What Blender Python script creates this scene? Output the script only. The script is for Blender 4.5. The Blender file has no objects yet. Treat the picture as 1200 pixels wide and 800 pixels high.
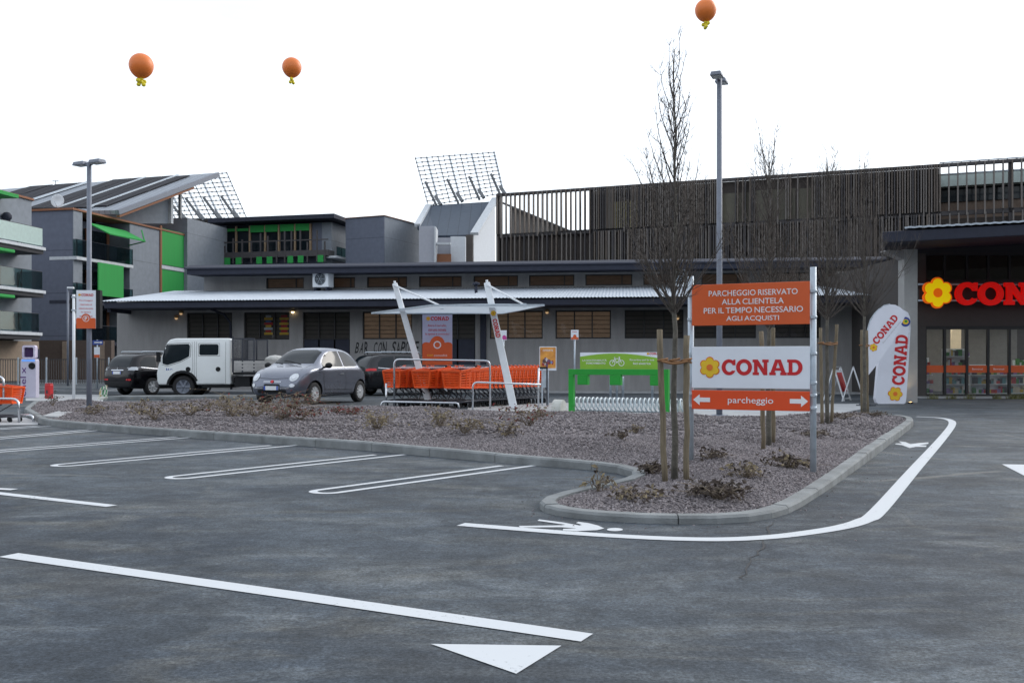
import bpy, bmesh, math, random
import numpy as np
from mathutils import Vector, Matrix, geometry
from mathutils.bvhtree import BVHTree
random.seed(7)
R = math.radians
scene = bpy.context.scene
COL = scene.collection

# ------------------------------------------------------------------ camera model
F, H, CX, CY = 1129.0, 1.12, 600.0, 424.0      # focal length in px of a 1200 px frame, eye height, horizon

def gp(px, py, z=0.0):
    d = (H - z) * F / (py - CY)
    return Vector(((px - CX) * d / F, d, z))

def at(px, py, d):
    return Vector(((px - CX) * d / F, d, H + (CY - py) * d / F))

class Fr:
    """a building's own frame: local x along its front, local y into its depth"""
    def __init__(s, px, d, a):
        s.x0 = (px - CX) * d / F; s.y0 = d; s.a = R(a); s.c = math.cos(s.a); s.s = math.sin(s.a)
    def t(s, px, n=0.0):
        k = (px - CX) / F
        return (k * (s.y0 + n * s.c) - s.x0 - n * s.s) / (s.c + k * s.s)
    def n(s, px, t=0.0):
        k = (px - CX) / F
        return (k * (s.y0 - t * s.s) - s.x0 - t * s.c) / (s.s - k * s.c)
    def d(s, t, n):
        return s.y0 - t * s.s + n * s.c
    def z(s, py, t, n):
        return H + (CY - py) * s.d(t, n) / F
    def loc(s):
        return (s.x0, s.y0, 0)

# ------------------------------------------------------------------ objects
def tag(o, label=None, cat=None, group=None, kind=None):
    if label: o['label'] = label
    if cat: o['category'] = cat
    if group: o['group'] = group
    if kind: o['kind'] = kind
    return o

def thing(name, label, cat, loc=(0, 0, 0), rz=0.0, group=None, scale=1.0):
    o = bpy.data.objects.new(name, None)
    COL.objects.link(o)
    o.empty_display_size = 0.2
    o.location = loc
    o.rotation_euler = (0, 0, rz)
    o.scale = (scale,) * 3
    return tag(o, label, cat, group)

def dup(root, loc, rz, label=None, scale=None):
    r = root.copy(); COL.objects.link(r)
    r.location = loc; r.rotation_euler = (0, 0, rz)
    if scale: r.scale = (scale,) * 3
    if label: r['label'] = label
    for ch in list(root.children):
        c = ch.copy(); COL.objects.link(c); c.parent = r
        for g in list(ch.children):
            e = g.copy(); COL.objects.link(e); e.parent = c
    return r

def frame_of(path, i):
    n = len(path)
    a = path[max(i - 1, 0)]; b = path[min(i + 1, n - 1)]
    t = (Vector(b) - Vector(a))
    return t.normalized() if t.length > 1e-9 else Vector((0, 0, 1))

class MB:
    def __init__(s):
        s.v = []; s.f = []; s.m = []; s.sm = []; s.M = None
    def add(s, vs, fs, m=0, smooth=False):
        o = len(s.v)
        if s.M is not None:
            vs = [s.M @ Vector(p) for p in vs]
        s.v.extend([tuple(p) for p in vs])
        for f in fs:
            s.f.append(tuple(i + o for i in f)); s.m.append(m); s.sm.append(smooth)
        return s
    def box(s, x0, x1, y0, y1, z0, z1, m=0):
        vs = [(x0, y0, z0), (x1, y0, z0), (x1, y1, z0), (x0, y1, z0), (x0, y0, z1), (x1, y0, z1), (x1, y1, z1), (x0, y1, z1)]
        fs = [(0, 3, 2, 1), (4, 5, 6, 7), (0, 1, 5, 4), (1, 2, 6, 5), (2, 3, 7, 6), (3, 0, 4, 7)]
        return s.add(vs, fs, m)
    def beam(s, a, b, w, h, m=0, up=(0, 0, 1)):
        a = Vector(a); b = Vector(b); t = (b - a).normalized(); u = Vector(up)
        if abs(t.dot(u)) > .98: u = Vector((0, 1, 0))
        sd = t.cross(u).normalized(); u = sd.cross(t).normalized()
        q = [(-w / 2, -h / 2), (w / 2, -h / 2), (w / 2, h / 2), (-w / 2, h / 2)]
        vs = [a + sd * x + u * y for x, y in q] + [b + sd * x + u * y for x, y in q]
        return s.add(vs, [(0, 1, 2, 3), (7, 6, 5, 4), (0, 4, 5, 1), (1, 5, 6, 2), (2, 6, 7, 3), (3, 7, 4, 0)], m)
    def hexa(s, b, t, m=0):
        """eight corners: bottom loop b, top loop t"""
        n = len(b)
        fs = [tuple(range(n - 1, -1, -1)), tuple(range(n, 2 * n))]
        fs += [(i, (i + 1) % n, n + (i + 1) % n, n + i) for i in range(n)]
        return s.add(list(b) + list(t), fs, m)
    def tube(s, path, r, n=8, m=0, caps=True, smooth=True):
        k = len(path)
        rs = r if isinstance(r, (list, tuple)) else [r] * k
        vs = []; fs = []
        ref = None
        for i in range(k):
            t = frame_of(path, i)
            if ref is None:
                ref = Vector((0, 0, 1)) if abs(t.z) < .9 else Vector((1, 0, 0))
            a = (ref - t * ref.dot(t))
            a = a.normalized() if a.length > 1e-6 else t.orthogonal().normalized()
            ref = a
            b = t.cross(a)
            p = Vector(path[i])
            for j in range(n):
                an = 2 * math.pi * j / n
                vs.append(p + (a * math.cos(an) + b * math.sin(an)) * rs[i])
        for i in range(k - 1):
            for j in range(n):
                fs.append((i * n + j, i * n + (j + 1) % n, (i + 1) * n + (j + 1) % n, (i + 1) * n + j))
        s.add(vs, fs, m, smooth)
        if caps:
            o = len(s.v) - len(vs)
            s.f.append(tuple(o + j for j in range(n - 1, -1, -1))); s.m.append(m); s.sm.append(False)
            s.f.append(tuple(o + (k - 1) * n + j for j in range(n))); s.m.append(m); s.sm.append(False)
        return s
    def cyl(s, a, b, r, n=16, m=0):
        return s.tube([a, b], r, n, m)
    def lathe(s, prof, n=24, axis='z', c=(0, 0, 0), m=0, smooth=True, caps=True):
        """prof: list of (radius, height)"""
        vs = []; fs = []
        c = Vector(c)
        for r, h in prof:
            for j in range(n):
                an = 2 * math.pi * j / n
                x, y = r * math.cos(an), r * math.sin(an)
                p = {'z': (x, y, h), 'y': (x, h, y), 'x': (h, x, y)}[axis]
                vs.append(c + Vector(p))
        for i in range(len(prof) - 1):
            for j in range(n):
                fs.append((i * n + j, i * n + (j + 1) % n, (i + 1) * n + (j + 1) % n, (i + 1) * n + j))
        if caps and prof[0][0] > 1e-5: fs.append(tuple(range(n - 1, -1, -1)))
        if caps and prof[-1][0] > 1e-5: fs.append(tuple((len(prof) - 1) * n + j for j in range(n)))
        return s.add(vs, fs, m, smooth)
    def ball(s, c, rx, ry=None, rz=None, n=16, m=0):
        ry = ry or rx; rz = rz or rx
        k = n // 2
        vs = []; fs = []
        for i in range(k + 1):
            ph = math.pi * i / k
            for j in range(n):
                an = 2 * math.pi * j / n
                vs.append((c[0] + rx * math.sin(ph) * math.cos(an), c[1] + ry * math.sin(ph) * math.sin(an), c[2] - rz * math.cos(ph)))
        for i in range(k):
            for j in range(n):
                fs.append((i * n + j, i * n + (j + 1) % n, (i + 1) * n + (j + 1) % n, (i + 1) * n + j))
        return s.add(vs, fs, m, True)
    def sheet(s, pts2, O, U, V, depth=0.0, holes=(), m=0):
        """a flat polygon in the plane O + u*U + v*V, optionally with thickness along the normal (backwards)"""
        O = Vector(O); U = Vector(U); V = Vector(V); N = U.cross(V).normalized()
        loops = [[Vector((p[0], p[1], 0)) for p in pts2]] + [[Vector((p[0], p[1], 0)) for p in h] for h in holes]
        flat = [p for l in loops for p in l]
        tris = geometry.tessellate_polygon(loops)
        fr = [O + U * p.x + V * p.y for p in flat]
        fs = []
        for t in tris:
            a, b, c = (flat[i] for i in t)
            ar = (b.x - a.x) * (c.y - a.y) - (b.y - a.y) * (c.x - a.x)
            if abs(ar) < 1e-12: continue
            fs.append(tuple(t) if ar > 0 else tuple(reversed(t)))
        if depth <= 0:
            return s.add(fr, fs, m)
        bk = [p - N * depth for p in fr]
        k = len(fr)
        allf = list(fs) + [tuple(i + k for i in reversed(f)) for f in fs]
        o = 0
        for l in loops:
            n = len(l)
            for i in range(n):
                a, b = o + i, o + (i + 1) % n
                allf.append((a, a + k, b + k, b))
            o += n
        return s.add(fr + bk, allf, m)
    def build(s, name, mats, parent=None, bevel=0.0, seg=2, kind=None, autosmooth=False, loc=None):
        me = bpy.data.meshes.new(name)
        me.from_pydata(s.v, [], s.f)
        if not isinstance(mats, (list, tuple)): mats = [mats]
        for m in mats: me.materials.append(m)
        me.polygons.foreach_set('material_index', s.m)
        me.polygons.foreach_set('use_smooth', s.sm)
        me.update()
        o = bpy.data.objects.new(name, me)
        COL.objects.link(o)
        if parent: o.parent = parent
        if loc: o.location = loc
        if bevel:
            b = o.modifiers.new('bevel', 'BEVEL'); b.width = bevel; b.segments = seg
            b.limit_method = 'ANGLE'; b.angle_limit = R(40)
        if kind: o['kind'] = kind
        return o

# ------------------------------------------------------------------ materials
def lin(c):
    return tuple(((v / 255) / 12.92 if v / 255 <= .04045 else ((v / 255 + .055) / 1.055) ** 2.4) for v in c)

def nodes(name):
    m = bpy.data.materials.new(name); m.use_nodes = True
    nt = m.node_tree
    return m, nt, nt.nodes['Principled BSDF'], nt.nodes.new, nt.links.new

def mat(name, col, rough=.6, metal=0., var=.12, scale=5., bump=0., bscale=60., coat=0., spec=.5, emit=0., stretch=None, tint=None):
    """col is a linear base colour; a noise breaks it up in object space"""
    m, nt, b, N, L = nodes(name)
    tc = N('ShaderNodeTexCoord')
    src = tc.outputs['Object']
    if stretch:
        mp = N('ShaderNodeMapping'); mp.inputs['Scale'].default_value = stretch
        L(src, mp.inputs['Vector']); src = mp.outputs['Vector']
    n1 = N('ShaderNodeTexNoise'); n1.inputs['Scale'].default_value = scale; n1.inputs['Detail'].default_value = 6; n1.inputs['Roughness'].default_value = .65
    L(src, n1.inputs['Vector'])
    mx = N('ShaderNodeMix'); mx.data_type = 'RGBA'
    lo = tuple(max(0, c * (1 - var)) for c in col[:3]); hi = tuple(min(1, c * (1 + var)) for c in (tint or col)[:3])
    mx.inputs['A'].default_value = lo + (1,); mx.inputs['B'].default_value = hi + (1,)
    rp = N('ShaderNodeValToRGB'); rp.color_ramp.elements[0].position = .3; rp.color_ramp.elements[1].position = .7
    L(n1.outputs['Fac'], rp.inputs['Fac']); L(rp.outputs['Color'], mx.inputs['Factor'])
    L(mx.outputs['Result'], b.inputs['Base Color'])
    b.inputs['Roughness'].default_value = rough
    rr = N('ShaderNodeMapRange'); rr.inputs['To Min'].default_value = max(0, rough - .08); rr.inputs['To Max'].default_value = min(1, rough + .1)
    L(n1.outputs['Fac'], rr.inputs['Value']); L(rr.outputs['Result'], b.inputs['Roughness'])
    b.inputs['Metallic'].default_value = metal
    b.inputs['Specular IOR Level'].default_value = spec
    if coat:
        b.inputs['Coat Weight'].default_value = coat; b.inputs['Coat Roughness'].default_value = .06
    if bump:
        n2 = N('ShaderNodeTexNoise'); n2.inputs['Scale'].default_value = bscale; n2.inputs['Detail'].default_value = 4
        L(src, n2.inputs['Vector'])
        bp = N('ShaderNodeBump'); bp.inputs['Strength'].default_value = bump; bp.inputs['Distance'].default_value = .02
        L(n2.outputs['Fac'], bp.inputs['Height']); L(bp.outputs['Normal'], b.inputs['Normal'])
    if emit:
        b.inputs['Emission Color'].default_value = tuple(col[:3]) + (1,); b.inputs['Emission Strength'].default_value = emit
    return m

def glass_mat(name, tint, refl=.35, rough=.03, flat=None, gcol=.9):
    """clear pane: part mirror, part see-through"""
    m, nt, b, N, L = nodes(name)
    out = nt.nodes['Material Output']
    nt.nodes.remove(b)
    tr = N('ShaderNodeBsdfTransparent'); tr.inputs['Color'].default_value = tint + (1,)
    gl = N('ShaderNodeBsdfGlossy'); gl.inputs['Color'].default_value = (gcol, gcol, gcol, 1); gl.inputs['Roughness'].default_value = rough
    fr = N('ShaderNodeFresnel'); fr.inputs['IOR'].default_value = 1.5
    tc = N('ShaderNodeTexCoord'); nz = N('ShaderNodeTexNoise'); nz.inputs['Scale'].default_value = 1.3
    bp = N('ShaderNodeBump'); bp.inputs['Strength'].default_value = .04; bp.inputs['Distance'].default_value = .05
    L(tc.outputs['Object'], nz.inputs['Vector']); L(nz.outputs['Fac'], bp.inputs['Height']); L(bp.outputs['Normal'], gl.inputs['Normal'])
    ad = N('ShaderNodeMath'); ad.operation = 'ADD'; ad.inputs[1].default_value = refl; ad.use_clamp = True
    L(fr.outputs['Fac'], ad.inputs[0])
    mx = N('ShaderNodeMixShader')
    if flat is None: L(ad.outputs[0], mx.inputs['Fac'])
    else: mx.inputs['Fac'].default_value = flat
    L(tr.outputs[0], mx.inputs[1]); L(gl.outputs[0], mx.inputs[2])
    L(mx.outputs[0], out.inputs['Surface'])
    return m

def stripe_mat(name, c1, c2, axis, freq, duty=.5, rough=.5, metal=0., bump=.5):
    """panel joints or tiles: repeating bands in object space"""
    m, nt, b, N, L = nodes(name)
    tc = N('ShaderNodeTexCoord'); sx = N('ShaderNodeSeparateXYZ'); L(tc.outputs['Object'], sx.inputs[0])
    mu = N('ShaderNodeMath'); mu.operation = 'MULTIPLY'; mu.inputs[1].default_value = freq; L(sx.outputs[axis], mu.inputs[0])
    fr = N('ShaderNodeMath'); fr.operation = 'FRACT'; L(mu.outputs[0], fr.inputs[0])
    gt = N('ShaderNodeMath'); gt.operation = 'GREATER_THAN'; gt.inputs[1].default_value = duty; L(fr.outputs[0], gt.inputs[0])
    nz = N('ShaderNodeTexNoise'); nz.inputs['Scale'].default_value = 3.; nz.inputs['Detail'].default_value = 5; L(tc.outputs['Object'], nz.inputs['Vector'])
    mx = N('ShaderNodeMix'); mx.data_type = 'RGBA'; mx.inputs['A'].default_value = c1 + (1,); mx.inputs['B'].default_value = c2 + (1,)
    L(gt.outputs[0], mx.inputs['Factor'])
    hs = N('ShaderNodeHueSaturation'); vr = N('ShaderNodeMapRange'); vr.inputs['To Min'].default_value = .8; vr.inputs['To Max'].default_value = 1.2
    L(nz.outputs['Fac'], vr.inputs['Value']); L(vr.outputs['Result'], hs.inputs['Value']); L(mx.outputs['Result'], hs.inputs['Color'])
    L(hs.outputs['Color'], b.inputs['Base Color'])
    b.inputs['Roughness'].default_value = rough; b.inputs['Metallic'].default_value = metal
    if bump:
        bp = N('ShaderNodeBump'); bp.inputs['Strength'].default_value = bump; bp.inputs['Distance'].default_value = .02
        L(gt.outputs[0], bp.inputs['Height']); bp.invert = True; L(bp.outputs['Normal'], b.inputs['Normal'])
    return m

MT = {}
MT['kerb'] = mat('kerb_concrete', (.205, .218, .222), .85, var=.32, scale=3, bump=.35, bscale=90)
MT['paint'] = mat('road_paint', (.72, .74, .76), .7, var=.14, scale=9, bump=.2, bscale=150)
MT['concrete'] = mat('pale_concrete', (.36, .37, .38), .85, var=.2, scale=2, bump=.2)
MT['white'] = mat('white_enamel', (.76, .79, .82), .45, var=.05)
MT['whitesign'] = mat('white_sign_sheet', (.76, .80, .87), .4, var=.05, scale=2)
MT['orange'] = mat('orange_sign_sheet', (.66, .105, .02), .45, var=.08, scale=2)
MT['orangebright'] = mat('orange_red_sheet', (.74, .075, .012), .42, var=.06, scale=2)
MT['red'] = mat('logo_red', (.56, .012, .018), .45, var=.05)
MT['redlit'] = mat('lit_logo_red', (.72, .006, .004), .5, var=.03, emit=.30, spec=.2)
MT['yellow'] = mat('logo_yellow', (.80, .52, .02), .45, var=.05)
MT['yellowlit'] = mat('lit_logo_yellow', (.90, .62, .002), .5, var=.03, emit=.38, spec=.2)
MT['orangelit'] = mat('lit_logo_orange', (.85, .14, .004), .5, var=.03, emit=.35, spec=.2)
MT['logoorange'] = mat('logo_orange', (.74, .17, .02), .45, var=.05)
MT['grey_txt'] = mat('grey_print', (.45, .45, .47), .6)
MT['lightprint'] = mat('pale_print', (.8, .8, .82), .5, var=.04)
MT['blackprint'] = mat('black_print', (.02, .02, .022), .7)
MT['galv'] = mat('galvanised_steel', (.46, .52, .58), .45, metal=.35, var=.15, scale=12)
MT['lampgrey'] = mat('grey_lamp_post_paint', (.17, .19, .235), .5, var=.12, scale=8)
MT['chrome'] = mat('tube_chrome', (.62, .64, .68), .22, metal=.9, var=.06)
MT['black'] = mat('black_plastic', (.010, .011, .013), .6, var=.2, spec=.3)
MT['rubber'] = mat('tyre_rubber', (.018, .018, .02), .85, var=.25, bump=.2)
MT['rim'] = mat('alloy_rim', (.46, .48, .50), .35, metal=.2, var=.08)
MT['darkmetal'] = mat('dark_cart_metal', (.06, .065, .08), .5, metal=.4, var=.15)
MT['cartorange'] = mat('cart_orange_plastic', (.80, .095, .012), .42, var=.1, scale=4)
MT['cartflap'] = mat('cart_seat_navy', (.05, .06, .10), .5)
MT['green'] = mat('green_enamel', (.012, .30, .03), .42, var=.06)
MT['lime'] = mat('lime_print', (.24, .47, .035), .45, var=.1, scale=1.5)
MT['blind'] = mat('green_blind_fabric', (.022, .30, .06), .75, var=.08, scale=1.5, stretch=(6, 6, .2))
MT['wallgrey'] = mat('shop_grey_render', (.285, .28, .28), .9, var=.15, scale=2.2, bump=.12, stretch=(1.4, 1.4, .25))
MT['facia'] = mat('dark_blue_fascia', (.032, .036, .054), .7, var=.15, spec=.25)
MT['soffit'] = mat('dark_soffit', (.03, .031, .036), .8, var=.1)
MT['rooftin'] = mat('white_roof_metal', (.44, .49, .55), .45, metal=.15, var=.08, scale=2)
MT['winframe'] = mat('black_window_frame', (.014, .014, .016), .5)
MT['interior'] = mat('dark_interior', (.02, .019, .018), .9)
MT['woodslat'] = mat('brown_wood_slat', (.085, .075, .068), .6, var=.25, stretch=(1, 8, 8))
MT['woodglow'] = mat('wood_board_room_glow', (.165, .112, .074), .6, var=.55, scale=2.5, stretch=(1, 6, 5), emit=.27)  # emission stands in for room light falling on the boards
MT['upperglow'] = mat('upper_board_room_glow', (.10, .060, .038), .6, var=.6, scale=2, stretch=(1, 6, 10), emit=.12)  # room light behind the upper panes painted in as emission
MT['pane'] = glass_mat('window_pane', (.80, .80, .80), 0, gcol=.55)
MT['paneclear'] = glass_mat('shop_front_pane', (.84, .87, .89), .10, .01, gcol=.9)
MT['railglass'] = glass_mat('green_tinted_rail_glass', (.40, .55, .56), 0, flat=.07)
MT['railfrost'] = mat('frosted_rail_glass', (.38, .50, .47), .3, var=.08)
MT['carglass'] = mat('tinted_car_glass', (.010, .016, .021), .04, var=.1, spec=.28)
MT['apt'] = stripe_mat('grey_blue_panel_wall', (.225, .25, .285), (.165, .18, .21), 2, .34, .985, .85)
MT['aptshade'] = stripe_mat('shaded_panel_wall', (.122, .138, .185), (.085, .095, .13), 2, .34, .975, .85)  # shade of camera-facing and recessed walls painted into a darker copy
MT['aptpale'] = mat('pale_lilac_wall', (.40, .41, .46), .85, var=.06)
MT['whitewall'] = mat('white_tower_wall', (.60, .63, .67), .8, var=.06)
MT['beige'] = mat('beige_plaster', (.27, .21, .16), .9, var=.12)
MT['brownwall'] = mat('brown_ground_floor_wall', (.10, .075, .062), .9, var=.15)
MT['slab'] = mat('balcony_slab_edge', (.52, .55, .58), .7)
MT['tin'] = stripe_mat('standing_seam_roof', (.27, .30, .34), (.17, .19, .22), 0, 2.4, .85, .6)
MT['bluetin'] = stripe_mat('blue_sheet_roof', (.055, .075, .105), (.035, .048, .068), 0, 1.1, .93, .6)
MT['pv'] = stripe_mat('solar_panel_glass', (.014, .015, .022), (.045, .05, .06), 0, 1.3, .90, .85)
MT['verge'] = mat('rust_brown_verge', (.24, .10, .05), .7)
MT['slatbrown'] = mat('brown_facade_fin', (.128, .104, .088), .65, var=.2, stretch=(3, 3, .3))
MT['slatgrey'] = mat('grey_facade_fin', (.155, .138, .128), .6, var=.15, stretch=(3, 3, .3))
MT['slatdark'] = mat('dark_facade_fin', (.06, .055, .058), .65, var=.2)
MT['backdark'] = mat('dark_cladding', (.078, .066, .060), .8, var=.15)
MT['olive'] = mat('olive_window_glass', (.11, .10, .068), .4, var=.25, scale=1.2)
MT['steel'] = mat('lattice_steel', (.17, .18, .19), .5, metal=.4, var=.15)
MT['bark'] = mat('grey_green_bark', (.11, .102, .085), .9, var=.4, scale=14, bump=.6, bscale=50)
MT['twig'] = mat('dark_twig_bark', (.078, .066, .058), .9, var=.35, scale=9)
MT['stake'] = mat('weathered_stake_wood', (.185, .150, .100), .85, var=.35, scale=7, stretch=(9, 9, 1), bump=.4)
MT['tie'] = mat('brown_rope_tie', (.25, .13, .06), .85, var=.2)
MT['stone'] = None
MT['drytwig'] = mat('dry_shrub_stem', (.17, .135, .10), .9, var=.35, scale=6)
MT['leafbrown'] = mat('dead_brown_leaf', (.055, .040, .032), .85, var=.5, scale=9)
MT['leafred'] = mat('dead_red_leaf', (.16, .022, .02), .8, var=.5, scale=9)
MT['leafstraw'] = mat('straw_leaf', (.23, .185, .11), .85, var=.4, scale=9)
MT['lit'] = mat('warm_wall_light', (1.0, .72, .36), .5, emit=4.)
MT['litsoft'] = mat('warm_brass_light', (.75, .48, .24), .5, emit=.5)
MT['brass'] = mat('brass_lamp_shell', (.42, .27, .14), .4, metal=.5)
MT['litwhite'] = mat('shop_ceiling_light', (1, .93, .82), .5, emit=5.)
MT['balloon'] = mat('orange_balloon_rubber', (.80, .20, .035), .42, var=.05, scale=1)
MT['balloonyellow'] = mat('yellow_balloon_knot', (.78, .66, .03), .45, var=.06)

def asphalt():
    m, nt, b, N, L = nodes('worn_asphalt')
    g = N('ShaderNodeNewGeometry'); pos = g.outputs['Position']
    def noise(sc, det=5, rough=.6, dist=0., vec=None):
        n = N('ShaderNodeTexNoise'); n.inputs['Scale'].default_value = sc; n.inputs['Detail'].default_value = det
        n.inputs['Roughness'].default_value = rough; n.inputs['Distortion'].default_value = dist
        L(vec or pos, n.inputs['Vector']); return n.outputs['Fac']
    def ramp(src, a, bb):
        r = N('ShaderNodeMapRange'); r.interpolation_type = 'SMOOTHSTEP'; r.inputs['From Min'].default_value = a; r.inputs['From Max'].default_value = bb
        L(src, r.inputs['Value']); return r.outputs['Result']
    def mixc(fac, A, B):
        x = N('ShaderNodeMix'); x.data_type = 'RGBA'
        L(fac, x.inputs['Factor'])
        for k, c in (('A', A), ('B', B)):
            if isinstance(c, tuple): x.inputs[k].default_value = c + (1,)
            else: L(c, x.inputs[k])
        return x.outputs['Result']
    def mul(a, k):
        x = N('ShaderNodeMath'); x.operation = 'MULTIPLY'; L(a, x.inputs[0])
        if isinstance(k, float): x.inputs[1].default_value = k
        else: L(k, x.inputs[1])
        return x.outputs[0]
    c = mixc(ramp(noise(.28, 4, .6, .6), .36, .66), (.034, .043, .055), (.066, .080, .095))
    mp = N('ShaderNodeMapping'); mp.inputs['Rotation'].default_value = (0, 0, R(-24)); mp.inputs['Scale'].default_value = (.75, 1.7, 1); L(pos, mp.inputs['Vector'])
    c = mixc(mul(ramp(noise(1., 6, .7, .8, mp.outputs[0]), .44, .70), .85), c, (.108, .120, .128))
    mp2 = N('ShaderNodeMapping'); mp2.inputs['Rotation'].default_value = (0, 0, R(52)); mp2.inputs['Scale'].default_value = (.55, 1.3, 1); L(pos, mp2.inputs['Vector'])
    c = mixc(mul(ramp(noise(1.1, 6, .7, 1.2, mp2.outputs[0]), .48, .74), .75), c, (.115, .117, .110))
    c = mixc(mul(ramp(noise(1.7, 6, .75, .4), .60, .74), .45), c, (.028, .031, .036))
    for sc_, lo2, hi2, dst in ((.9, .72, 1.26, 1.2), (3.2, .72, 1.26, .8), (10., .74, 1.26, .5), (34., .66, 1.38, 0.)):
        hv2 = N('ShaderNodeHueSaturation'); vr2 = N('ShaderNodeMapRange'); vr2.inputs['From Min'].default_value = .3; vr2.inputs['From Max'].default_value = .7; vr2.inputs['To Min'].default_value = lo2; vr2.inputs['To Max'].default_value = hi2
        L(noise(sc_, 5, .7, dst), vr2.inputs['Value']); L(vr2.outputs['Result'], hv2.inputs['Value']); L(c, hv2.inputs['Color']); c = hv2.outputs['Color']
    # dark sweeping tyre marks
    wv = N('ShaderNodeTexWave'); wv.wave_type = 'RINGS'; wv.rings_direction = 'Z'; wv.inputs['Scale'].default_value = .22; wv.inputs['Distortion'].default_value = 2.5; wv.inputs['Detail'].default_value = 3
    mp3 = N('ShaderNodeMapping'); mp3.inputs['Location'].default_value = (-6, -14, 0); L(pos, mp3.inputs['Vector']); L(mp3.outputs[0], wv.inputs['Vector'])
    c = mixc(mul(mul(ramp(wv.outputs['Fac'], .72, .98), ramp(noise(.5), .42, .62)), .4), c, (.030, .033, .038))
    # pale scratched lines and hairline cracks
    vo = N('ShaderNodeTexVoronoi'); vo.feature = 'DISTANCE_TO_EDGE'; vo.inputs['Scale'].default_value = .30
    wp = N('ShaderNodeMix'); wp.data_type = 'VECTOR'; wp.inputs['Factor'].default_value = .12
    nn = N('ShaderNodeTexNoise'); nn.inputs['Scale'].default_value = 2.2; nn.inputs['Detail'].default_value = 5; L(pos, nn.inputs['Vector'])
    L(pos, wp.inputs['A']); L(nn.outputs['Color'], wp.inputs['B']); L(wp.outputs['Result'], vo.inputs['Vector'])
    inv = ramp(vo.outputs['Distance'], .010, .002)
    c = mixc(mul(mul(inv, ramp(noise(.33), .5, .6)), .6), c, (.17, .17, .155))
    # aggregate grain and scattered pale grit
    gr = noise(62., 4, .85)
    hv = N('ShaderNodeHueSaturation'); vr = N('ShaderNodeMapRange'); vr.inputs['From Min'].default_value = .33; vr.inputs['From Max'].default_value = .67; vr.inputs['To Min'].default_value = .42; vr.inputs['To Max'].default_value = 1.62
    L(gr, vr.inputs['Value']); L(vr.outputs['Result'], hv.inputs['Value']); L(c, hv.inputs['Color']); c = hv.outputs['Color']
    v2 = N('ShaderNodeTexVoronoi'); v2.inputs['Scale'].default_value = 11.; L(pos, v2.inputs['Vector'])
    c = mixc(mul(ramp(v2.outputs['Distance'], .11, .05), ramp(noise(1.3), .56, .64)), c, (.20, .20, .195))
    L(c, b.inputs['Base Color'])
    b.inputs['Roughness'].default_value = .82; b.inputs['Specular IOR Level'].default_value = .3
    bp = N('ShaderNodeBump'); bp.inputs['Strength'].default_value = .55; bp.inputs['Distance'].default_value = .006; L(gr, bp.inputs['Height'])
    L(bp.outputs['Normal'], b.inputs['Normal'])
    return m

def gravel_mat(name, per_island):
    m, nt, b, N, L = nodes(name)
    g = N('ShaderNodeNewGeometry')
    if per_island:
        src = g.outputs['Random Per Island']
    else:
        v = N('ShaderNodeTexVoronoi'); v.inputs['Scale'].default_value = 26.; L(g.outputs['Position'], v.inputs['Vector'])
        sp = N('ShaderNodeSeparateColor'); L(v.outputs['Color'], sp.inputs[0]); src = sp.outputs[0]
        bp = N('ShaderNodeBump'); bp.inputs['Strength'].default_value = .9; bp.inputs['Distance'].default_value = .03; bp.invert = True
        L(v.outputs['Distance'], bp.inputs['Height']); L(bp.outputs['Normal'], b.inputs['Normal'])
    r = N('ShaderNodeValToRGB'); L(src, r.inputs['Fac'])
    e = r.color_ramp.elements
    e[0].color = (.086, .076, .081, 1); e[1].color = (.29, .265, .278, 1)
    for p, c in ((.3, (.140, .123, .130)), (.6, (.184, .166, .174)), (.85, (.225, .20, .204))):
        x = e.new(p); x.color = c + (1,)
    n = N('ShaderNodeTexNoise'); n.inputs['Scale'].default_value = .9; n.inputs['Detail'].default_value = 4; L(g.outputs['Position'], n.inputs['Vector'])
    hv = N('ShaderNodeHueSaturation'); vr = N('ShaderNodeMapRange'); vr.inputs['To Min'].default_value = .7; vr.inputs['To Max'].default_value = 1.35
    L(n.outputs['Fac'], vr.inputs['Value']); L(vr.outputs['Result'], hv.inputs['Value']); L(r.outputs['Color'], hv.inputs['Color'])
    L(hv.outputs['Color'], b.inputs['Base Color']); b.inputs['Roughness'].default_value = .92
    return m
MT['asphalt'] = asphalt()
MT['gravel'] = gravel_mat('lava_gravel_bed', False)
MT['stone'] = gravel_mat('lava_gravel_stone', True)

# ------------------------------------------------------------------ lettering
def text_mb(txt, size_w=None, size_h=None, bold=0.0, align='CENTER', spacing=1.0, line=1.0):
    cu = bpy.data.curves.new('lettering', 'FONT'); cu.body = txt; cu.align_x = align; cu.align_y = 'CENTER'
    cu.size = 1; cu.offset = bold; cu.resolution_u = 4; cu.space_character = spacing; cu.space_line = line; cu.space_word = .72
    ob = bpy.data.objects.new('lettering', cu); COL.objects.link(ob)
    dg = bpy.context.evaluated_depsgraph_get()
    me = ob.evaluated_get(dg).to_mesh()
    vs = [v.co.copy() for v in me.vertices]; fs = [tuple(p.vertices) for p in me.polygons]
    ob.evaluated_get(dg).to_mesh_clear()
    bpy.data.objects.remove(ob); bpy.data.curves.remove(cu)
    x0 = min(v.x for v in vs); x1 = max(v.x for v in vs); y0 = min(v.y for v in vs); y1 = max(v.y for v in vs)
    sx = size_w / (x1 - x0) if size_w else None
    sy = size_h / (y1 - y0) if size_h else None
    sx = sx or sy or 1; sy = sy or sx
    return [((v.x - (x0 + x1) / 2) * sx, (v.y - (y0 + y1) / 2) * sy) for v in vs], fs

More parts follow.
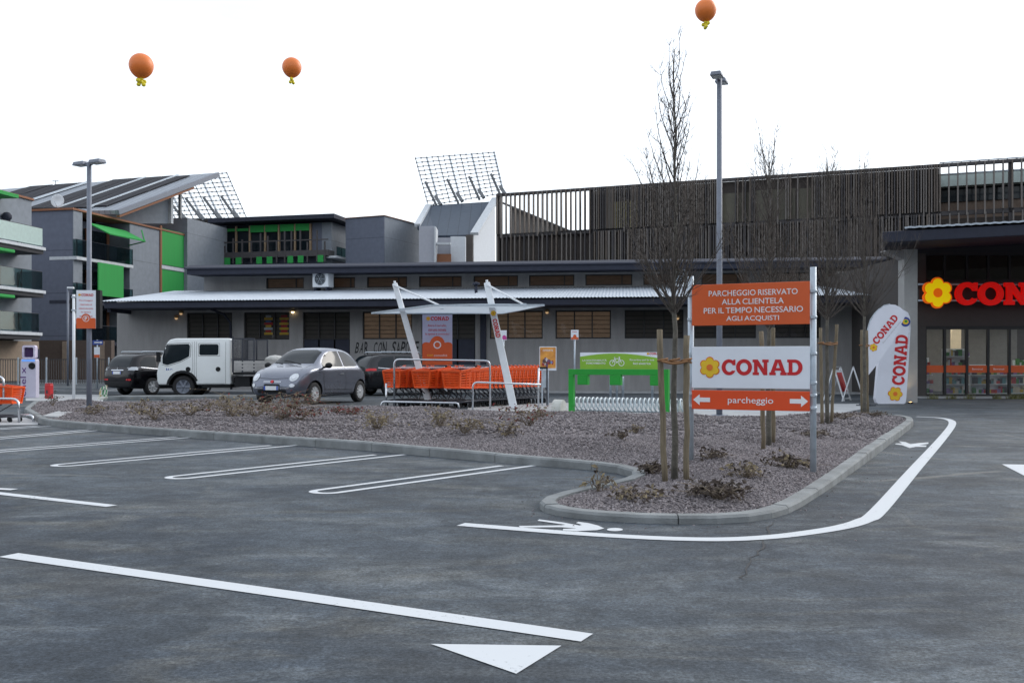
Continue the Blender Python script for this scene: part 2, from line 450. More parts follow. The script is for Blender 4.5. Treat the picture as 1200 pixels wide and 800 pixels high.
def text(name, txt, m, parent, O, U, V, w=None, h=None, bold=0.0, **k):
    pts, fs = text_mb(txt, w, h, bold, **k)
    O = Vector(O); U = Vector(U); V = Vector(V); N = U.cross(V)
    mb = MB()
    vs = [O + U * p[0] + V * p[1] for p in pts]
    # face the front
    ff = []
    for f in fs:
        a, b, c = vs[f[0]], vs[f[1]], vs[f[2]]
        ff.append(f if (b - a).cross(c - a).dot(N) >= 0 else tuple(reversed(f)))
    mb.add(vs, ff)
    return mb.build(name, m, parent)

def ell(cx, cy, rx, ry, a0, a1, n):
    return [(cx + rx * math.cos(R(a0 + (a1 - a0) * i / n)), cy + ry * math.sin(R(a0 + (a1 - a0) * i / n))) for i in range(n + 1)]

def slab_letters():
    L = {}
    c = ell(.53, .5, .53, .52, 52, 318, 26)
    inn = ell(.56, .5, .27, .30, 322, 30, 22)
    L['C'] = (c + [(1.0, .30), (.80, .27)] + inn + [(.80, .63), (1.0, .63), (1.0, 1.0), (.86, 1.0), (.83, .94)], [], 1.02)
    L['O'] = (ell(.57, .5, .57, .53, 0, 348, 29), [ell(.57, .5, .285, .29, 0, 348, 29)], 1.16)
    L['N'] = ([(0, 0), (.45, 0), (.45, .18), (.35, .18), (.35, .60), (.77, 0), (1.03, 0), (1.03, .82), (1.13, .82), (1.13, 1), (.68, 1), (.68, .82),
               (.78, .82), (.78, .42), (.37, 1), (0, 1), (0, .82), (.10, .82), (.10, .18), (0, .18)], [], 1.15)
    L['A'] = ([(0, 0), (.45, 0), (.45, .18), (.37, .18), (.41, .29), (.80, .29), (.84, .18), (.76, .18), (.76, 0), (1.21, 0), (1.21, .18), (1.12, .18),
               (.80, 1), (.41, 1), (.09, .18), (0, .18)], [[(.475, .46), (.605, .82), (.735, .46)]], 1.22)
    L['D'] = ([(0, 0), (.52, 0)] + ell(.52, .5, .53, .5, -80, 80, 14) + [(.52, 1), (0, 1), (0, .82), (.1, .82), (.1, .18), (0, .18)],
              [[(.36, .2), (.5, .2)] + ell(.5, .5, .26, .30, -75, 75, 12) + [(.5, .8), (.36, .8)]], 1.06)
    return L
SL = slab_letters()
SLW = sum(SL[c][2] for c in 'CONAD') + 4 * .02

def petals(r, n=6, cr=.62, pr=.385, steps=72, rot=90):
    pts = []
    for i in range(steps):
        th = 2 * math.pi * i / steps
        best = .5
        for k in range(n):
            al = R(rot) + 2 * math.pi * k / n
            d = th - al
            q = pr * pr - (cr * math.sin(d)) ** 2
            if q > 0 and math.cos(d) > 0:
                best = max(best, cr * math.cos(d) + math.sqrt(q))
        pts.append((r * best * math.cos(th), r * best * math.sin(th)))
    return pts

def conad(parent, O, U, V, h, mats=None, depth=0.0, flower=True, fl_at=None, lname='lettering', fname='flower_emblem', fr=.72, xs=1.0):
    """slab lettering with the petal flower before it; O = bottom-left of the letters, U along the text"""
    red, yel, orn = mats or (MT['red'], MT['yellow'], MT['logoorange'])
    O = Vector(O); U = Vector(U).normalized(); V = Vector(V).normalized(); N = U.cross(V).normalized()
    mb = MB(); x = 0
    for ch in 'CONAD':
        o, hs, w = SL[ch]
        mb.sheet([((x + p[0]) * h * xs, p[1] * h) for p in o], O, U, V, depth, [[((x + p[0]) * h * xs, p[1] * h) for p in q] for q in hs])
        x += w + .02
    mb.build(lname, red, parent)
    if flower:
        c = O + U * (-h * (fr + .10)) + V * (h * .5) if fl_at is None else Vector(fl_at)
        r = h * fr
        fb = MB()
        fb.sheet(petals(r), c, U, V, depth, m=0)
        fb.sheet(petals(r * .90), c + N * .004, U, V, 0, m=1)
        fb.sheet(ell(0, 0, r * .30, r * .30, 0, 345, 23), c + N * .008, U, V, 0, m=0)
        fb.build(fname, [orn, yel], parent)
XU, ZV = Vector((1, 0, 0)), Vector((0, 0, 1))
# ------------------------------------------------------------------ ground
mb = MB(); S = 400
mb.add([(-S, -500, 0), (S, -500, 0), (S, 700, 0), (-S, 700, 0)], [(0, 1, 2, 3)])
mb.build('ground', MT['asphalt'], kind='structure')

def strip(name, pts, w, m, z=.004, closed=False):
    pts = [Vector((p[0], p[1])) for p in pts]
    n = len(pts); vs = []; fs = []
    for i in range(n):
        a = pts[i - 1] if (i or closed) else pts[i]
        b = pts[(i + 1) % n] if (i < n - 1 or closed) else pts[i]
        t = (b - a).normalized(); nr = Vector((-t.y, t.x))
        vs += [(*(pts[i] + nr * w / 2), z), (*(pts[i] - nr * w / 2), z)]
    for i in range(n - 1 if not closed else n):
        j = (i + 1) % n
        fs.append((2 * i, 2 * i + 1, 2 * j + 1, 2 * j))
    return MB().add(vs, fs).build(name, m, kind='structure')

def poly(name, pts, m, z=.004):
    p = [(q[0], q[1]) for q in pts]
    return MB().sheet(p, (0, 0, z), (1, 0, 0), (0, 1, 0)).build(name, m, kind='structure')

def smooth_path(pts, k=6):
    out = []
    n = len(pts)
    for i in range(n - 1):
        p0, p1, p2, p3 = pts[max(i - 1, 0)], pts[i], pts[i + 1], pts[min(i + 2, n - 1)]
        for j in range(k):
            t = j / k
            out.append(.5 * ((2 * p1) + (p2 - p0) * t + (2 * p0 - 5 * p1 + 4 * p2 - p3) * t * t + (3 * p1 - p0 - 3 * p2 + p3) * t ** 3))
    out.append(pts[-1])
    return out

# worn paint: holes where the asphalt shows through
def worn_paint():
    m, nt, b, N, L = nodes('worn_road_paint')
    g = N('ShaderNodeNewGeometry')
    a = N('ShaderNodeTexNoise'); a.inputs['Scale'].default_value = 40.; a.inputs['Detail'].default_value = 5; a.inputs['Roughness'].default_value = .75
    c = N('ShaderNodeTexNoise'); c.inputs['Scale'].default_value = 1.1; c.inputs['Detail'].default_value = 3
    L(g.outputs['Position'], a.inputs['Vector']); L(g.outputs['Position'], c.inputs['Vector'])
    ad = N('ShaderNodeMath'); ad.operation = 'MULTIPLY_ADD'; ad.inputs[1].default_value = .45; L(c.outputs['Fac'], ad.inputs[0]); L(a.outputs['Fac'], ad.inputs[2])
    r = N('ShaderNodeMapRange'); r.interpolation_type = 'SMOOTHSTEP'; r.inputs['From Min'].default_value = .83; r.inputs['From Max'].default_value = .98; L(ad.outputs[0], r.inputs['Value'])
    x = N('ShaderNodeMix'); x.data_type = 'RGBA'; x.inputs['A'].default_value = (.56, .585, .61, 1); x.inputs['B'].default_value = (.14, .15, .16, 1)
    L(r.outputs['Result'], x.inputs['Factor']); L(x.outputs['Result'], b.inputs['Base Color'])
    b.inputs['Roughness'].default_value = .75; b.inputs['Specular IOR Level'].default_value = .3
    return m
MT['paint'] = worn_paint()

def uline(s, e, half=.13, w=.075):
    s = gp(*s).xy; e = gp(*e).xy
    t = (e - s).normalized(); nr = Vector((-t.y, t.x)); c = s + t * half
    pts = [e + nr * half - t * .12]
    for i in range(13):
        a = math.pi * i / 12
        pts.append(c + nr * half * math.cos(a) - t * half * math.sin(a))
    pts.append(e - nr * half + t * .12)
    strip('bay_marking', pts, w, MT['paint'])
for s, e in (((371, 577.5), (607, 545.6)), ((200, 560.5), (457, 532.8)), ((65, 546), (333, 521.8)), ((-85, 535), (222, 511.8)), ((-100, 522), (118, 503.2)), ((-60, 506.5), (58, 498.6))):
    uline(s, e)
strip('lane_line', [gp(10, 650.5).xy, gp(350, 698.5).xy, gp(688, 747.5).xy], .125, MT['paint'])
strip('lane_line', [gp(-60, 571.5).xy, gp(131, 593).xy], .10, MT['paint'])
strip('lane_line', [gp(-60, 571).xy, gp(17, 574.2).xy], .09, MT['paint'], z=.008)
path = [gp(*p).xy for p in ((540, 614.5), (600, 619.3), (660, 624.0), (720, 628.0), (790, 631.3), (850, 632), (900, 629.5), (940, 625.2), (985, 618), (1012, 610), (1030, 598), (1070, 552), (1105, 512.5), (1116, 497), (1112, 491.8), (1098, 489.3), (1074, 488.2))]
strip('lane_line', smooth_path(path, 5), .125, MT['paint'])
for tri in (((505, 755), (658, 757), (605, 790)), ((1174, 544), (1231, 545), (1211, 563))):
    poly('give_way_triangle', [gp(*p) for p in reversed(tri)], MT['paint'])
body1 = [(540, 497), (500, 507), (380, 513), (298, 508), (300, 499), (380, 497), (290, 490), (48, 491), (40, 482), (290, 479), (312, 475), (148, 452), (160, 444), (300, 462), (395, 480), (410, 476), (375, 465), (390, 458), (450, 466), (505, 480)]
mbs = MB()
mbs.sheet([tuple(gp(600 + x / 5, 520 + y / 5).xy) for x, y in body1], (0, 0, .004), (1, 0, 0), (0, 1, 0))
mbs.sheet([tuple(gp(720.6 + 9.4 * math.cos(a * .3), 620.7 + 1.9 * math.sin(a * .3)).xy) for a in range(20, -1, -1)], (0, 0, .004), (1, 0, 0), (0, 1, 0))
mbs.build('pedestrian_symbol', MT['paint'], kind='structure')
body2 = [(945, 303), (985, 308), (1030, 325), (1065, 318), (1125, 318), (1130, 310), (1085, 308), (1140, 300), (1140, 292), (1090, 295), (1035, 302), (1005, 290), (965, 285), (985, 298), (950, 298)]
poly('pedestrian_symbol', [gp(860 + x / 5, 460 + y / 5) for x, y in body2], MT['paint'])

# pale paving behind the island and by the chargers
poly('pavement', [gp(*p) for p in ((548, 482), (700, 486), (800, 490), (965, 488), (1012, 479), (1006, 473), (960, 473.5), (800, 473), (648, 472), (548, 476))], MT['concrete'], .005)
poly('pavement', [gp(*p) for p in ((30, 469.5), (121, 470.5), (119, 462.5), (30, 461.5))], MT['concrete'], .005)
for a, b in (((44, 457), (116, 458)), ((44, 453.5), (112, 454))):
    strip('bay_marking', [gp(*a).xy, gp(*b).xy], .14, MT['paint'])
k0, k1 = gp(126, 468.4), gp(304, 467.6)
mb = MB(); mb.hexa([k0, k1, k1 + Vector((.1, .8, 0)), k0 + Vector((.1, .8, 0))], [p + Vector((0, 0, .11)) for p in (k0, k1, k1 + Vector((.1, .8, 0)), k0 + Vector((.1, .8, 0)))])
mb.build('kerb', MT['kerb'], bevel=.02, kind='structure')

# ------------------------------------------------------------------ planted island
KH = .11
ISL = [(48, 490.5), (70, 492.7), (130, 497.8), (250, 506), (420, 516.8), (600, 533), (690, 540), (738, 544.2), (752, 555), (688, 569), (648, 576.5), (631, 582), (627, 587), (634, 590.8), (648, 594.5),
       (670, 597.5), (700, 600.5), (740, 603), (800, 604.8), (845, 604.6), (882, 602.5), (908, 598.8), (928, 591.5), (972, 564), (1020, 528), (1060, 499.5), (1071, 491.5), (1069, 488), (1055, 485.8),
       (1024, 484), (985, 483.5), (950, 485.2), (860, 487.5), (780, 486.3), (700, 483.5), (590, 481), (440, 477), (320, 471.5), (110, 470.2), (40, 469.2), (28, 478)]
def kh(y):
    t = min(1, max(0, (y - 7.2) / 5.0)); return .060 + .050 * t * t * (3 - 2 * t)
def on_kerb(x, y):
    h = .08
    for _ in range(10): h = kh(gp(x, y, h).y)
    return gp(x, y, h).xy
raw = [on_kerb(x, y) for x, y in ISL]
out = []                                    # resample the loop at about 0.25 m
for i in range(len(raw)):
    a, b = raw[i], raw[(i + 1) % len(raw)]
    k = max(1, int((b - a).length / .25))
    out += [a.lerp(b, j / k) for j in range(k)]
for _ in range(2):
    out = [(out[i - 1] + out[i] * 2 + out[(i + 1) % len(out)]) / 4 for i in range(len(out))]
area = sum(out[i - 1].x * out[i].y - out[i].x * out[i - 1].y for i in range(len(out))) / 2
if area < 0: out.reverse()
nrm = []
for i in range(len(out)):
    t = (out[(i + 1) % len(out)] - out[i - 1]).normalized()
    nrm.append(Vector((-t.y, t.x)))         # inward for a counter-clockwise loop
inner = [out[i] + nrm[i] * .115 for i in range(len(out))]

kb = MB(); acc = 0; start = 0; n = len(out)
def kerb_stone(i0, i1):
    idx = list(range(i0, i1 + 1)); g = .004
    def pt(i, first, last):
        o, q = out[i % n], inner[i % n]
        t = (out[(i + 1) % n] - out[i % n]).normalized() * g
        s = t if first else (-t if last else Vector((0, 0)))
        return o + s, q + s
    vs = []; dz = random.uniform(-.004, .004); k = len(idx)
    for a, i in enumerate(idx):
        o, q = pt(i, a == 0, a == k - 1); w = (q - o); KH = kh(o.y)
        vs += [(*o, 0), (*(o), KH - .018 + dz), (*(o + w * .14), KH + dz), (*q, KH + dz), (*q, 0)]
    fs = []
    for a in range(k - 1):
        for j in range(4):
            fs.append((a * 5 + j, (a + 1) * 5 + j, (a + 1) * 5 + j + 1, a * 5 + j + 1))
    fs += [(0, 1, 2, 3, 4), tuple((k - 1) * 5 + j for j in (4, 3, 2, 1, 0))]
    kb.add(vs, fs)
i = 0
while i < n:
    j = i; ln = 0
    while ln < .98 and j < n:
        ln += (out[(j + 1) % n] - out[j % n]).length; j += 1
    kerb_stone(i, j); i = j
kb.build('kerb', MT['kerb'], kind='structure')

IX = np.array([[p.x, p.y] for p in inner])
IN2 = np.roll(IX, -1, axis=0)
def inside(P):
    x, y = P[:, 0][:, None], P[:, 1][:, None]
    x1, y1, x2, y2 = IX[:, 0], IX[:, 1], IN2[:, 0], IN2[:, 1]
    c = ((y1 > y) != (y2 > y)) & (x < (x2 - x1) * (y - y1) / (y2 - y1 + 1e-12) + x1)
    return c.sum(1) % 2 == 1
def edge_dist(P):
    dmin = np.full(len(P), 1e9)
    for k in range(len(IX)):
        a, b = IX[k], IN2[k]; ab = b - a
        t = np.clip(((P - a) @ ab) / (ab @ ab + 1e-12), 0, 1)
        dmin = np.minimum(dmin, np.hypot(*(P - a - t[:, None] * ab).T))
    return dmin
def mound(P):
    P = np.atleast_2d(np.asarray(P, float)); e = edge_dist(P)
    s = np.clip(e / 1.3, 0, 1); s = s * s * (3 - 2 * s)
    x, y = P[:, 0], P[:, 1]
    w = .028 * np.sin(1.7 * x + .6 * y) + .022 * np.sin(2.9 * y - 1.3 * x + 1) + .016 * np.sin(4.3 * x + 3.1 * y)
    tt = np.clip((y - 7.2) / 5.0, 0, 1); tt = tt * tt * (3 - 2 * tt)
    return .040 + .045 * tt + s * (.085 + w)
def gi(px, py):
    z = .15
    for _ in range(12):
        p = gp(px, py, z); z = .5 * z + .5 * float(mound((p.x, p.y))[0])
    return gp(px, py, z)

lo, hi = IX.min(0), IX.max(0)
gx, gy = np.meshgrid(np.arange(lo[0], hi[0], .22), np.arange(lo[1], hi[1], .22))
G = np.c_[gx.ravel(), gy.ravel()] + np.random.RandomState(1).uniform(-.06, .06, (gx.size, 2))
G = G[inside(G)]; G = G[edge_dist(G) > .08]
pts = [Vector(p) for p in IX] + [Vector(p) for p in G]
cd = geometry.delaunay_2d_cdt(pts, [(k, (k + 1) % len(IX)) for k in range(len(IX))], [], 1, 1e-5)
V2 = np.array([[p.x, p.y] for p in cd[0]]); Z = mound(V2)
mb = MB(); mb.add([(x, y, z) for (x, y), z in zip(V2, Z)], [tuple(f) for f in cd[2]], smooth=True)
mb.build('gravel_bed', MT['gravel'], kind='structure')

def scatter_stones(name, P, size, seed):
    rs = np.random.RandomState(seed); k = len(P)
    z = mound(P)
    base = np.array([[1, 0, 0], [-1, 0, 0], [0, 1, 0], [0, -1, 0], [0, 0, 1], [0, 0, -1]], float)
    fc = np.array([[0, 2, 4], [2, 1, 4], [1, 3, 4], [3, 0, 4], [2, 0, 5], [1, 2, 5], [3, 1, 5], [0, 3, 5]])
    v = base[None] * rs.uniform(.55, 1.25, (k, 6, 1)) * (size * rs.uniform(.6, 1.5, k))[:, None, None] * np.array([1, 1, .75]) * rs.uniform(.7, 1.3, (k, 1, 3))
    a, b = rs.uniform(0, 6.28, k), rs.uniform(-.7, .7, k)
    ca, sa, cb, sb = np.cos(a)[:, None], np.sin(a)[:, None], np.cos(b)[:, None], np.sin(b)[:, None]
    x, y, zz = v[..., 0], v[..., 1], v[..., 2]
    y, zz = y * cb - zz * sb, y * sb + zz * cb
    x, y = x * ca - y * sa, x * sa + y * ca
    V = np.stack([x + P[:, 0:1], y + P[:, 1:2], zz + z[:, None] + (size * .35)], -1).reshape(-1, 3)
    Fa = (fc[None] + (np.arange(k) * 6)[:, None, None]).reshape(-1)
    me = bpy.data.meshes.new(name)
    me.vertices.add(len(V)); me.vertices.foreach_set('co', V.ravel())
    me.loops.add(len(Fa)); me.loops.foreach_set('vertex_index', Fa)
    me.polygons.add(len(Fa) // 3); me.polygons.foreach_set('loop_start', np.arange(0, len(Fa), 3)); me.polygons.foreach_set('loop_total', np.full(len(Fa) // 3, 3))
    me.update(calc_edges=True); me.validate()
    me.materials.append(MT['stone'])
    o = bpy.data.objects.new(name, me); COL.objects.link(o)
    return tag(o, 'loose purple grey lava stones covering the planted island', 'gravel', kind='stuff')
rs = np.random.RandomState(3)
def sample(k, ymin, ymax, xmin=-99):
    P = np.c_[rs.uniform(lo[0], hi[0], k), rs.uniform(ymin, ymax, k)]
    P = P[inside(P)]; return P[edge_dist(P) > .015]
near = sample(400000, lo[1], 12.5)[:52000]
far = sample(120000, 12.5, hi[1])[:42000]
scatter_stones('gravel', np.r_[near], .0135, 5)
scatter_stones('gravel', far, .022, 6)
# a few stones kicked over the kerb
# ------------------------------------------------------------------ dry shrubs
def shrub(px, py, w, h, kind, label, stems=14, leaves=60, seed=0, lean=0.0):
    rd = random.Random(seed); b = gi(px, py)
    root = thing('dry_shrub', label, 'shrub', b)
    root['group'] = 'withered shrubs on the gravel island'
    st = MB(); lf = MB(); tips = []
    for _ in range(stems):
        an = rd.uniform(0, 6.283); L0 = rd.uniform(.35, 1.0)
        ex, ey = math.cos(an) * w / 2 * L0 + lean * w * L0, math.sin(an) * w / 2 * L0
        hh = h * rd.uniform(.35, 1.0); dr = rd.uniform(-.1, .75)
        p = []
        for i in range(7):
            t = i / 6
            zz = hh * math.sin(min(1, t * 1.25) * math.pi / 2) * (1 - dr * max(0, t - .45) / .55) if t else -.02
            p.append(Vector((ex * t + rd.gauss(0, .025) * w, ey * t + rd.gauss(0, .025) * w, max(zz, -.01) + rd.gauss(0, .012))))
        st.tube(p, [.006 - .004 * i / 6 for i in range(7)], 4, smooth=False)
        tips.append(p)
        for _ in range(3):
            i = rd.randint(2, 5); q = p[i]
            e = q + Vector((rd.gauss(0, .16) * w, rd.gauss(0, .16) * w, rd.uniform(-.1, .35) * h))
            m2 = q.lerp(e, .5) + Vector((0, 0, rd.uniform(0, .12) * h))
            st.tube([q, m2, e], [.0035, .0025, .0015], 3, smooth=False); tips.append([q, q.lerp(e, .3), m2, m2, e, e, e])
    for _ in range(leaves):
        p = rd.choice(tips); i = rd.randint(2, 6); c = p[i] + Vector((rd.gauss(0, .02), rd.gauss(0, .02), rd.gauss(0, .015)))
        s = rd.uniform(.014, .034)
        u = Vector((rd.gauss(0, 1), rd.gauss(0, 1), rd.gauss(0, .7))).normalized(); v = u.orthogonal().normalized()
        k = u.cross(v) * s * .35
        lf.add([c - u * s, c + v * s * .55 + k, c + u * s, c - v * s * .55 + k], [(0, 1, 2), (0, 2, 3)], rd.choice(kind))
    st.build('stems', MT['drytwig'], root)
    lf.build('dead_leaves', [MT['leafbrown'], MT['leafred'], MT['leafstraw']], root)
    return root
SH = [(330, 491, 1.5, .42, (0, 1, 1, 0, 2), 'sprawling dry shrub with dark red leaves on the gravel before the grey hatchback', 20, 170),
      (272, 488, 1.2, .40, (2, 2, 0), 'straw coloured tangle of dry stems on the gravel below the white truck bed', 16, 110),
      (300, 489, .9, .26, (2, 0), 'low trailing dry stems joining the straw tangle and the red leaved shrub', 12, 60),
      (352, 492, .7, .20, (1, 0), 'low clump of dark red leaves at the right of the sprawling red shrub', 9, 80),
      (222, 487, .8, .22, (0, 2), 'flat brown withered shrub on the gravel below the white truck cab', 11, 70),
      (180, 492, .7, .30, (0, 2), 'dry shrub with one upright twig near the kerb left of the truck cab', 9, 60),
      (164, 483, .6, .26, (2, 0), 'small beige dry shrub leaning over the gravel below the black estate car', 8, 40),
      (110, 486, .6, .18, (0, 2), 'small dark dry shrub beside the concrete lid on the gravel', 9, 50),
      (62, 476, .35, .26, (0, 0), 'tiny dark withered plant on the gravel below the red post', 6, 35),
      (415, 486, .45, .14, (1, 1, 0), 'small red leaf clump on the gravel below the rear wheel of the grey hatchback', 8, 70),
      (394, 484, .4, .14, (1, 0), 'thin red twigs on the gravel just left of the small red leaf clump', 6, 30),
      (442, 503, .55, .24, (2, 2), 'straw coloured tuft on the gravel below the left end of the trolley rail', 12, 70),
      (517, 500, .4, .26, (2, 2), 'upright straw tuft on the gravel below the front trolley', 12, 50),
      (545, 508, .6, .24, (2, 0, 2), 'straw and brown tuft near the kerb below the trolley row', 11, 60),
      (621, 500, .8, .30, (1, 0, 2), 'reddish grey dry shrub on the gravel below the leaning shelter post', 14, 90),
      (592, 511, .5, .16, (2, 0), 'thin straw litter of stems left of the reddish grey shrub', 7, 40),
      (729, 516, .30, .12, (0, 0), 'small dark clump of dead leaves below the bicycle rack', 9, 60),
      (746, 508, .35, .16, (2, 0), 'pale dry clump on the gravel under the end of the bicycle rack', 8, 30),
      (764, 556, .34, .15, (0, 0, 0), 'dark clump of dead leaves at the foot of the stakes of the tallest tree', 10, 150),
      (700, 577, .36, .24, (2, 0), 'tall thin dry twigs at the inner kerb left of the tallest tree', 8, 30),
      (742, 584, .55, .07, (0, 2, 0), 'flat litter of brown leaves on the tip of the gravel island', 10, 90),
      (832, 538, .42, .10, (0, 0), 'flat dark shrub at the foot of the left post of the big sign', 9, 90),
      (842, 586, .62, .13, (0, 0), 'large dark withered shrub on the gravel in front of the big sign', 20, 210),
      (872, 560, .5, .13, (0, 2), 'arching brown shrub behind the large dark one below the big sign', 12, 90),
      (926, 549, .5, .15, (0, 2, 0), 'dark leafy dry shrub beside the right post of the big sign', 14, 150),
      (956, 513, .6, .12, (0, 0), 'flat dark shrub on the gravel right of the big sign near the kerb', 11, 80),
      (988, 491, .7, .12, (0, 0), 'dark leaf litter beside the stakes of the third tree', 11, 90),
      (1022, 488, .7, .10, (0, 0), 'dark leaf litter at the foot of the farthest staked tree', 10, 80)]
for k, (px, py, w, h, kind, lab, a, b) in enumerate(SH):
    q_ = 1.35 if px < 660 else 1.0
    shrub(px, py, w * q_, h * (1.02 if q_ > 1 else .9), kind, lab, int(a * q_), int(b * q_ * q_), seed=100 + k)

# ------------------------------------------------------------------ bare trees with stakes
def bare_tree(px, py, top_py, clear, spread, label, seed, nb=70, rbase=.030, leaders=1, lowlen=1.0):
    rd = random.Random(seed); b = gi(px, py); d = b.y
    Ht = (H + (CY - top_py) * d / F) - b.z
    root = thing('bare_tree', label, 'tree', b, 0, 'young bare trees on the gravel island')
    tr = MB(); cr = MB()
    wob = [rd.gauss(0, .007) for _ in range(24)]
    def trunk(z):
        k = z / Ht * 20; i = int(k); f = k - i
        q = lambda j: Vector((wob[j % 24], wob[(j + 7) % 24], 0))
        return q(i).lerp(q(i + 1), f) * min(1, z / .4) + Vector((0, 0, z))
    hs = [Ht * i / 26 for i in range(27)]
    tr.tube([trunk(z) - Vector((0, 0, .05 if z == 0 else 0)) for z in hs], [max(.0035, rbase * (1.12 if z < .05 else 1) * (1 - .93 * (z / Ht)) ** .9) for z in hs], 8)
    tr.build('trunk', MT['bark'], root)
    def shoot(p, dirv, L, r, n, curl, sides):
        path = [p.copy()]; dv = dirv.normalized()
        for i in range(n):
            dv = (dv + Vector((rd.gauss(0, .07), rd.gauss(0, .07), curl))).normalized()
            path.append(path[-1] + dv * L / n)
        cr.tube(path, [max(.0010, r * (1 - .75 * i / n)) for i in range(n + 1)], sides, caps=False, smooth=True)
        return path
    for k in range(nb):
        u = (k + rd.random()) / nb
        z = clear + (Ht * .93 - clear) * u ** 1.95
        an = k * 2.399 + rd.uniform(-.4, .4)
        rel = (z - clear) / (Ht - clear)
        L = lowlen * spread * 2.0 * (1 - rel * .62) * rd.uniform(.55, 1.2)
        tilt = R(rd.uniform(30, 56)) * (1 - .62 * rel)
        dv = Vector((math.cos(an) * math.sin(tilt), math.sin(an) * math.sin(tilt), math.cos(tilt)))
        p = shoot(trunk(z), dv, L, .0072 * (1 - .5 * rel) + .001, 9, .12, 5)
        for j in range(rd.randint(8, 12)):
            i = rd.randint(1, 8); q = p[i]
            t = (p[i + 1] - q).normalized()
            s = Vector((rd.gauss(0, 1), rd.gauss(0, 1), rd.gauss(0, .5)))
            s = (s - t * s.dot(t)).normalized()
            l2 = L * rd.uniform(.14, .38) * (1 - .4 * i / 9)
            p2 = shoot(q, t * .8 + s * .65, l2, .0026, 5, .09, 3)
            for _ in range(rd.randint(2, 4)):
                i2 = rd.randint(1, 4); q2 = p2[i2]
                s2 = Vector((rd.gauss(0, 1), rd.gauss(0, 1), rd.gauss(0, .6) + .3)).normalized()
                shoot(q2, (p2[i2 + 1] - q2).normalized() + s2 * .8, l2 * rd.uniform(.25, .5), .0017, 3, .05, 3)
    cr.build('crown', MT['twig'], root)
    return b

bare_tree(790.5, 562, 58, 1.46, .50, 'tallest bare tree with upswept twigs, nearest the camera and left of the big sign', 11, 72, .031)
bare_tree(901, 522, 168, 1.38, .60, 'bare tree behind the big sign, its twigs rising over the orange panel', 23, 82, .034)
bare_tree(969.5, 496, 186, 1.62, .72, 'bare tree just right of the big sign between two pale stakes', 37, 80, .036)
bare_tree(1013, 485, 190, 1.9, .88, 'farthest bare tree, on the gravel corner before the leaning flag', 41, 80, .040)

def stake(px, top_py, bpx, bpy, label, r=.026):
    b = gi(bpx, bpy); d = b.y; t = at(px, top_py, d) - b
    root = thing('wooden_stake', label, 'stake', b, 0, 'wooden stakes propping the trees')
    rd = random.Random(int(px * 7))
    k = 9; m = MB()
    m.tube([t * (i / k) + Vector((rd.gauss(0, .003), rd.gauss(0, .003), -.05 if i == 0 else 0)) for i in range(k + 1)], [r * rd.uniform(.92, 1.08) for _ in range(k + 1)], 10)
    m.build('pole', MT['stake'], root)
    return b
def tie(a, b, z, label, m3=None):
    """rope band wound round two stakes and the trunk between"""
    mid = (Vector(a) + Vector(b)) / 2
    root = thing('tree_tie', label, 'rope', (mid.x, mid.y, 0), 0, 'rope bands tying trees to their stakes')
    p = [Vector((q.x, q.y, z)) for q in ((Vector(a)), (m3 or mid), (Vector(b)))]
    m = MB()
    u = (p[2] - p[0]).normalized(); nn = Vector((-u.y, u.x, 0))
    for s in (-1, 1):
        pts = [p[0] - u * .03 + nn * s * .006] + [p[0].lerp(p[2], i / 8) + nn * s * (.045 + .004 * math.sin(i * 2)) + Vector((0, 0, -.02 * math.sin(math.pi * i / 8) + s * .006)) for i in range(9)] + [p[2] + u * .03 + nn * s * .006]
        m.tube([q - Vector((mid.x, mid.y, 0)) for q in pts], .011, 6)
    for q in (p[0], p[1], p[2]):
        ring = [q - Vector((mid.x, mid.y, 0)) + Vector((.042 * math.cos(i * .7), .042 * math.sin(i * .7), .004 * i - .018)) for i in range(10)]
        m.tube(ring, .010, 6)
    m.build('rope', MT['tie'], root)
def zat(py, d): return H + (CY - py) * d / F
a = stake(773, 386, 779, 565, 'left of the two weathered stakes of the tallest tree, leaning right at its foot')
b = stake(804.5, 393, 804.5, 563, 'right stake of the tallest tree, close to the left post of the big sign')
m3 = gi(790.5, 562)
tie(at(776.5, 421, a.y), at(804.5, 423, b.y), zat(422.5, m3.y), 'brown rope band round the tallest tree and its two stakes')
a = stake(892.5, 388, 894.5, 527, 'left stake of the tree behind the big sign, thicker and darker')
b = stake(906, 384, 906, 519, 'right stake of the tree behind the big sign, a paler pole')
tie(at(893, 425, a.y), at(906, 425, b.y), zat(424, 11.2), 'rope band on the stakes behind the white panel of the big sign')
a = stake(961.5, 384, 963.5, 497, 'left of the two pale stakes just right of the big sign')
b = stake(980.5, 380, 974.5, 495, 'right of the two pale stakes just right of the big sign, leaning outward')
tie(at(962, 402, a.y), at(978.5, 403, b.y), zat(402.5, 15.5), 'rope band round the tree just right of the big sign')
a = stake(1009.5, 386.5, 1010, 484, 'left stake of the farthest tree, in front of its trunk')
b = stake(1016, 387, 1017, 483, 'right stake of the farthest tree, touching the leaning flag in view')
tie(at(1009.7, 404, a.y), at(1016.3, 405, b.y), zat(404.5, 19.2), 'rope band round the farthest tree by the leaning flag')

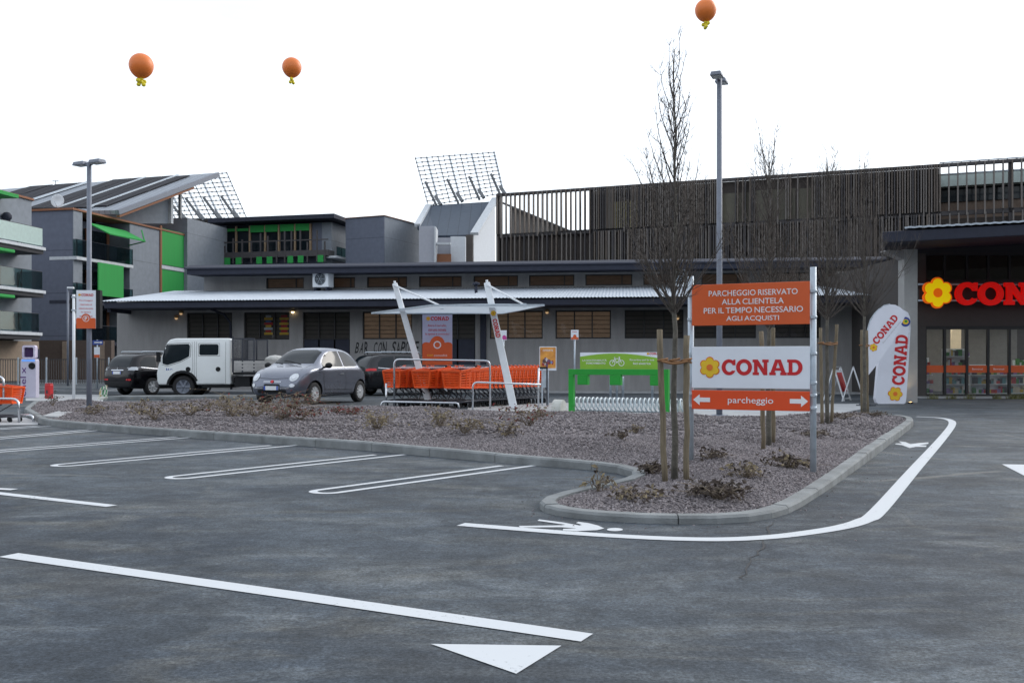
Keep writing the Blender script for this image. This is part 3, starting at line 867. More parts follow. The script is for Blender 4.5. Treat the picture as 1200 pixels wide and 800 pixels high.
# added unseen ridge behind the viewpoint, put in to darken reflections in paint and glass
vs = []; fs = []; k = 48
rd = random.Random(77)
for i in range(k + 1):
    a = R(-10 - 160 * i / k); r = 260
    hh = 62 + 22 * math.sin(i * .5) + 12 * math.sin(i * 1.31) + rd.uniform(-4, 4)
    for f, z in ((1.0, -1), (1.12, hh * .45), (1.28, hh * .8), (1.5, hh)):
        vs.append((r * f * math.cos(a), r * f * math.sin(a), z))
for i in range(k):
    for j in range(3): q = i * 4 + j; fs.append((q, q + 1, q + 5, q + 4))
MB().add(vs, fs, 0, True).build('added_reflection_ridge', mat('dark_reflection_ridge', (.05, .055, .05), .95, var=.5, scale=.03), kind='structure')

# cracks and a filled joint in the asphalt
def crack(pts, w, seed, z=.0035):
    rd = random.Random(seed); P_ = [gp(*p).xy for p in pts]; out_ = []
    for a, b in zip(P_[:-1], P_[1:]):
        k = max(2, int((b - a).length / .09))
        for i in range(k): out_.append(a.lerp(b, i / k) + Vector((rd.gauss(0, .018), rd.gauss(0, .018))))
    vs = []; fs = []
    for i, p in enumerate(out_):
        t = (out_[min(i + 1, len(out_) - 1)] - out_[max(i - 1, 0)]).normalized(); nn = Vector((-t.y, t.x)) * w * rd.uniform(.3, 1.1) * (1 if 0 < i < len(out_) - 1 else .1)
        vs += [(*(p + nn), z), (*(p - nn), z)]
    fs = [(2 * i, 2 * i + 1, 2 * i + 3, 2 * i + 2) for i in range(len(out_) - 1)]
    MB().add(vs, fs).build('asphalt_crack', bpy.data.materials.get('crack_bitumen') or mat('crack_bitumen', (.022, .024, .027), .7, var=.3), kind='structure')
crack([(905, 612), (898, 628), (886, 650), (868, 676), (862, 684)], .008, 1)
def scratch(pts, w, seed):
    rd = random.Random(seed); P_ = smooth_path([gp(*p).xy for p in pts], 14); vs = []
    for i, p in enumerate(P_):
        t = (P_[min(i + 1, len(P_) - 1)] - P_[max(i - 1, 0)]).normalized(); nn = Vector((-t.y, t.x)) * w * rd.uniform(.2, 1.2); o_ = Vector((-t.y, t.x)) * rd.gauss(0, .01)
        vs += [(*(p + nn + o_), .0035), (*(p - nn + o_), .0035)]
    MB().add(vs, [(2 * i, 2 * i + 1, 2 * i + 3, 2 * i + 2) for i in range(len(P_) - 1)]).build('asphalt_scrape', bpy.data.materials.get('pale_scrape') or mat('pale_scrape', (.105, .112, .115), .85, var=.6, scale=14, bump=.3), kind='structure')
# grit thrown on to the road beside the kerb
rs2 = np.random.RandomState(12); Q = []
for i in range(0, len(out), 1):
    if out[i].y < 14:
        for _ in range(5):
            d_ = abs(rs2.normal(0, .22)) + .012
            q = out[i] - nrm[i] * d_ + Vector(rs2.uniform(-.12, .12, 2))
            Q.append((q.x, q.y))
Q = np.array(Q); Q = Q[~inside(Q)]; Q = Q[edge_dist(Q) > .14]
def ground_grit():
    global mound
    keep = mound; mound = lambda P: np.zeros(len(P)) - .002
    scatter_stones('grit', Q, .0075, 15)['label'] = 'loose grit on the asphalt along the kerb'
    mound = keep
ground_grit()
# ------------------------------------------------------------------ the shop building
def wall_holes(mb, t0, t1, z0, z1, n0, n1, holes, m=0):
    """a wall slab with rectangular openings (a, b, c, d) = t from a to b, z from c to d"""
    ts = sorted({t0, t1} | {h[0] for h in holes} | {h[1] for h in holes})
    ts = [t for t in ts if t0 <= t <= t1]
    for a, b in zip(ts[:-1], ts[1:]):
        if b - a < 1e-6: continue
        mid = (a + b) / 2
        cuts = sorted([(h[2], h[3]) for h in holes if h[0] < mid < h[1]])
        z = z0
        for c, d in cuts:
            if c > z + 1e-6: mb.box(a, b, n0, n1, z, c, m)
            z = max(z, d)
        if z < z1 - 1e-6: mb.box(a, b, n0, n1, z, z1, m)

def window(parent, t0, t1, z0, z1, n, panes=3, slats=True, bars=None, wood='woodslat', th=.045, lit=False, name='window', rec=.10):
    fm = MB(); w = th
    fm.box(t0, t1, n + rec - .05, n + rec, z0, z0 + w); fm.box(t0, t1, n + rec - .05, n + rec, z1 - w, z1)
    cut = bars or [t0 + (t1 - t0) * i / panes for i in range(1, panes)]
    for t in [t0 + w / 2] + list(cut) + [t1 - w / 2]:
        fm.box(t - w / 2, t + w / 2, n + rec - .052, n + rec - .002, z0 + w, z1 - w)
    f = fm.build(name, MT['winframe'], parent)
    MB().add([(t0 + .01, n + rec - .02, z0 + .01), (t1 - .01, n + rec - .02, z0 + .01), (t1 - .01, n + rec - .02, z1 - .01), (t0 + .01, n + rec - .02, z1 - .01)], [(0, 1, 2, 3)]).build('pane', MT['pane'], f)
    if slats:
        sb = MB(); k = 6
        for i in range(k):
            zc = z0 + w + (z1 - z0 - 2 * w) * (i + .5) / k; hh = (z1 - z0) / k * .40
            sb.box(t0 + .02, t1 - .02, n + rec + .05, n + rec + .08, zc - hh, zc + hh)
        sb.build('slatted_blind', MT[wood], f)
    return f

SF = Fr(600, 36, 7.0)
shop = thing('shop_building', 'long low grey shop building with white metal canopy roof and slatted windows', 'building', SF.loc(), -SF.a)
tl, tr_ = SF.t(137), SF.t(1064)
W0 = [(219, 272, 3), (286, 339, 3), (425, 483, 3), (574, 636, 3), (651, 716, 3), (732, 801, 3), (814, 886, 3), (908, 962, 3)]
ZT, ZB = SF.z(364, SF.t(600), 0), SF.z(397, SF.t(600), 0)
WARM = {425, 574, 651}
holes = [(SF.t(a), SF.t(b), ZB, ZT) for a, b, _ in W0]
doors = [(SF.t(355), SF.t(410)), (SF.t(494), SF.t(557))]
holes += [(a, b, .03, ZT) for a, b in doors]
mb = MB(); wall_holes(mb, tl, tr_, 0, 3.58, 0, .25, holes)
mb.box(tl, tl + .25, .25, 13, 0, 3.58); mb.box(tr_ - .25, tr_, .25, 13, 0, 3.58)
mb.build('wall', MT['wallgrey'], shop)
mb = MB(); mb.box(tl + .3, tr_ - .3, .75, .8, .01, 3.6); mb.build('inner_wall', MT['interior'], shop)
for (a, b, k) in W0:
    bars = None
    if a in (651, 574): bars = [SF.t(a + (b - a) * .34), SF.t(a + (b - a) * .66)]
    window(shop, SF.t(a), SF.t(b), ZB, ZT, 0, k, bars=bars, wood='woodglow' if a in WARM else 'woodslat')
# coloured lights on show behind the second window
cm = [MT['yellow'], MT['red'], MT['galv'], mat('display_blue', (.05, .12, .35), .5)]
for x0, x1, seq in ((308, 318, (0, 1, 2, 0, 1, 3, 0, 2)), (326, 337, (0, 1, 0, 1, 0, 1, 0, 1))):
    mb = MB()
    for i, c in enumerate(seq):
        z0 = SF.z(391 - i * 3.0, 0, 0); z1 = SF.z(389.0 - i * 3.0 - .8, 0, 0)
        t0, t1 = SF.t(x0), SF.t(x1); s = .06 * (i % 2)
        mb.box(t0 + s, t1 - s, .135, .145, z0, z1, c)
    mb.build('window_display', cm, shop)
for (a, b), split in zip(doors, (None, None)):
    d = window(shop, a, b, ZB, ZT, 0, 3, wood='woodslat', name='door')
    lp = MB()
    for i in range(3):
        w = (b - a) / 3
        lp.box(a + w * i + .03, a + w * (i + 1) - .03, .05, .09, .06, ZB - .01)
    lp.build('door_panel', MT['facia'], d, bevel=.01)
    MB().cyl((a + (b - a) * .36, .02, .95), (a + (b - a) * .36, .02, 1.25), .016, 8).build('door_handle', MT['galv'], d)
# canopy roof in corrugated sheet
def corrugated(name, parent, t0, t1, n0, z0, n1, z1, pitch, amp, m):
    k = int((t1 - t0) / pitch * 6); vs = []; fs = []
    for i in range(k + 1):
        t = t0 + (t1 - t0) * i / k; o = amp * max(-.6, min(.6, math.sin(2 * math.pi * t / pitch) * 1.4))
        vs += [(t, n0, z0 + o), (t, n1, z1 + o), (t, n0, z0 + o - .012)]
    for i in range(k):
        a, b = 3 * i, 3 * i + 3
        fs += [(a, b, b + 1, a + 1), (a + 2, b + 2, b, a)]
    return MB().add(vs, fs, 0, False).build(name, m, parent)
TL, TR = SF.t(119, -1.8), SF.t(1066, -1.8)
corrugated('canopy_roof', shop, TL, TR, -1.8, 3.40, 4.0, 4.20, .125, .017, MT['rooftin'])
mb = MB(); mb.box(TL + .05, TR, -1.72, -1.52, 3.13, 3.345); mb.box(TL + .05, TR, -1.52, .0, 3.13, 3.19); mb.box(TL + .05, TL + .2, -1.5, 3.9, 3.0, 3.33)
mb.build('gutter', MT['facia'], shop, bevel=.01)
t = SF.t(566, -.12)
MB().box(t - .11, t + .11, -.12, -.02, .02, 3.12).build('downpipe', MT['facia'], shop, bevel=.02)
mb = MB(); t = SF.t(269, -.3)
mb.tube([(SF.t(262, -.3), -1.4, 3.08), (SF.t(265, -.3), -.5, 2.95), (t, -.2, 2.62), (t, -.14, .05)], .045, 8)
mb.build('downpipe', MT['facia'], shop)
g_ = SF.t(558, 1.0)
m_ = MB(); m_.cyl((g_, 1.0, 3.7), (g_, 1.0, SF.z(333, g_, 1.0)), .06, 10); m_.lathe([(.0, SF.z(330, g_, 1.0)), (.14, SF.z(331.5, g_, 1.0)), (.15, SF.z(333.5, g_, 1.0))], 12, c=(g_, 1.0, 0)); m_.build('roof_vent', MT['facia'], shop)
# clerestory
TC = [(312, 356), (390, 416), (430, 477), (491, 541), (555, 607), (620, 673), (686, 741), (754, 808), (822, 877), (892, 950), (964, 1020)]
NC = 4.0
tcl = SF.t(239, NC)
zc0, zc1 = SF.z(335.5, SF.t(600, NC), NC), SF.z(322.5, SF.t(600, NC), NC)
mb = MB(); wall_holes(mb, tcl, tr_, 4.12, 4.98, NC, NC + .2, [(SF.t(a, NC), SF.t(b, NC), zc0, zc1) for a, b in TC])
mb.box(tcl, tcl + .2, NC + .2, NC + 9, 4.12, 4.98)
mb.build('upper_wall', MT['wallgrey'], shop)
for a, b in TC:
    window(shop, SF.t(a, NC), SF.t(b, NC), zc0, zc1, NC, 2 if b - a > 40 else 1, slats=False, bars=[SF.t(a + (b - a) * .78, NC)], name='window', rec=.12)
for a, b in TC:
    MB().box(SF.t(a, NC) + .03, SF.t(b, NC) - .03, NC + .16, NC + .19, zc0 + .02, zc1 - .02).build('inner_board', MT['upperglow'], shop)
tul, tur = SF.t(219, NC - 1.3), SF.t(1042, NC - 1.3)
b0 = NC - 1.3
mb = MB()
mb.hexa([(tul, b0, 4.78), (tur, b0, 4.78), (tur, NC + 10, 4.98), (tul, NC + 10, 4.98)], [(tul, b0, 5.0), (tur, b0, 5.0), (tur, NC + 10, 5.2), (tul, NC + 10, 5.2)])
mb.hexa([(tul - .1, b0 - .08, 5.003), (tur + .1, b0 - .08, 5.003), (tur + .1, b0 + .5, 5.02), (tul - .1, b0 + .5, 5.02)], [(tul - .1, b0 - .05, 5.06), (tur + .1, b0 - .05, 5.06), (tur + .1, b0 + .5, 5.22), (tul - .1, b0 + .5, 5.22)])
mb.build('upper_roof', MT['facia'], shop)
mb = MB(); mb.box(SF.t(120, -1.0), tr_, -1.0, -.005, 0, .06); o = mb.build('pavement', MT['concrete'], kind='structure'); o.location = SF.loc(); o.rotation_euler = (0, 0, -SF.a)
# painted wall writing
P = lambda px, py, n=-.006: Vector((SF.t(px, n), n, SF.z(py, SF.t(px, n), n)))
def bar_text(s, px0, px1, py0, py1, m, seed, weight):
    """brush lettering: every character a little out of line"""
    rd = random.Random(seed); k = len(s)
    mbx = MB(); w = (px1 - px0) / k
    for i, ch in enumerate(s):
        if ch == ' ': continue
        pts, fs = text_mb(ch, bold=weight)
        x0 = min(p[0] for p in pts); x1 = max(p[0] for p in pts); y0 = min(p[1] for p in pts); y1 = max(p[1] for p in pts)
        wd = P(px0 + w * .78, 400).x - P(px0, 400).x; ht = SF.z(py0, 0, 0) - SF.z(py1, 0, 0)
        sc = rd.uniform(.88, 1.12); an = rd.uniform(-.10, .10)
        c = P(px0 + w * (i + .5), (py0 + py1) / 2 + rd.uniform(-.6, .6))
        vs = []
        for p in pts:
            u = (p[0] / (x1 - x0)) * wd * sc; v = (p[1] / (y1 - y0)) * ht * sc
            u += .10 * v
            vs.append(c + Vector((u * math.cos(an) - v * math.sin(an), 0, u * math.sin(an) + v * math.cos(an))))
        mbx.add(vs, fs)
    return mbx.build('painted_writing', m, shop)
bar_text('BAR CON SAPORE', 416, 491, 400.5, 414.5, MT['blackprint'], 4, .016)
bar_text('CONAD', 442, 472, 416, 425, MT['red'], 5, .04)

def wall_lamp(px, py, label, glow, n=-.09):
    p = Vector((SF.t(px, n), n, SF.z(py, SF.t(px, n), n)))
    w = Matrix.Rotation(-SF.a, 4, 'Z') @ p + Vector(SF.loc())
    r = thing('wall_lamp', label, 'lamp', w, -SF.a, 'lamps on the shop wall')
    MB().lathe([(.02, .10), (.07, .09), (.085, .02), (.07, -.02)], 14).build('lamp_shade', MT['brass'], r)
    MB().ball((0, 0, -.02), .062, n=12).build('bulb', MT[glow], r)
    MB().box(-.03, .03, .02, .085, -.02, .06).build('bracket', MT['facia'], r)
wall_lamp(206.5, 372, 'dim brass wall lamp, left of a pair on the blank wall above the truck cab', 'litsoft')
wall_lamp(212, 366.5, 'dim brass wall lamp, right and higher of a pair above the truck cab', 'litsoft')
wall_lamp(343, 364.5, 'bright glowing wall lamp right of the window with coloured lights', 'lit')
wall_lamp(641, 365, 'small warm lamp under the eave between two windows, right of the trolley shelter', 'litsoft')
wall_lamp(794, 372, 'small warm wall lamp seen through the twigs of the tallest tree', 'litsoft')

def ac_unit(px0, px1, py0, py1, n, label, rz=-.35):
    t0, t1 = SF.t(px0, n), SF.t(px1, n); zz0, zz1 = SF.z(py1, t0, n), SF.z(py0, t0, n)
    c = Matrix.Rotation(-SF.a, 4, 'Z') @ Vector(((t0 + t1) / 2, n + .3, zz0)) + Vector(SF.loc())
    r = thing('air_conditioner', label, 'air conditioner', c, rz - SF.a * 0, 'air conditioners on the canopy roof')
    w, h = (t1 - t0) * .92, zz1 - zz0
    MB().box(-w / 2, w / 2, -.22, .25, .04, h).build('casing', MT['white'], r, bevel=.03)
    f = MB(); f.lathe([(h * .36, -.226), (h * .36, -.235), (.02, -.24)], 24, 'y', (0, 0, h * .54)); f.build('fan', MT['black'], r)
    g = MB()
    for q in (.14, .22, .30): g.tube([(q * h * 1.1 * math.cos(a * .3), -.25, h * .54 + q * h * 1.1 * math.sin(a * .3)) for a in range(22)], .008, 5)
    for a in range(3): g.beam((math.cos(a * 1.047) * h * .36, -.252, h * .54 + math.sin(a * 1.047) * h * .36), (-math.cos(a * 1.047) * h * .36, -.252, h * .54 - math.sin(a * 1.047) * h * .36), .014, .01)
    g.build('fan_grille', MT['galv'], r)
    s = MB()
    for x in (-w * .36, w * .36): s.box(x - .04, x + .04, -.2, .22, -.14, .04)
    s.build('foot', MT['facia'], r)
ac_unit(364.5, 387, 317.5, 337.5, 2.9, 'white air conditioner on the canopy roof above the white truck')
ac_unit(789, 806, 312, 337, 2.9, 'white air conditioner on the canopy roof behind the tallest tree')

# ------------------------------------------------------------------ the supermarket entrance
EN = thing('supermarket_entrance', 'supermarket entrance front with glass doors, lit red sign and dark overhanging roof', 'building', (0, 0, 0))
DG = 30.0
X = lambda px, d=DG: (px - CX) * d / F
Zp = lambda py, d=DG: H + (CY - py) * d / F
xr = X(1330)
x1085 = X(1085)
bars_px = [1085, 1108, 1134, 1159, 1184, 1210, 1236, 1262, 1288]
mb = MB()
z382, z355, z297, z329 = Zp(382), Zp(355), Zp(297), Zp(329.5)
x0w = X(1058)
wall_holes(mb, x0w, xr, 0, 4.50, DG, DG + .3, [(x1085, xr - .3, .05, z382), (x1085, xr - .3, z329, z297)])
mb.box(x0w, x0w + .3, DG + .3, DG + 9, 0, 4.4)
mb.build('wall', mat('brown_grey_render', (.068, .062, .06), .9, var=.1), EN)
MB().box(x1085 - .3, xr, DG - .45, DG - .002, 0, .055).build('plinth', MT['concrete'], EN)
MB().box(x0w + .4, xr, DG - .25, DG - .003, z355 + .02, z355 + .42).build('canopy_beam', mat('dark_brown_beam', (.05, .046, .046), .8), EN)
for i, (a, b) in enumerate(zip(bars_px[:-1], bars_px[1:])):
    fm = MB(); w = .075
    A, B = X(a), X(b)
    fm.box(A - w / 2, A + w / 2, DG + .03, DG + .12, .055, z382); fm.box(A + w / 2, B - w / 2, DG + .03, DG + .12, z382 - .10, z382); fm.box(A + w / 2, B - w / 2, DG + .03, DG + .12, .055, .12)
    f = fm.build('glass_door', MT['winframe'], EN)
    MB().add([(A + .03, DG + .07, .11), (B - .03, DG + .07, .11), (B - .03, DG + .07, z382 - .09), (A + .03, DG + .07, z382 - .09)], [(0, 1, 2, 3)]).build('pane', MT['paneclear'], f)
    z1, z0 = Zp(428), Zp(436.5)
    MB().box(A + w / 2, B - w / 2, DG + .055, DG + .064, z0, z1).build('orange_band', MT['orange'], f)
    if i in (2, 3):
        text('band_writing', 'Benvenuti', MT['lightprint'], f, ((A + B) / 2, DG + .05, (z0 + z1) / 2), XU, ZV, w=(B - A) * .5)
    um = MB()
    um.box(A - w / 2, A + w / 2, DG + .03, DG + .10, z329, z297); um.box(A + w / 2, B - w / 2, DG + .03, DG + .10, z297 - .06, z297); um.box(A + w / 2, B - w / 2, DG + .03, DG + .10, z329, z329 + .06)
    u = um.build('upper_window', MT['winframe'], EN)
    MB().add([(A + .03, DG + .06, z329 + .02), (B - .03, DG + .06, z329 + .02), (B - .03, DG + .06, z297 - .02), (A + .03, DG + .06, z297 - .02)], [(0, 1, 2, 3)]).build('pane', MT['pane'], u)
# inside
mb = MB(); mb.box(x0w + .3, xr, DG + 7, DG + 7.2, 0, 4.6); mb.build('inner_wall', mat('inner_grey_wall', (.26, .25, .235), .8), EN)
mb = MB(); mb.box(x0w + .3, xr, DG + .3, DG + 7, 2.5, 2.6); mb.build('inner_ceiling', MT['concrete'], EN)
mb = MB(); mb.box(x0w + .3, xr, DG + 1.2, DG + 1.3, 2.62, 4.6); mb.build('upper_inner_wall', mat('upper_brown_boards', (.085, .055, .035), .6, var=.3, stretch=(1, 6, 14)), EN)
mb = MB()
for k in range(6):
    mb.box(x1085 + .5 + k * 1.1, x1085 + .62 + k * 1.1, DG + .8, DG + 6, 2.46, 2.495)
mb.build('ceiling_light_strip', MT['litwhite'], EN)
rd = random.Random(9)
pcol = [mat('goods_%s' % n, c, .5) for n, c in (('red', (.45, .03, .03)), ('green', (.06, .22, .06)), ('cream', (.6, .55, .42)), ('violet', (.25, .15, .35)), ('teal', (.12, .32, .34)), ('yellow', (.6, .42, .05)), ('dark', (.03, .03, .04)), ('white', (.6, .62, .64)))]
for k in range(7):                                   # shelf racks with goods
    xs = x1085 + .15 + k * .95; ys = DG + 1.0 + rd.uniform(0, 1.2); hh = rd.uniform(1.0, 1.7)
    sh = MB(); sh.box(xs, xs + .75, ys + .3, ys + .34, .02, hh)
    for z in np.arange(.08, hh, .30): sh.box(xs, xs + .75, ys, ys + .299, z, z + .03)
    s = sh.build('shelf_rack', MT['white'], EN)
    gd = MB()
    for z in np.arange(.08, hh - .1, .30):
        x = xs + .02
        while x < xs + .68:
            w = rd.uniform(.05, .13); gd.box(x, x + w * .9, ys + .02, ys + .2, z + .032, z + rd.uniform(.12, .26), rd.randint(0, 7)); x += w
    gd.build('goods', pcol, s)
mb = MB(); mb.box(X(1160), X(1172), DG + 2.6, DG + 2.7, .9, 2.4); mb.build('lit_panel', mat('lit_warm_panel', (.75, .62, .42), .5, emit=.25), EN)
# roof
d0 = 24.6
xl, xR = X(1034, d0), xr
zf = lambda x: 4.16 + (x - xl) * .052
mb = MB()
mb.hexa([(xl, d0, zf(xl)), (xR, d0, zf(xR)), (xR, 40, zf(xR) + 1.1), (X(1040, 40), 40, zf(xl) + 1.1)], [(xl, d0, zf(xl) + .28), (xR, d0, zf(xR) + .30), (xR, 40, zf(xR) + 1.4), (X(1040, 40), 40, zf(xl) + 1.4)])
mb.build('roof', MT['facia'], EN, bevel=.02)
x59 = X(1059, d0)
k = int((xR - x59) / .06); vs = []; fs = []
for i in range(k + 1):
    x = x59 + (xR - x59) * i / k; o = .008 * math.sin(2 * math.pi * x / .24)
    z = zf(x) + .33 + o
    xb_ = x + X(1066, 40) - x59
    vs += [(x, d0 - .06, z), (xb_, 40, z + 1.15), (x, d0 - .06, z + .045), (xb_, 40, z + 1.195)]
for i in range(k):
    a, b = 4 * i, 4 * i + 4
    fs += [(a, b, b + 2, a + 2), (a + 2, b + 2, b + 3, a + 3)]
MB().add(vs, fs).build('roof_sheet', MT['rooftin'], EN)
# column
dc = 26.3; c0, c1 = X(1059.5, dc), X(1075.5, dc)
MB().box(c0, c1, dc, dc + .42, 0, 4.2).build('column', mat('pale_grey_column', (.34, .34, .335), .8, var=.08), EN, bevel=.015)
MB().hexa([(c0 - .5, dc + .02, 4.14), (c0, dc + .02, 3.92), (c0, dc + .40, 3.92), (c0 - .5, dc + .40, 4.14)], [(c0 - .5, dc + .02, 4.17), (c0, dc + .02, 4.17), (c0, dc + .40, 4.17), (c0 - .5, dc + .40, 4.17)]).build('column_bracket', MT['wallgrey'], EN)
MB().hexa([(x0w, DG, 4.5), (xr, DG, 4.5), (xr, DG + .3, 4.5), (x0w, DG + .3, 4.5)], [(x0w, DG, zf(x0w) + .39), (xr, DG, zf(xr) + .39), (xr, DG + .3, zf(xr) + .40), (x0w, DG + .3, zf(x0w) + .40)]).build('eave_wall', MT['soffit'], EN)
# rails that hold the sign, and the sign
mb = MB()
for py in (333, 352): mb.tube([(X(1077, 29.5), 29.55, Zp(py, 29.5)), (xR, 29.55, Zp(py, 29.5))], .03, 8)
mb.build('sign_rail', MT['galv'], EN)
ds = 29.4
sg = thing('lit_shop_sign', 'large lit red CONAD letters with yellow flower above the supermarket doors', 'sign', (0, 0, 0))
hL = (357 - 331) * ds / F
conad(sg, (X(1120, ds), ds, Zp(357, ds)), XU, ZV, hL, (MT['redlit'], MT['yellowlit'], MT['orangelit']), .10, True, (X(1099, ds), ds, Zp(343, ds)), fr=.70)
# up-light at the foot of the column
ul = thing('ground_uplight', 'warm uplight in the ground at the foot of the pale entrance column', 'lamp', (X(1067, 26.0), 26.0, 0))
MB().lathe([(.0, 0), (.07, .0), (.075, .035), (.05, .04)], 16).build('housing', MT['black'], ul)
MB().lathe([(.0, .041), (.048, .041)], 16).build('lens', MT['lit'], ul)
ld = bpy.data.lights.new('uplight', 'SPOT'); ld.energy = 9; ld.color = (1, .78, .48); ld.spot_size = R(75); ld.spot_blend = .8; ld.shadow_soft_size = .04
lo_ = bpy.data.objects.new('uplight', ld); COL.objects.link(lo_); lo_.parent = ul; lo_.location = (0, 0, .06); lo_.rotation_euler = (R(168), 0, 0)
# grass tufts on the plinth
for k, px in enumerate((1094, 1115, 1136, 1169, 1186, 1192, 1199)):
    r = thing('grass_tuft', ['low green tuft at the foot of the first glass pane from the column', 'green tuft at the foot of the second glass pane', 'dark tuft at the foot of the third glass pane', 'green tuft below the pane with the warm lit panel',
        'wide tuft left of the last visible glass door', 'yellowish tuft below the last visible glass door', 'tuft at the right picture edge below the glass doors'][k], 'plant', (X(px, 29.2), 29.2, 0), 0, 'tufts planted before the shop front')
    g = MB(); rd = random.Random(50 + k)
    for _ in range(70):
        a = rd.uniform(0, 6.28); l = rd.uniform(.08, .2); b = Vector((rd.gauss(0, .08), rd.gauss(0, .05), 0)); e = b + Vector((math.cos(a) * l * .6, math.sin(a) * l * .6, l))
        s = Vector((-math.sin(a), math.cos(a), 0)) * .008
        g.add([b - s, b + s, e], [(0, 1, 2)])
    g.build('blades', mat('tuft_green', (.07, .10, .03), .8, var=.5, tint=(.2, .19, .06)) if k == 0 else bpy.data.materials['tuft_green'], r)

# ------------------------------------------------------------------ slatted building behind
SB = Fr(582, 62, 21.0)
sl = thing('slatted_building', 'big dark building behind, clad in vertical brown and grey fins', 'building', SB.loc(), -SB.a)
TE = 34.0; ZTOP = 11.9; ZM = 9.25; tA = SB.t(692); tB = SB.t(1101)
mb = MB()
mb.box(tA, tB, .35, 9, 0, ZTOP - .12); mb.box(0, tA, .35, 9, 0, ZM - .1); mb.box(tB, TE, .35, 9, 0, ZM - .3)
mb.build('wall', MT['backdark'], sl)
rd = random.Random(21)
fin = MB(); t = .05
while t < TE:
    opn = t < tA or t > tB
    st = rd.choice((.13, .15, .12)) if not opn else (.31 if t < tA else .44)
    fw = .034 if opn else .031
    c = rd.choice((0, 0, 1, 1, 2)) if not opn else rd.choice((1, 1, 0))
    if not (SB.t(842) < t < SB.t(952) and rd.random() < .55):
        fin.box(t - fw, t + fw, -.12 - rd.choice((0, .04, .08)), .08, ZM + (.06 if rd.random() < .8 else -.2), ZTOP, c)
    t2 = t + rd.choice((0, .0, .05)); c2 = rd.choice((0, 1, 1, 2, 2))
    fin.box(t2 - .034, t2 + .034, -.10 - rd.choice((0, .05)), .08, 3.0, ZM - .06, c2)
    t += st
f = fin.build('fin_cladding', [MT['slatbrown'], MT['slatgrey'], MT['slatdark']], sl)
mb = MB(); mb.box(0, TE, -.02, .2, ZTOP - .14, ZTOP + .04); mb.box(0, TE, .09, .30, ZM - .14, ZM + .10)
for t in (.05, tA, SB.t(1185)): mb.box(t - .12, t + .12, .09, .33, 3, ZTOP - .14)
mb.build('frame', MT['slatdark'], sl)
ZW = lambda py, px: SB.z(py, SB.t(px, .3), .3)
for a, b, y0, y1, m in ((712, 746, 236, 271, 'lit_olive'), (748, 772, 234, 266, 'olive'), (775, 838, 230, 264, 'olive'), (846, 880, 226, 262, 'olive'), (886, 932, 222, 262, 'olive'), (936, 972, 220, 262, 'olive'), (690, 730, 287, 303, 'olive'), (800, 838, 283, 303, 'olive'), (880, 968, 278, 303, 'olive')):
    t0, t1 = SB.t(a, .3), SB.t(b, .3); z0, z1 = ZW(y1, (a + b) / 2), ZW(y0, (a + b) / 2)
    if m == 'lit_olive' and m not in MT: MT[m] = mat('lit_yellowish_window', (.30, .28, .14), .3, var=.4, scale=1.5, emit=.22)
    MB().box(t0, t1, .30, .347, z0, z1).build('window', MT[m], sl)
# terrace behind the open fins: sloping roof and the set-back storey
tS0, tS1 = SB.t(597, 3), SB.t(682, 3)
MB().hexa([(tS0, 3, ZM - .2), (tS1, 3, ZM - .2), (tS1, 3.4, ZM - .2), (tS0, 3.4, ZM - .2)], [(tS0, 3, 11.6), (tS1, 3, ZM + .02), (tS1, 3.4, ZM + .02), (tS0, 3.4, 11.6)]).build('gable_wall', mat('gable_brown_grey', (.19, .175, .165), .85, var=.12), sl)
MB().beam((tS0 - .5, 2.8, 11.85), (tS1 + .3, 2.8, ZM - .05), .5, .14).build('gable_verge', MT['slatdark'], sl)
mb = MB(); mb.box(tB + .2, TE, 4, 8, ZM - .3, SB.z(238, tB, 4)); mb.build('setback_wall', mat('setback_brown', (.15, .11, .085), .8, var=.2), sl)
mb = MB(); mb.box(tB + .2, TE, 3.9, 8, SB.z(238, tB, 4) + .005, SB.z(222, tB, 4)); mb.build('setback_window', MT['carglass'], sl)
mb = MB(); mb.box(tB + .1, TE, 3.2, 8, SB.z(222, tB, 4) + .005, SB.z(207, tB, 4)); mb.build('setback_parapet', mat('pale_green_parapet', (.34, .40, .38), .7), sl)
mb = MB()
for k in range(30):
    t = tB + .2 + k * .45; mb.tube([(t, .2, ZTOP + .1), (t, 1.2, ZTOP + .1)], .03, 5)
mb.tube([(tB, .15, ZTOP + .12), (TE, .15, ZTOP + .12)], .035, 6); mb.tube([(tB, .15, ZTOP - .55), (TE, .15, ZTOP - .55)], .045, 6)
mb.build('pergola_rail', MT['galv'], sl)

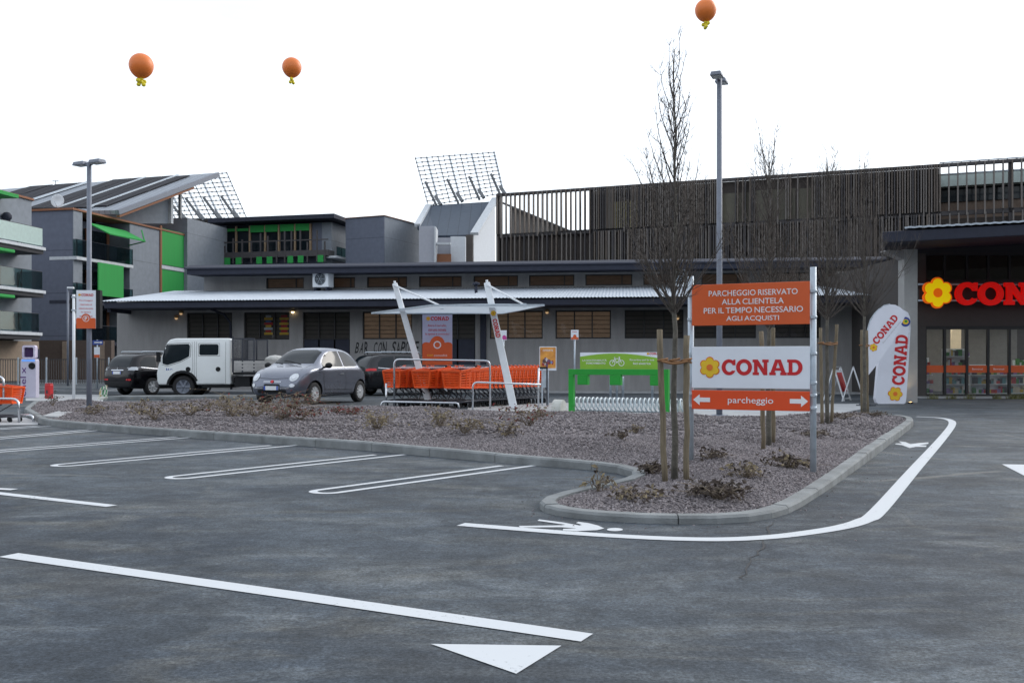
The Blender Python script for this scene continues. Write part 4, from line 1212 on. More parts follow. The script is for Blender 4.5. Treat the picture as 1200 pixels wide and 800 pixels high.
# ------------------------------------------------------------------ lattice solar frames, tower, flats
def lattice(parent, quad, d0, d1, cols, rows, name='solar_frame'):
    bl, br, tr, tl = [at(p[0], p[1], d) for p, d in zip(quad, (d0, d0, d1, d1))]
    B = lambda u, v: (bl.lerp(br, u)).lerp(tl.lerp(tr, u), v)
    m = MB(); mp = MB()
    for i in range(cols + 1):
        u = i / cols; thick = .17 if i % 2 else .07
        (mp if i % 2 else m).beam(B(u, 0), B(u, 1), thick, thick, up=(0, 1, 0))
    for j in range(rows + 1):
        v = j / rows; m.tube([B(0, v) + Vector((0, -.1, 0)), B(1, v) + Vector((0, -.1, 0))], .036, 5)
        for i in range(cols * 2 + 1):
            c = B(i / cols / 2, v) + Vector((0, -.1, 0)); m.box(c.x - .06, c.x + .06, c.y - .06, c.y + .06, c.z - .07, c.z + .07)
    for i in range(1, cols + 1, 2):
        m.beam(B(i / cols - .04, -.02) + Vector((0, .8, 0)), B(i / cols - .10, .5) + Vector((0, .3, 0)), .22, .2, up=(0, 1, 0))
        m.beam(B(i / cols + .02, -.03), B(i / cols - .02, .16), .3, .25, up=(0, 1, 0))
    o = m.build(name, MT['steel'], parent); mp.build('solar_frame_post', MT['slab'], o); return o

tw = thing('solar_tower', 'white walled tower with blue sheet roof and a leaning steel solar frame on top', 'building', (0, 0, 0))
dT = 88
lattice(tw, ((502, 241), (590, 226.5), (579, 179), (487, 186)), dT, dT + 3, 7, 11)
q = lambda px, py, d=dT: at(px, py, d)
rt = [q(489, 264, dT - 6), q(510, 276, dT - 7), q(554, 275, dT - 7), q(579, 236, dT), q(501, 241, dT)]
bk = Vector((0, 6, -4))
MB().add([*rt, *(p + Vector((0, .3, -.35)) for p in rt)], [(0, 1, 2, 3, 4), (5, 9, 8, 7, 6), (0, 5, 6, 1), (1, 6, 7, 2), (2, 7, 8, 3)]).build('roof', MT['bluetin'], tw)
a0, a1, a2 = q(555, 275, dT - 6.6), q(580, 236, dT + .4), q(581, 305, dT + .4)
MB().hexa([a0 + Vector((0, 0, -12)), a2 + Vector((0, 0, -8)), a2 + Vector((-5.0, 0, -8)), a0 + Vector((-3, 3, -12))], [a0, a1, a1 + Vector((-4.5, 0, -.4)), a0 + Vector((-3, 3, .2))]).build('wall', MT['whitewall'], tw)
b0, b1 = q(556, 274, dT - 7.1), q(581, 233, dT)
MB().beam(b0, b1, .7, .25).build('verge', MT['slab'], tw)
MB().beam(q(489, 264, dT - 6), q(502, 241, dT), .5, .25).build('verge', MT['slab'], tw)
MB().box(q(546, 290, 80.5).x, q(554, 290, 80.5).x, 80.5, 82, 0, q(546, 275, 80.5).z).build('stair_wall', MT['backdark'], tw)

pb = thing('pale_house', 'pale lilac low block with a narrow roofed terrace between grey flats and tower', 'building', (0, 0, 0))
dP = 78
for px0, px1, py, m, dd in ((491, 509.5, 265, 'aptpale', 0), (511, 545, 278.5, 'aptpale', 2.0), (528, 545.5, 277, 'whitewall', 1.4)):
    a, b = q(px0, py, dP + dd), q(px1, py, dP + dd)
    MB().box(a.x, b.x, dP + dd, dP + dd + 3, 0, a.z).build('wall', MT[m], pb)
MB().box(q(509, 0, dP).x, q(511, 0, dP).x, dP - .3, dP + 2, 0, q(509, 266, dP).z).build('pillar', MT['slab'], pb)
MB().box(q(511.5, 0, dP).x, q(528, 0, dP).x, dP + .6, dP + .9, 0, q(511, 296.5, dP).z).build('parapet', MT['verge'], pb)
MB().box(q(511.5, 0, dP).x, q(528, 0, dP).x, dP - .1, dP + .4, q(511, 287, dP).z, q(511, 284, dP).z).build('terrace_roof', MT['slab'], pb)

def rail_glass(parent, p0, p1, z0, z1, m='railglass', posts=3):
    """glass balcony rail between two plan points"""
    p0, p1 = Vector(p0), Vector(p1); t = (p1 - p0).normalized(); nn = Vector((-t.y, t.x)) * .02
    mb = MB(); mb.hexa([(*(p0 - nn), z0), (*(p1 - nn), z0), (*(p1 + nn), z0), (*(p0 + nn), z0)], [(*(p0 - nn), z1), (*(p1 - nn), z1), (*(p1 + nn), z1), (*(p0 + nn), z1)])
    o = mb.build('balcony_rail', MT[m], parent)
    hb = MB(); hb.beam((*p0, z1 + .02), (*p1, z1 + .02), .04, .03)
    for i in range(posts + 1):
        c = p0.lerp(p1, i / posts); hb.beam((*(c + nn * 2), z0 - .15), (*(c + nn * 2), z1), .035, .035)
    hb.build('handrail', MT['darkmetal'], o)
    return o

# nearest block at the left edge
A = Fr(37, 58, 8.0)
fa = thing('block_of_flats', 'grey flats at the left picture edge with stacked glass balconies', 'building', A.loc(), -A.a)
za = A.z(235, 0, 0)
MB().box(-14, 0, -14, 0, 0, za).build('wall', MT['apt'], fa)
MB().box(-14.1, .12, -14.1, .08, za, za + .12).build('parapet_cap', MT['verge'], fa)
nA = A.n(-40, 1.0)
for py, g0, g1, fro in ((293.5, 270, 283, True), (344, 322, 337, False), (393, 372, 386, False)):
    px = 54 if py < 390 else 50
    tt = 1.75; nn_ = A.n(px, tt)
    z = A.z(py, tt, nn_)
    MB().box(.005, tt, -14, nn_, z - .02, z + .16).build('balcony_slab', MT['slab'], fa, bevel=.02)
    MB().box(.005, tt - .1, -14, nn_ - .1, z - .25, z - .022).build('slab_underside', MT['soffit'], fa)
    rail_glass(fa, (tt - .15, -14), (tt - .15, nn_ - .15), z + .25, z + 1.25, 'railfrost' if fro else 'railglass', 7)
    rail_glass(fa, (tt - .2, nn_ - .12), (.05, nn_ - .12), z + .25, z + 1.25, 'railfrost' if fro else 'railglass', 1)
    if py < 390:
        n1 = A.n(19, tt)
        MB().box(.2, tt - .05, -14, n1, z - .46, z - .27).build('rolled_awning', MT['blind'], fa, bevel=.05)
MB().box(.006, 1.1, -14, A.n(22, 1.1), A.z(240, 0, 0) - .1, A.z(238, 0, 0)).build('rolled_awning', MT['blind'], fa)
MB().box(-14, .35, -14, .2, 0, A.z(400, 0, 0)).build('ground_floor', MT['beige'], fa)
MB().box(-.2, .42, -.9, .15, 1.3, 1.9).build('grey_box', MT['facia'], fa)
MB().ball((.25, A.n(8, .25), A.z(243, .25, -6)), .28, n=10).build('wall_lantern', MT['facia'], fa)

# second block, with solar roof
B_ = Fr(85, 66, 12.5)
fb = thing('block_of_flats', 'slate grey flats with green blinds under a tilted solar roof', 'building', B_.loc(), -B_.a)
zb_ = B_.z(246, 0, 0)
n150, n152, n189, n215, n262 = B_.n(150), B_.n(152), B_.n(189), B_.n(215), B_.n(262)
tL_ = B_.t(36, 0) - 3; n95 = B_.n(96)
MB().box(tL_, 0, 0, n95, 0, zb_).build('corner_wall', MT['aptshade'], fb)
MB().box(tL_, -1.8, n95, n152, 0, zb_ - .2).build('balcony_back_wall', MT['aptshade'], fb)
MB().box(tL_, 0, n152, n215, 0, zb_).build('wall', MT['apt'], fb)
MB().box(tL_, .35, n215 + .01, n262, 0, B_.z(255, .35, n215)).build('wall', MT['apt'], fb)
MB().box(tL_ - .1, .12, -.12, n215, zb_, zb_ + .14).build('parapet_cap', MT['verge'], fb)
MB().box(-.004, .05, .02, n95 - .02, .2, zb_ - .05).build('corner_facing', MT['apt'], fb)  # thin paler sheet: light on the right face put into its colour
for py in (303.5, 402, 354):
    z = B_.z(py, .6, n95)
    nb0 = B_.n(90, .35)
    MB().box(-1.8, .35, nb0, n152 - .05, z - .12, z + .10).build('balcony_slab', MT['slab'] if py == 303.5 else MT['facia'], fb)
    rail_glass(fb, (.32, nb0 + .05), (.32, n152 - .1), z + .15, z + 1.25, 'railglass', 2)
    rail_glass(fb, (.02, nb0 + .05), (.32, nb0 + .05), z + .15, z + 1.25, 'railglass', 1)
    for k in range(2):
        a = n95 + (n152 - n95) * (.18 + k * .45); b = a + (n152 - n95) * .3
        fm = MB(); fm.box(-1.79, -1.70, a, b, z + .2, z + 2.5); w = fm.build('window', MT['carglass'], fb)
        g = MB(); g.box(-1.78, -1.62, b, b + .25, z + .2, z + 2.55); g.build('timber_jamb', MT['verge'], w)
zs = B_.z(303.5, .6, n95)
# green drop-arm awning over the top balcony, blind panels below
n108, n143 = B_.n(108, .5), B_.n(144, 1.6)
MB().hexa([(0, n95 + .6, zb_ - .7), (1.6, n95 + .8, zb_ - 1.5), (1.6, n152 - .5, zb_ - 1.5), (0, n152 - .5, zb_ - .7)], [(0, n95 + .6, zb_ - .62), (1.62, n95 + .8, zb_ - 1.42), (1.62, n152 - .5, zb_ - 1.42), (0, n152 - .5, zb_ - .62)]).build('awning', MT['blind'], fb)
mb = MB(); mb.beam((1.6, n152 - .4, zb_ - 1.45), (.05, n152 - .2, zb_ - 1.7), .07, .07); mb.beam((1.5, n152 - .4, zb_ - 1.42), (1.0, n152, zb_ - .55), .07, .07); mb.build('awning_arm', MT['blind'], fb)
nA1, nA2 = B_.n(114.5, .7), B_.n(144, .7)
MB().box(.68, .76, nA1, nA2, B_.z(346, .7, nA1), zs - .15).build('hanging_blind', MT['blind'], fb)
za_, zb2, zc_, zd_ = [B_.z(py, 0, n189) for py in (267.5, 309.5, 315.5, 345)]
for z0, z1 in ((zb2, za_), (zd_, zc_)):
    MB().box(.004, .07, n189, n215 - .05, z0, z1).build('hanging_blind', MT['blind'], fb)
MB().box(.003, .09, n189 - .25, n189 - .02, zd_, za_ + .2).build('blind_frame', MT['verge'], fb)
MB().box(.003, .12, n189 - .1, n215 - .03, zc_ + .05, zb2 - .08).build('window_sill', MT['slab'], fb)
# roof plane through the verge and the eave
E1, R1 = at(137, 247, 70), at(255, 203, 80)
dE0 = (E1.z - H) * F / (CY - 249.5); E0 = at(-25, 249.5, dE0)
NRM = (R1 - E1).cross(E0 - E1).normalized()
if NRM.z < 0: NRM = -NRM
def on_roof(px, py, lift=0.0):
    dirv = Vector(((px - CX) / F, 1, (CY - py) / F)); o = Vector((0, 0, H))
    return o + dirv * ((E1 - o).dot(NRM) / dirv.dot(NRM)) + NRM * lift
R0 = on_roof(-25, 224.5)
inv = Matrix.Rotation(B_.a, 4, 'Z')
def loc_(p): return inv @ (Vector(p) - Vector(B_.loc()))
top = [loc_(p + NRM * .04) for p in (E0, E1, R1, R0)]; bot = [loc_(p - NRM * .25) for p in (E0, E1, R1, R0)]
rf = MB().hexa(bot, top).build('roof', MT['tin'], fb)
xr_ = lambda e: 108 + (e - 3) * 147 / 134
def strip_px(e0, e1, f0, f1):
    out_ = []
    for e, f in ((e0, f0), (e1, f0), (e1, f1), (e0, f1)):
        x1 = xr_(e); y1 = 222 - .0745 * x1; out_.append((e + (x1 - e) * f, 247.5 + (y1 - 247.5) * f))
    return out_
for e0, e1, f0, f1 in ((-58, -34, .06, .95), (-31, -8, .06, .95), (4 - 11, 2, .1, .95), (28, 47, .04, .98), (48, 62, .04, .98), (64.5, 80, .04, .97), (81, 97, .06, .97), (100, 114, .1, .94)):
    p4 = [on_roof(x, y, .08) for x, y in strip_px(e0, e1, f0, f1)]; p5 = [p + NRM * .08 for p in p4]
    pvo = MB().hexa([loc_(p) for p in p4], [loc_(p) for p in p5]).build('solar_panel', MT['pv'], rf)
for e in (3, 63, 98):
    a, b = strip_px(e, e, .05, .97)[1:3]
    MB().beam(loc_(on_roof(*a, .16)), loc_(on_roof(*b, .16)), .22, .12).build('flashing_strip', MT['galv'], rf)
MB().beam(loc_(E1 - NRM * .42), loc_(R1.lerp(E1, .28) - NRM * .42), .30, .16).build('verge_board', MT['verge'], rf)
MB().beam(loc_(E1 - NRM * .12), loc_(R1 - NRM * .12), .36, .36).build('verge_flashing', MT['lampgrey'], rf)
a, b = at(137, 249, 70.5), at(215, 222, 77)
MB().add([loc_(p) for p in (at(112, 248.5, 71.6), at(112, 262, 71.6), at(197, 262, 76.8), at(197, 229, 76.8))], [(0, 1, 2, 3)]).build('gable_wall', MT['apt'], fb)
MB().beam(loc_(at(199, 229, 77)), loc_(at(199, 262, 77)), .45, .3).build('gable_post', MT['slab'], fb)
MB().beam(loc_(at(211, 222, 77.5)), loc_(at(211, 256, 77.5)), .2, .2).build('gable_post', MT['steel'], fb)
sd_ = thing('satellite_dish', 'white satellite dish on the parapet of the slate grey flats', 'dish', at(68, 245, 66.5))
MB().lathe([(.0, .12), (.25, .10), (.45, .0), (.46, .01), (.25, .13), (0, .15)], 20, 'y', (0, -.1, .55)).build('reflector', MT['white'], sd_)
mb = MB(); mb.cyl((0, .05, 0), (0, .05, .5), .03, 8); mb.cyl((0, -.1, .1), (0, -.55, .45), .015, 6); mb.build('mast', MT['galv'], sd_)
an_ = thing('roof_aerial', 'thin television aerial standing on the solar roof ridge', 'aerial', at(65, 225, 84))
mb = MB(); mb.cyl((0, 0, -.6), (0, 0, 1.0), .03, 6); mb.cyl((-.25, 0, .95), (.3, 0, .95), .02, 6)
for k in range(4): mb.cyl((-.2 + .14 * k, -.2, .95), (-.2 + .14 * k, .2, .95), .012, 5)
mb.build('antenna', MT['steel'], an_)
ls = thing('roof_lattice', 'leaning steel lattice of a solar frame rising beyond the slate grey flats', 'solar frame', (0, 0, 0))
lattice(ls, ((206, 257), (289, 255.5), (266, 203), (182, 211)), 92, 96, 8, 10)
MB().box(at(203, 0, 93).x, at(292, 0, 93).x, 92.5, 96, 0, at(250, 257, 93).z).build('base', MT['backdark'], ls)

# flats in the middle distance
C_ = Fr(387, 84, 14.0)
fc = thing('block_of_flats', 'grey flats in the middle with a row of green blinds under a flat roof', 'building', C_.loc(), -C_.a)
Zc = lambda py, px=330: C_.z(py, C_.t(px), 0)
t262, t360 = C_.t(252), C_.t(362)
zr0, zr1 = C_.z(258, 0, 0), C_.z(253, 0, 0)
n442 = C_.n(440, 0)
MB().box(t262, 0, .3, n442, 0, zr0 - .1).build('wall', MT['aptshade'], fc)
MB().box(-.9, .004, .25, n442 - .5, 0, zr0 - .15).build('side_wall', MT['apt'], fc)
MB().hexa([(t262, -1.2, zr0), (.9, -1.2, zr0), (.9, n442, zr0 - .05), (t262, n442, zr0 - .05)], [(t262, -1.2, zr1), (.9, -1.2, zr1), (.9, n442, zr1 - .1), (t262, n442, zr1 - .1)]).build('roof', MT['facia'], fc)
for i, (a, b, g) in enumerate(((264, 275, 0), (277, 291, 0), (293, 309, 1), (310.5, 325, 1), (328, 344, 1), (346, 362, 1))):
    t0, t1 = C_.t(a), C_.t(b)
    w = MB().box(t0, t1, .2, .28, Zc(293), Zc(262)).build('window', MT['carglass'], fc)
    MB().box(t0, t1, .02, .19, Zc(271 if g else 269), Zc(263 if g else 266)).build('green_blind', MT['blind'], w)
    MB().box(t1 + .01, t1 + .16, .05, .29, Zc(294), Zc(263)).build('timber_jamb', mat('timber_jamb', (.34, .24, .15), .7) if i == 0 else bpy.data.materials['timber_jamb'], w)
zfl = Zc(296)
MB().box(t262, .3, -1.1, .2, zfl - .5, zfl).build('balcony_slab', MT['slatdark'], fc)
mb = MB(); rd = random.Random(6); t = t262
while t < .2:
    mb.box(t, t + .13, -1.12, -1.02, zfl - 1.0, zfl + rd.uniform(.6, 2.0)); t += rd.uniform(.5, 1.0)
mb.box(t262, .3, -1.1, -1.04, zfl + .85, zfl + .95)
mb.build('balcony_fence', MT['slatdark'], fc)
for a in (271, 284, 308, 320, 344, 356, 379):
    MB().box(C_.t(a), C_.t(a + 6.5), -1.16, -1.13, Zc(310), Zc(302)).build('green_panel', MT['blind'], fc)
rail_glass(fc, (.9, -.6), (.9, C_.n(440, .9)), C_.z(300, .9, 0), C_.z(290, .9, 0), 'railglass', 8)
MB().box(.006, .95, -.8, C_.n(440, .9), C_.z(303, .9, 0), C_.z(300.5, .9, 0)).build('balcony_slab', MT['slab'], fc)
MB().box(.004, .05, C_.n(425), n442, C_.z(296, 0, 3), C_.z(268, 0, 3)).build('window', MT['carglass'], fc)
MB().box(.052, .08, C_.n(425), n442, C_.z(277, 0, 3), C_.z(272, 0, 3)).build('green_blind', MT['blind'], fc)

D_ = Fr(450, 82, 24.0)
fd = thing('grey_annex', 'plain grey box of a building right of the flats with green blinds', 'building', D_.loc(), -D_.a)
MB().box(D_.t(405), 0, .1, D_.n(491), 0, D_.z(253, 0, 0)).build('wall', MT['apt'], fd)
MB().box(D_.t(405), -.003, 0, .098, 0, D_.z(253, 0, 0)).build('front_wall', MT['aptshade'], fd)  # front face carries its shade in the darker colour
MB().box(D_.t(405) - .1, .1, -.1, D_.n(491) + .1, D_.z(253, 0, 0), D_.z(252.2, 0, 0)).build('parapet_cap', MT['verge'], fd)
# ground floor and fence left of the shop
gf = thing('garden_wall', 'brown ground floor wall under the slate grey flats, behind the charging post', 'wall', (0, 0, 0))
MB().box(at(-60, 0, 62).x, at(138, 0, 62).x, 61, 61.5, 0, at(0, 399, 62).z).build('panel', MT['brownwall'], gf)
for px in (74, 118): MB().box(at(px, 0, 61).x, at(px + 5, 0, 61).x, 60.85, 60.99, 0, at(0, 400, 61).z).build('pier', MT['beige'], gf)
fn = thing('mesh_fence', 'low dark metal bar fence behind the charging post', 'fence', (0, 0, 0))
mb = MB(); xa, xb = at(-50, 0, 48).x, at(140, 0, 48).x
x = xa
while x < xb:
    mb.beam((x, 48, .05), (x, 48, 1.25), .025, .03); x += .12
mb.beam((xa, 48.02, 1.25), (xb, 48.02, 1.25), .04, .04); mb.beam((xa, 48.02, .15), (xb, 48.02, .15), .04, .04)
mb.build('bar_panel', MT['slatdark'], fn)
for px in (-8, 22, 55, 90, 128):
    x = at(px, 0, 48).x; MB().beam((x, 47.95, 0), (x, 47.95, 1.35), .06, .06).build('post', MT['galv'], fn)
# ------------------------------------------------------------------ vehicles
def eval_mesh(o):
    dg = bpy.context.evaluated_depsgraph_get()
    return bpy.data.meshes.new_from_object(o.evaluated_get(dg))

def apply_all(o, name):
    me = eval_mesh(o); old = o.data
    o.modifiers.clear(); o.data = me; me.name = name; bpy.data.meshes.remove(old)
    return o

def cut_arches(o, arches, inner, mats):
    """hollow out wheel wells: (x, z, radius) each side"""
    c = MB()
    for x, z, r, yo in arches:
        for s in (-1, 1):
            c.lathe([(r, -.32), (r, .32)], 28, 'y', (x, s * yo, z), m=1, smooth=False)
    co_ = c.build('wheel_well_cutter', mats, o.parent)
    bm = bmesh.new(); bm.from_mesh(co_.data); bmesh.ops.recalc_face_normals(bm, faces=bm.faces); bm.to_mesh(co_.data); bm.free()
    for p in co_.data.polygons: p.material_index = 1
    b = o.modifiers.new('arch', 'BOOLEAN'); b.operation = 'DIFFERENCE'; b.object = co_; b.solver = 'EXACT'
    apply_all(o, 'body')
    me = co_.data; bpy.data.objects.remove(co_); bpy.data.meshes.remove(me)
    return o

def loft_body(root, stations, paint, arches, name='body'):
    mb = MB(); ring = None; vs = []
    for (x, zb, zc, zt, ws, wb, wt) in stations:
        half = [(0, zb), (ws * .55, zb), (ws * .93, zb + .01), (ws, zb + .10), (wb * 1.01, zb + (zc - zb) * .55), (wb, zc - .02), (wb * .965, zc + .03 if zt - zc > .12 else zc + (zt - zc) * .3),
                (wt * 1.03, zt - min(.10, (zt - zc) * .4)), (wt * .90, zt - min(.022, (zt - zc) * .15)), (wt * .5, zt), (0, zt + .004)]
        full = [(x, y, z) for y, z in half] + [(x, -y, z) for y, z in half[-2:0:-1]]
        ring = len(full); vs += full
    n = len(stations); fs = []
    for i in range(n - 1):
        for j in range(ring):
            fs.append((i * ring + j, (i + 1) * ring + j, (i + 1) * ring + (j + 1) % ring, i * ring + (j + 1) % ring))
    fs += [tuple(range(ring)), tuple((n - 1) * ring + j for j in range(ring - 1, -1, -1))]
    mb.add(vs, fs, 0, True)
    o = mb.build(name, [paint, MT['black']], root)
    bm = bmesh.new(); bm.from_mesh(o.data); bmesh.ops.recalc_face_normals(bm, faces=bm.faces); bm.to_mesh(o.data); bm.free()
    s = o.modifiers.new('s', 'SUBSURF'); s.levels = 2; s.render_levels = 2
    apply_all(o, name)
    bv = BVHTree.FromPolygons([v.co for v in o.data.vertices], [tuple(p.vertices) for p in o.data.polygons])
    cut_arches(o, arches, None, [paint, MT['black']])
    o.data.set_sharp_from_angle(angle=R(38))
    return o, bv

AX = {'+y': (Vector((0, 1, 0)), lambda a, b: Vector((a, 0, b))), '-y': (Vector((0, -1, 0)), lambda a, b: Vector((a, 0, b))),
      '+x': (Vector((1, 0, 0)), lambda a, b: Vector((0, a, b))), '-x': (Vector((-1, 0, 0)), lambda a, b: Vector((0, a, b))), '+z': (Vector((0, 0, 1)), lambda a, b: Vector((a, b, 0)))}
def decal(bv, poly, axis, off=.006, step=.07, mb=None, smooth=True, m=0):
    """a patch of trim or glass lying on the body surface, its outline given in side or front view"""
    N, mk = AX[axis]
    bm = bmesh.new()
    vs = [bm.verts.new((p[0], p[1], 0)) for p in poly]
    bm.faces.new(vs)
    for ax in (0, 1):
        lo_ = min(p[ax] for p in poly); hi_ = max(p[ax] for p in poly)
        c = lo_ + step
        while c < hi_ - step * .3:
            co_ = Vector((0, 0, 0)); co_[ax] = c; no = Vector((0, 0, 0)); no[ax] = 1
            bmesh.ops.bisect_plane(bm, geom=bm.verts[:] + bm.edges[:] + bm.faces[:], plane_co=co_, plane_no=no)
            c += step
    mb = mb or MB()
    out_ = []; bm.verts.ensure_lookup_table(); bm.verts.index_update()
    last = None
    for v in bm.verts:
        o = mk(v.co.x, v.co.y) + N * 8
        hit, nr, _, _ = bv.ray_cast(o, -N)
        if hit is None:
            near_ = bv.find_nearest(mk(v.co.x, v.co.y) + N * (1.0 if last is None else last.dot(N)))
            hit, nr = near_[0], near_[1]
        last = hit
        if nr.dot(N) < 0: nr = -nr
        out_.append(hit + nr * off)
    fs = []
    for f in bm.faces:
        idx = [v.index for v in f.verts]
        a, b, c = out_[idx[0]], out_[idx[1]], out_[idx[2]]
        if (b - a).cross(c - a).dot(N) < 0: idx.reverse()
        fs.append(tuple(idx))
    bm.free()
    mb.add(out_, fs, m, smooth)
    return mb

def rr(x0, x1, z0, z1, r, k=4):
    p = []
    for cx, cz, a in ((x1 - r, z1 - r, 0), (x0 + r, z1 - r, 90), (x0 + r, z0 + r, 180), (x1 - r, z0 + r, 270)):
        p += [(cx + r * math.cos(R(a + 90 * i / k)), cz + r * math.sin(R(a + 90 * i / k))) for i in range(k + 1)]
    return p
def oval(cx, cz, rx, rz, n=18): return [(cx + rx * math.cos(2 * math.pi * i / n), cz + rz * math.sin(2 * math.pi * i / n)) for i in range(n)]
def line2(pts, w):
    """thin outline strip along a 2-D polyline"""
    l, r = [], []
    for i, p in enumerate(pts):
        a = Vector(pts[max(i - 1, 0)]); b = Vector(pts[min(i + 1, len(pts) - 1)]); t = (b - a).normalized()
        nn = Vector((-t.y, t.x)) * w / 2
        l.append(tuple(Vector(p) + nn)); r.append(tuple(Vector(p) - nn))
    return [[l[i], l[i + 1], r[i + 1], r[i]] for i in range(len(pts) - 1)]

def wheel(root, x, y, r, w, spokes=8, rimcol='rim', dished=False):
    s = 1 if y > 0 else -1
    rb = MB(); rr_ = r * .66
    rb.lathe([(rr_, -w * .42), (rr_, w * .40), (rr_ * .93, w * .42), (rr_ * .90, w * .30), (.0, w * .26)], 28, 'y')
    for i in range(spokes):
        a = 2 * math.pi * i / spokes
        rb.beam((math.cos(a) * r * .1, w * .34, math.sin(a) * r * .1), (math.cos(a) * rr_ * .92, w * .37, math.sin(a) * rr_ * .92), r * .17, .03, up=(0, 1, 0))
    rb.lathe([(r * .15, w * .30), (r * .15, w * .44), (0, w * .45)], 14, 'y')
    if s < 0: rb.v = [(-a, -b, c) for a, b, c in rb.v]
    o = rb.build('wheel', MT[rimcol], root, loc=(x, y, r))
    tb = MB(); tb.lathe([(rr_ * .985, -w * .45), (r * .90, -w * .5), (r, -w * .34), (r, w * .34), (r * .90, w * .5), (rr_ * .985, w * .45)], 36, 'y', caps=False)
    tb.build('tyre', MT['rubber'], o)
    db = MB(); db.lathe([(rr_ * .90, w * .262 * s), (0, w * .262 * s)], 20, 'y'); db.build('brake_shadow', MT['black'], o)
    return o

def plate(root, c, N, w=.52, h=.11, txt='', tilt=0.0):
    """number plate with blue ends; N is '+x' or '-x'"""
    c = Vector(c); s = 1 if N == '+x' else -1
    U = Vector((0, s, 0)); V = Vector((-s * math.sin(tilt), 0, math.cos(tilt))).normalized()
    m = MB(); m.sheet([(-w / 2, -h / 2), (w / 2, -h / 2), (w / 2, h / 2), (-w / 2, h / 2)], c, U, V, .015)
    o = m.build('number_plate', MT['white'], root)
    b = MB()
    for q in (-1, 1): b.sheet([(q * w / 2 - .022 + q * -.024, -h / 2), (q * w / 2 + .022 + q * -.024, -h / 2), (q * w / 2 + .022 + q * -.024, h / 2), (q * w / 2 - .022 + q * -.024, h / 2)], c + U.cross(V) * .003, U, V)
    b.build('blue_band', bpy.data.materials.get('plate_blue') or mat('plate_blue', (.02, .08, .45), .5), o)
    return o

def carpaint(name, col, rough=.3):
    return mat(name, col, rough, metal=.65, var=.04, scale=1.2, coat=.5, spec=.4)

def seams(bv, root, polys, axis, w=.012):
    m = MB()
    for pl in polys:
        for q in line2(pl, w): decal(bv, q, axis, .003, .12, m)
    return m.build('panel_gap', MT['black'], root)

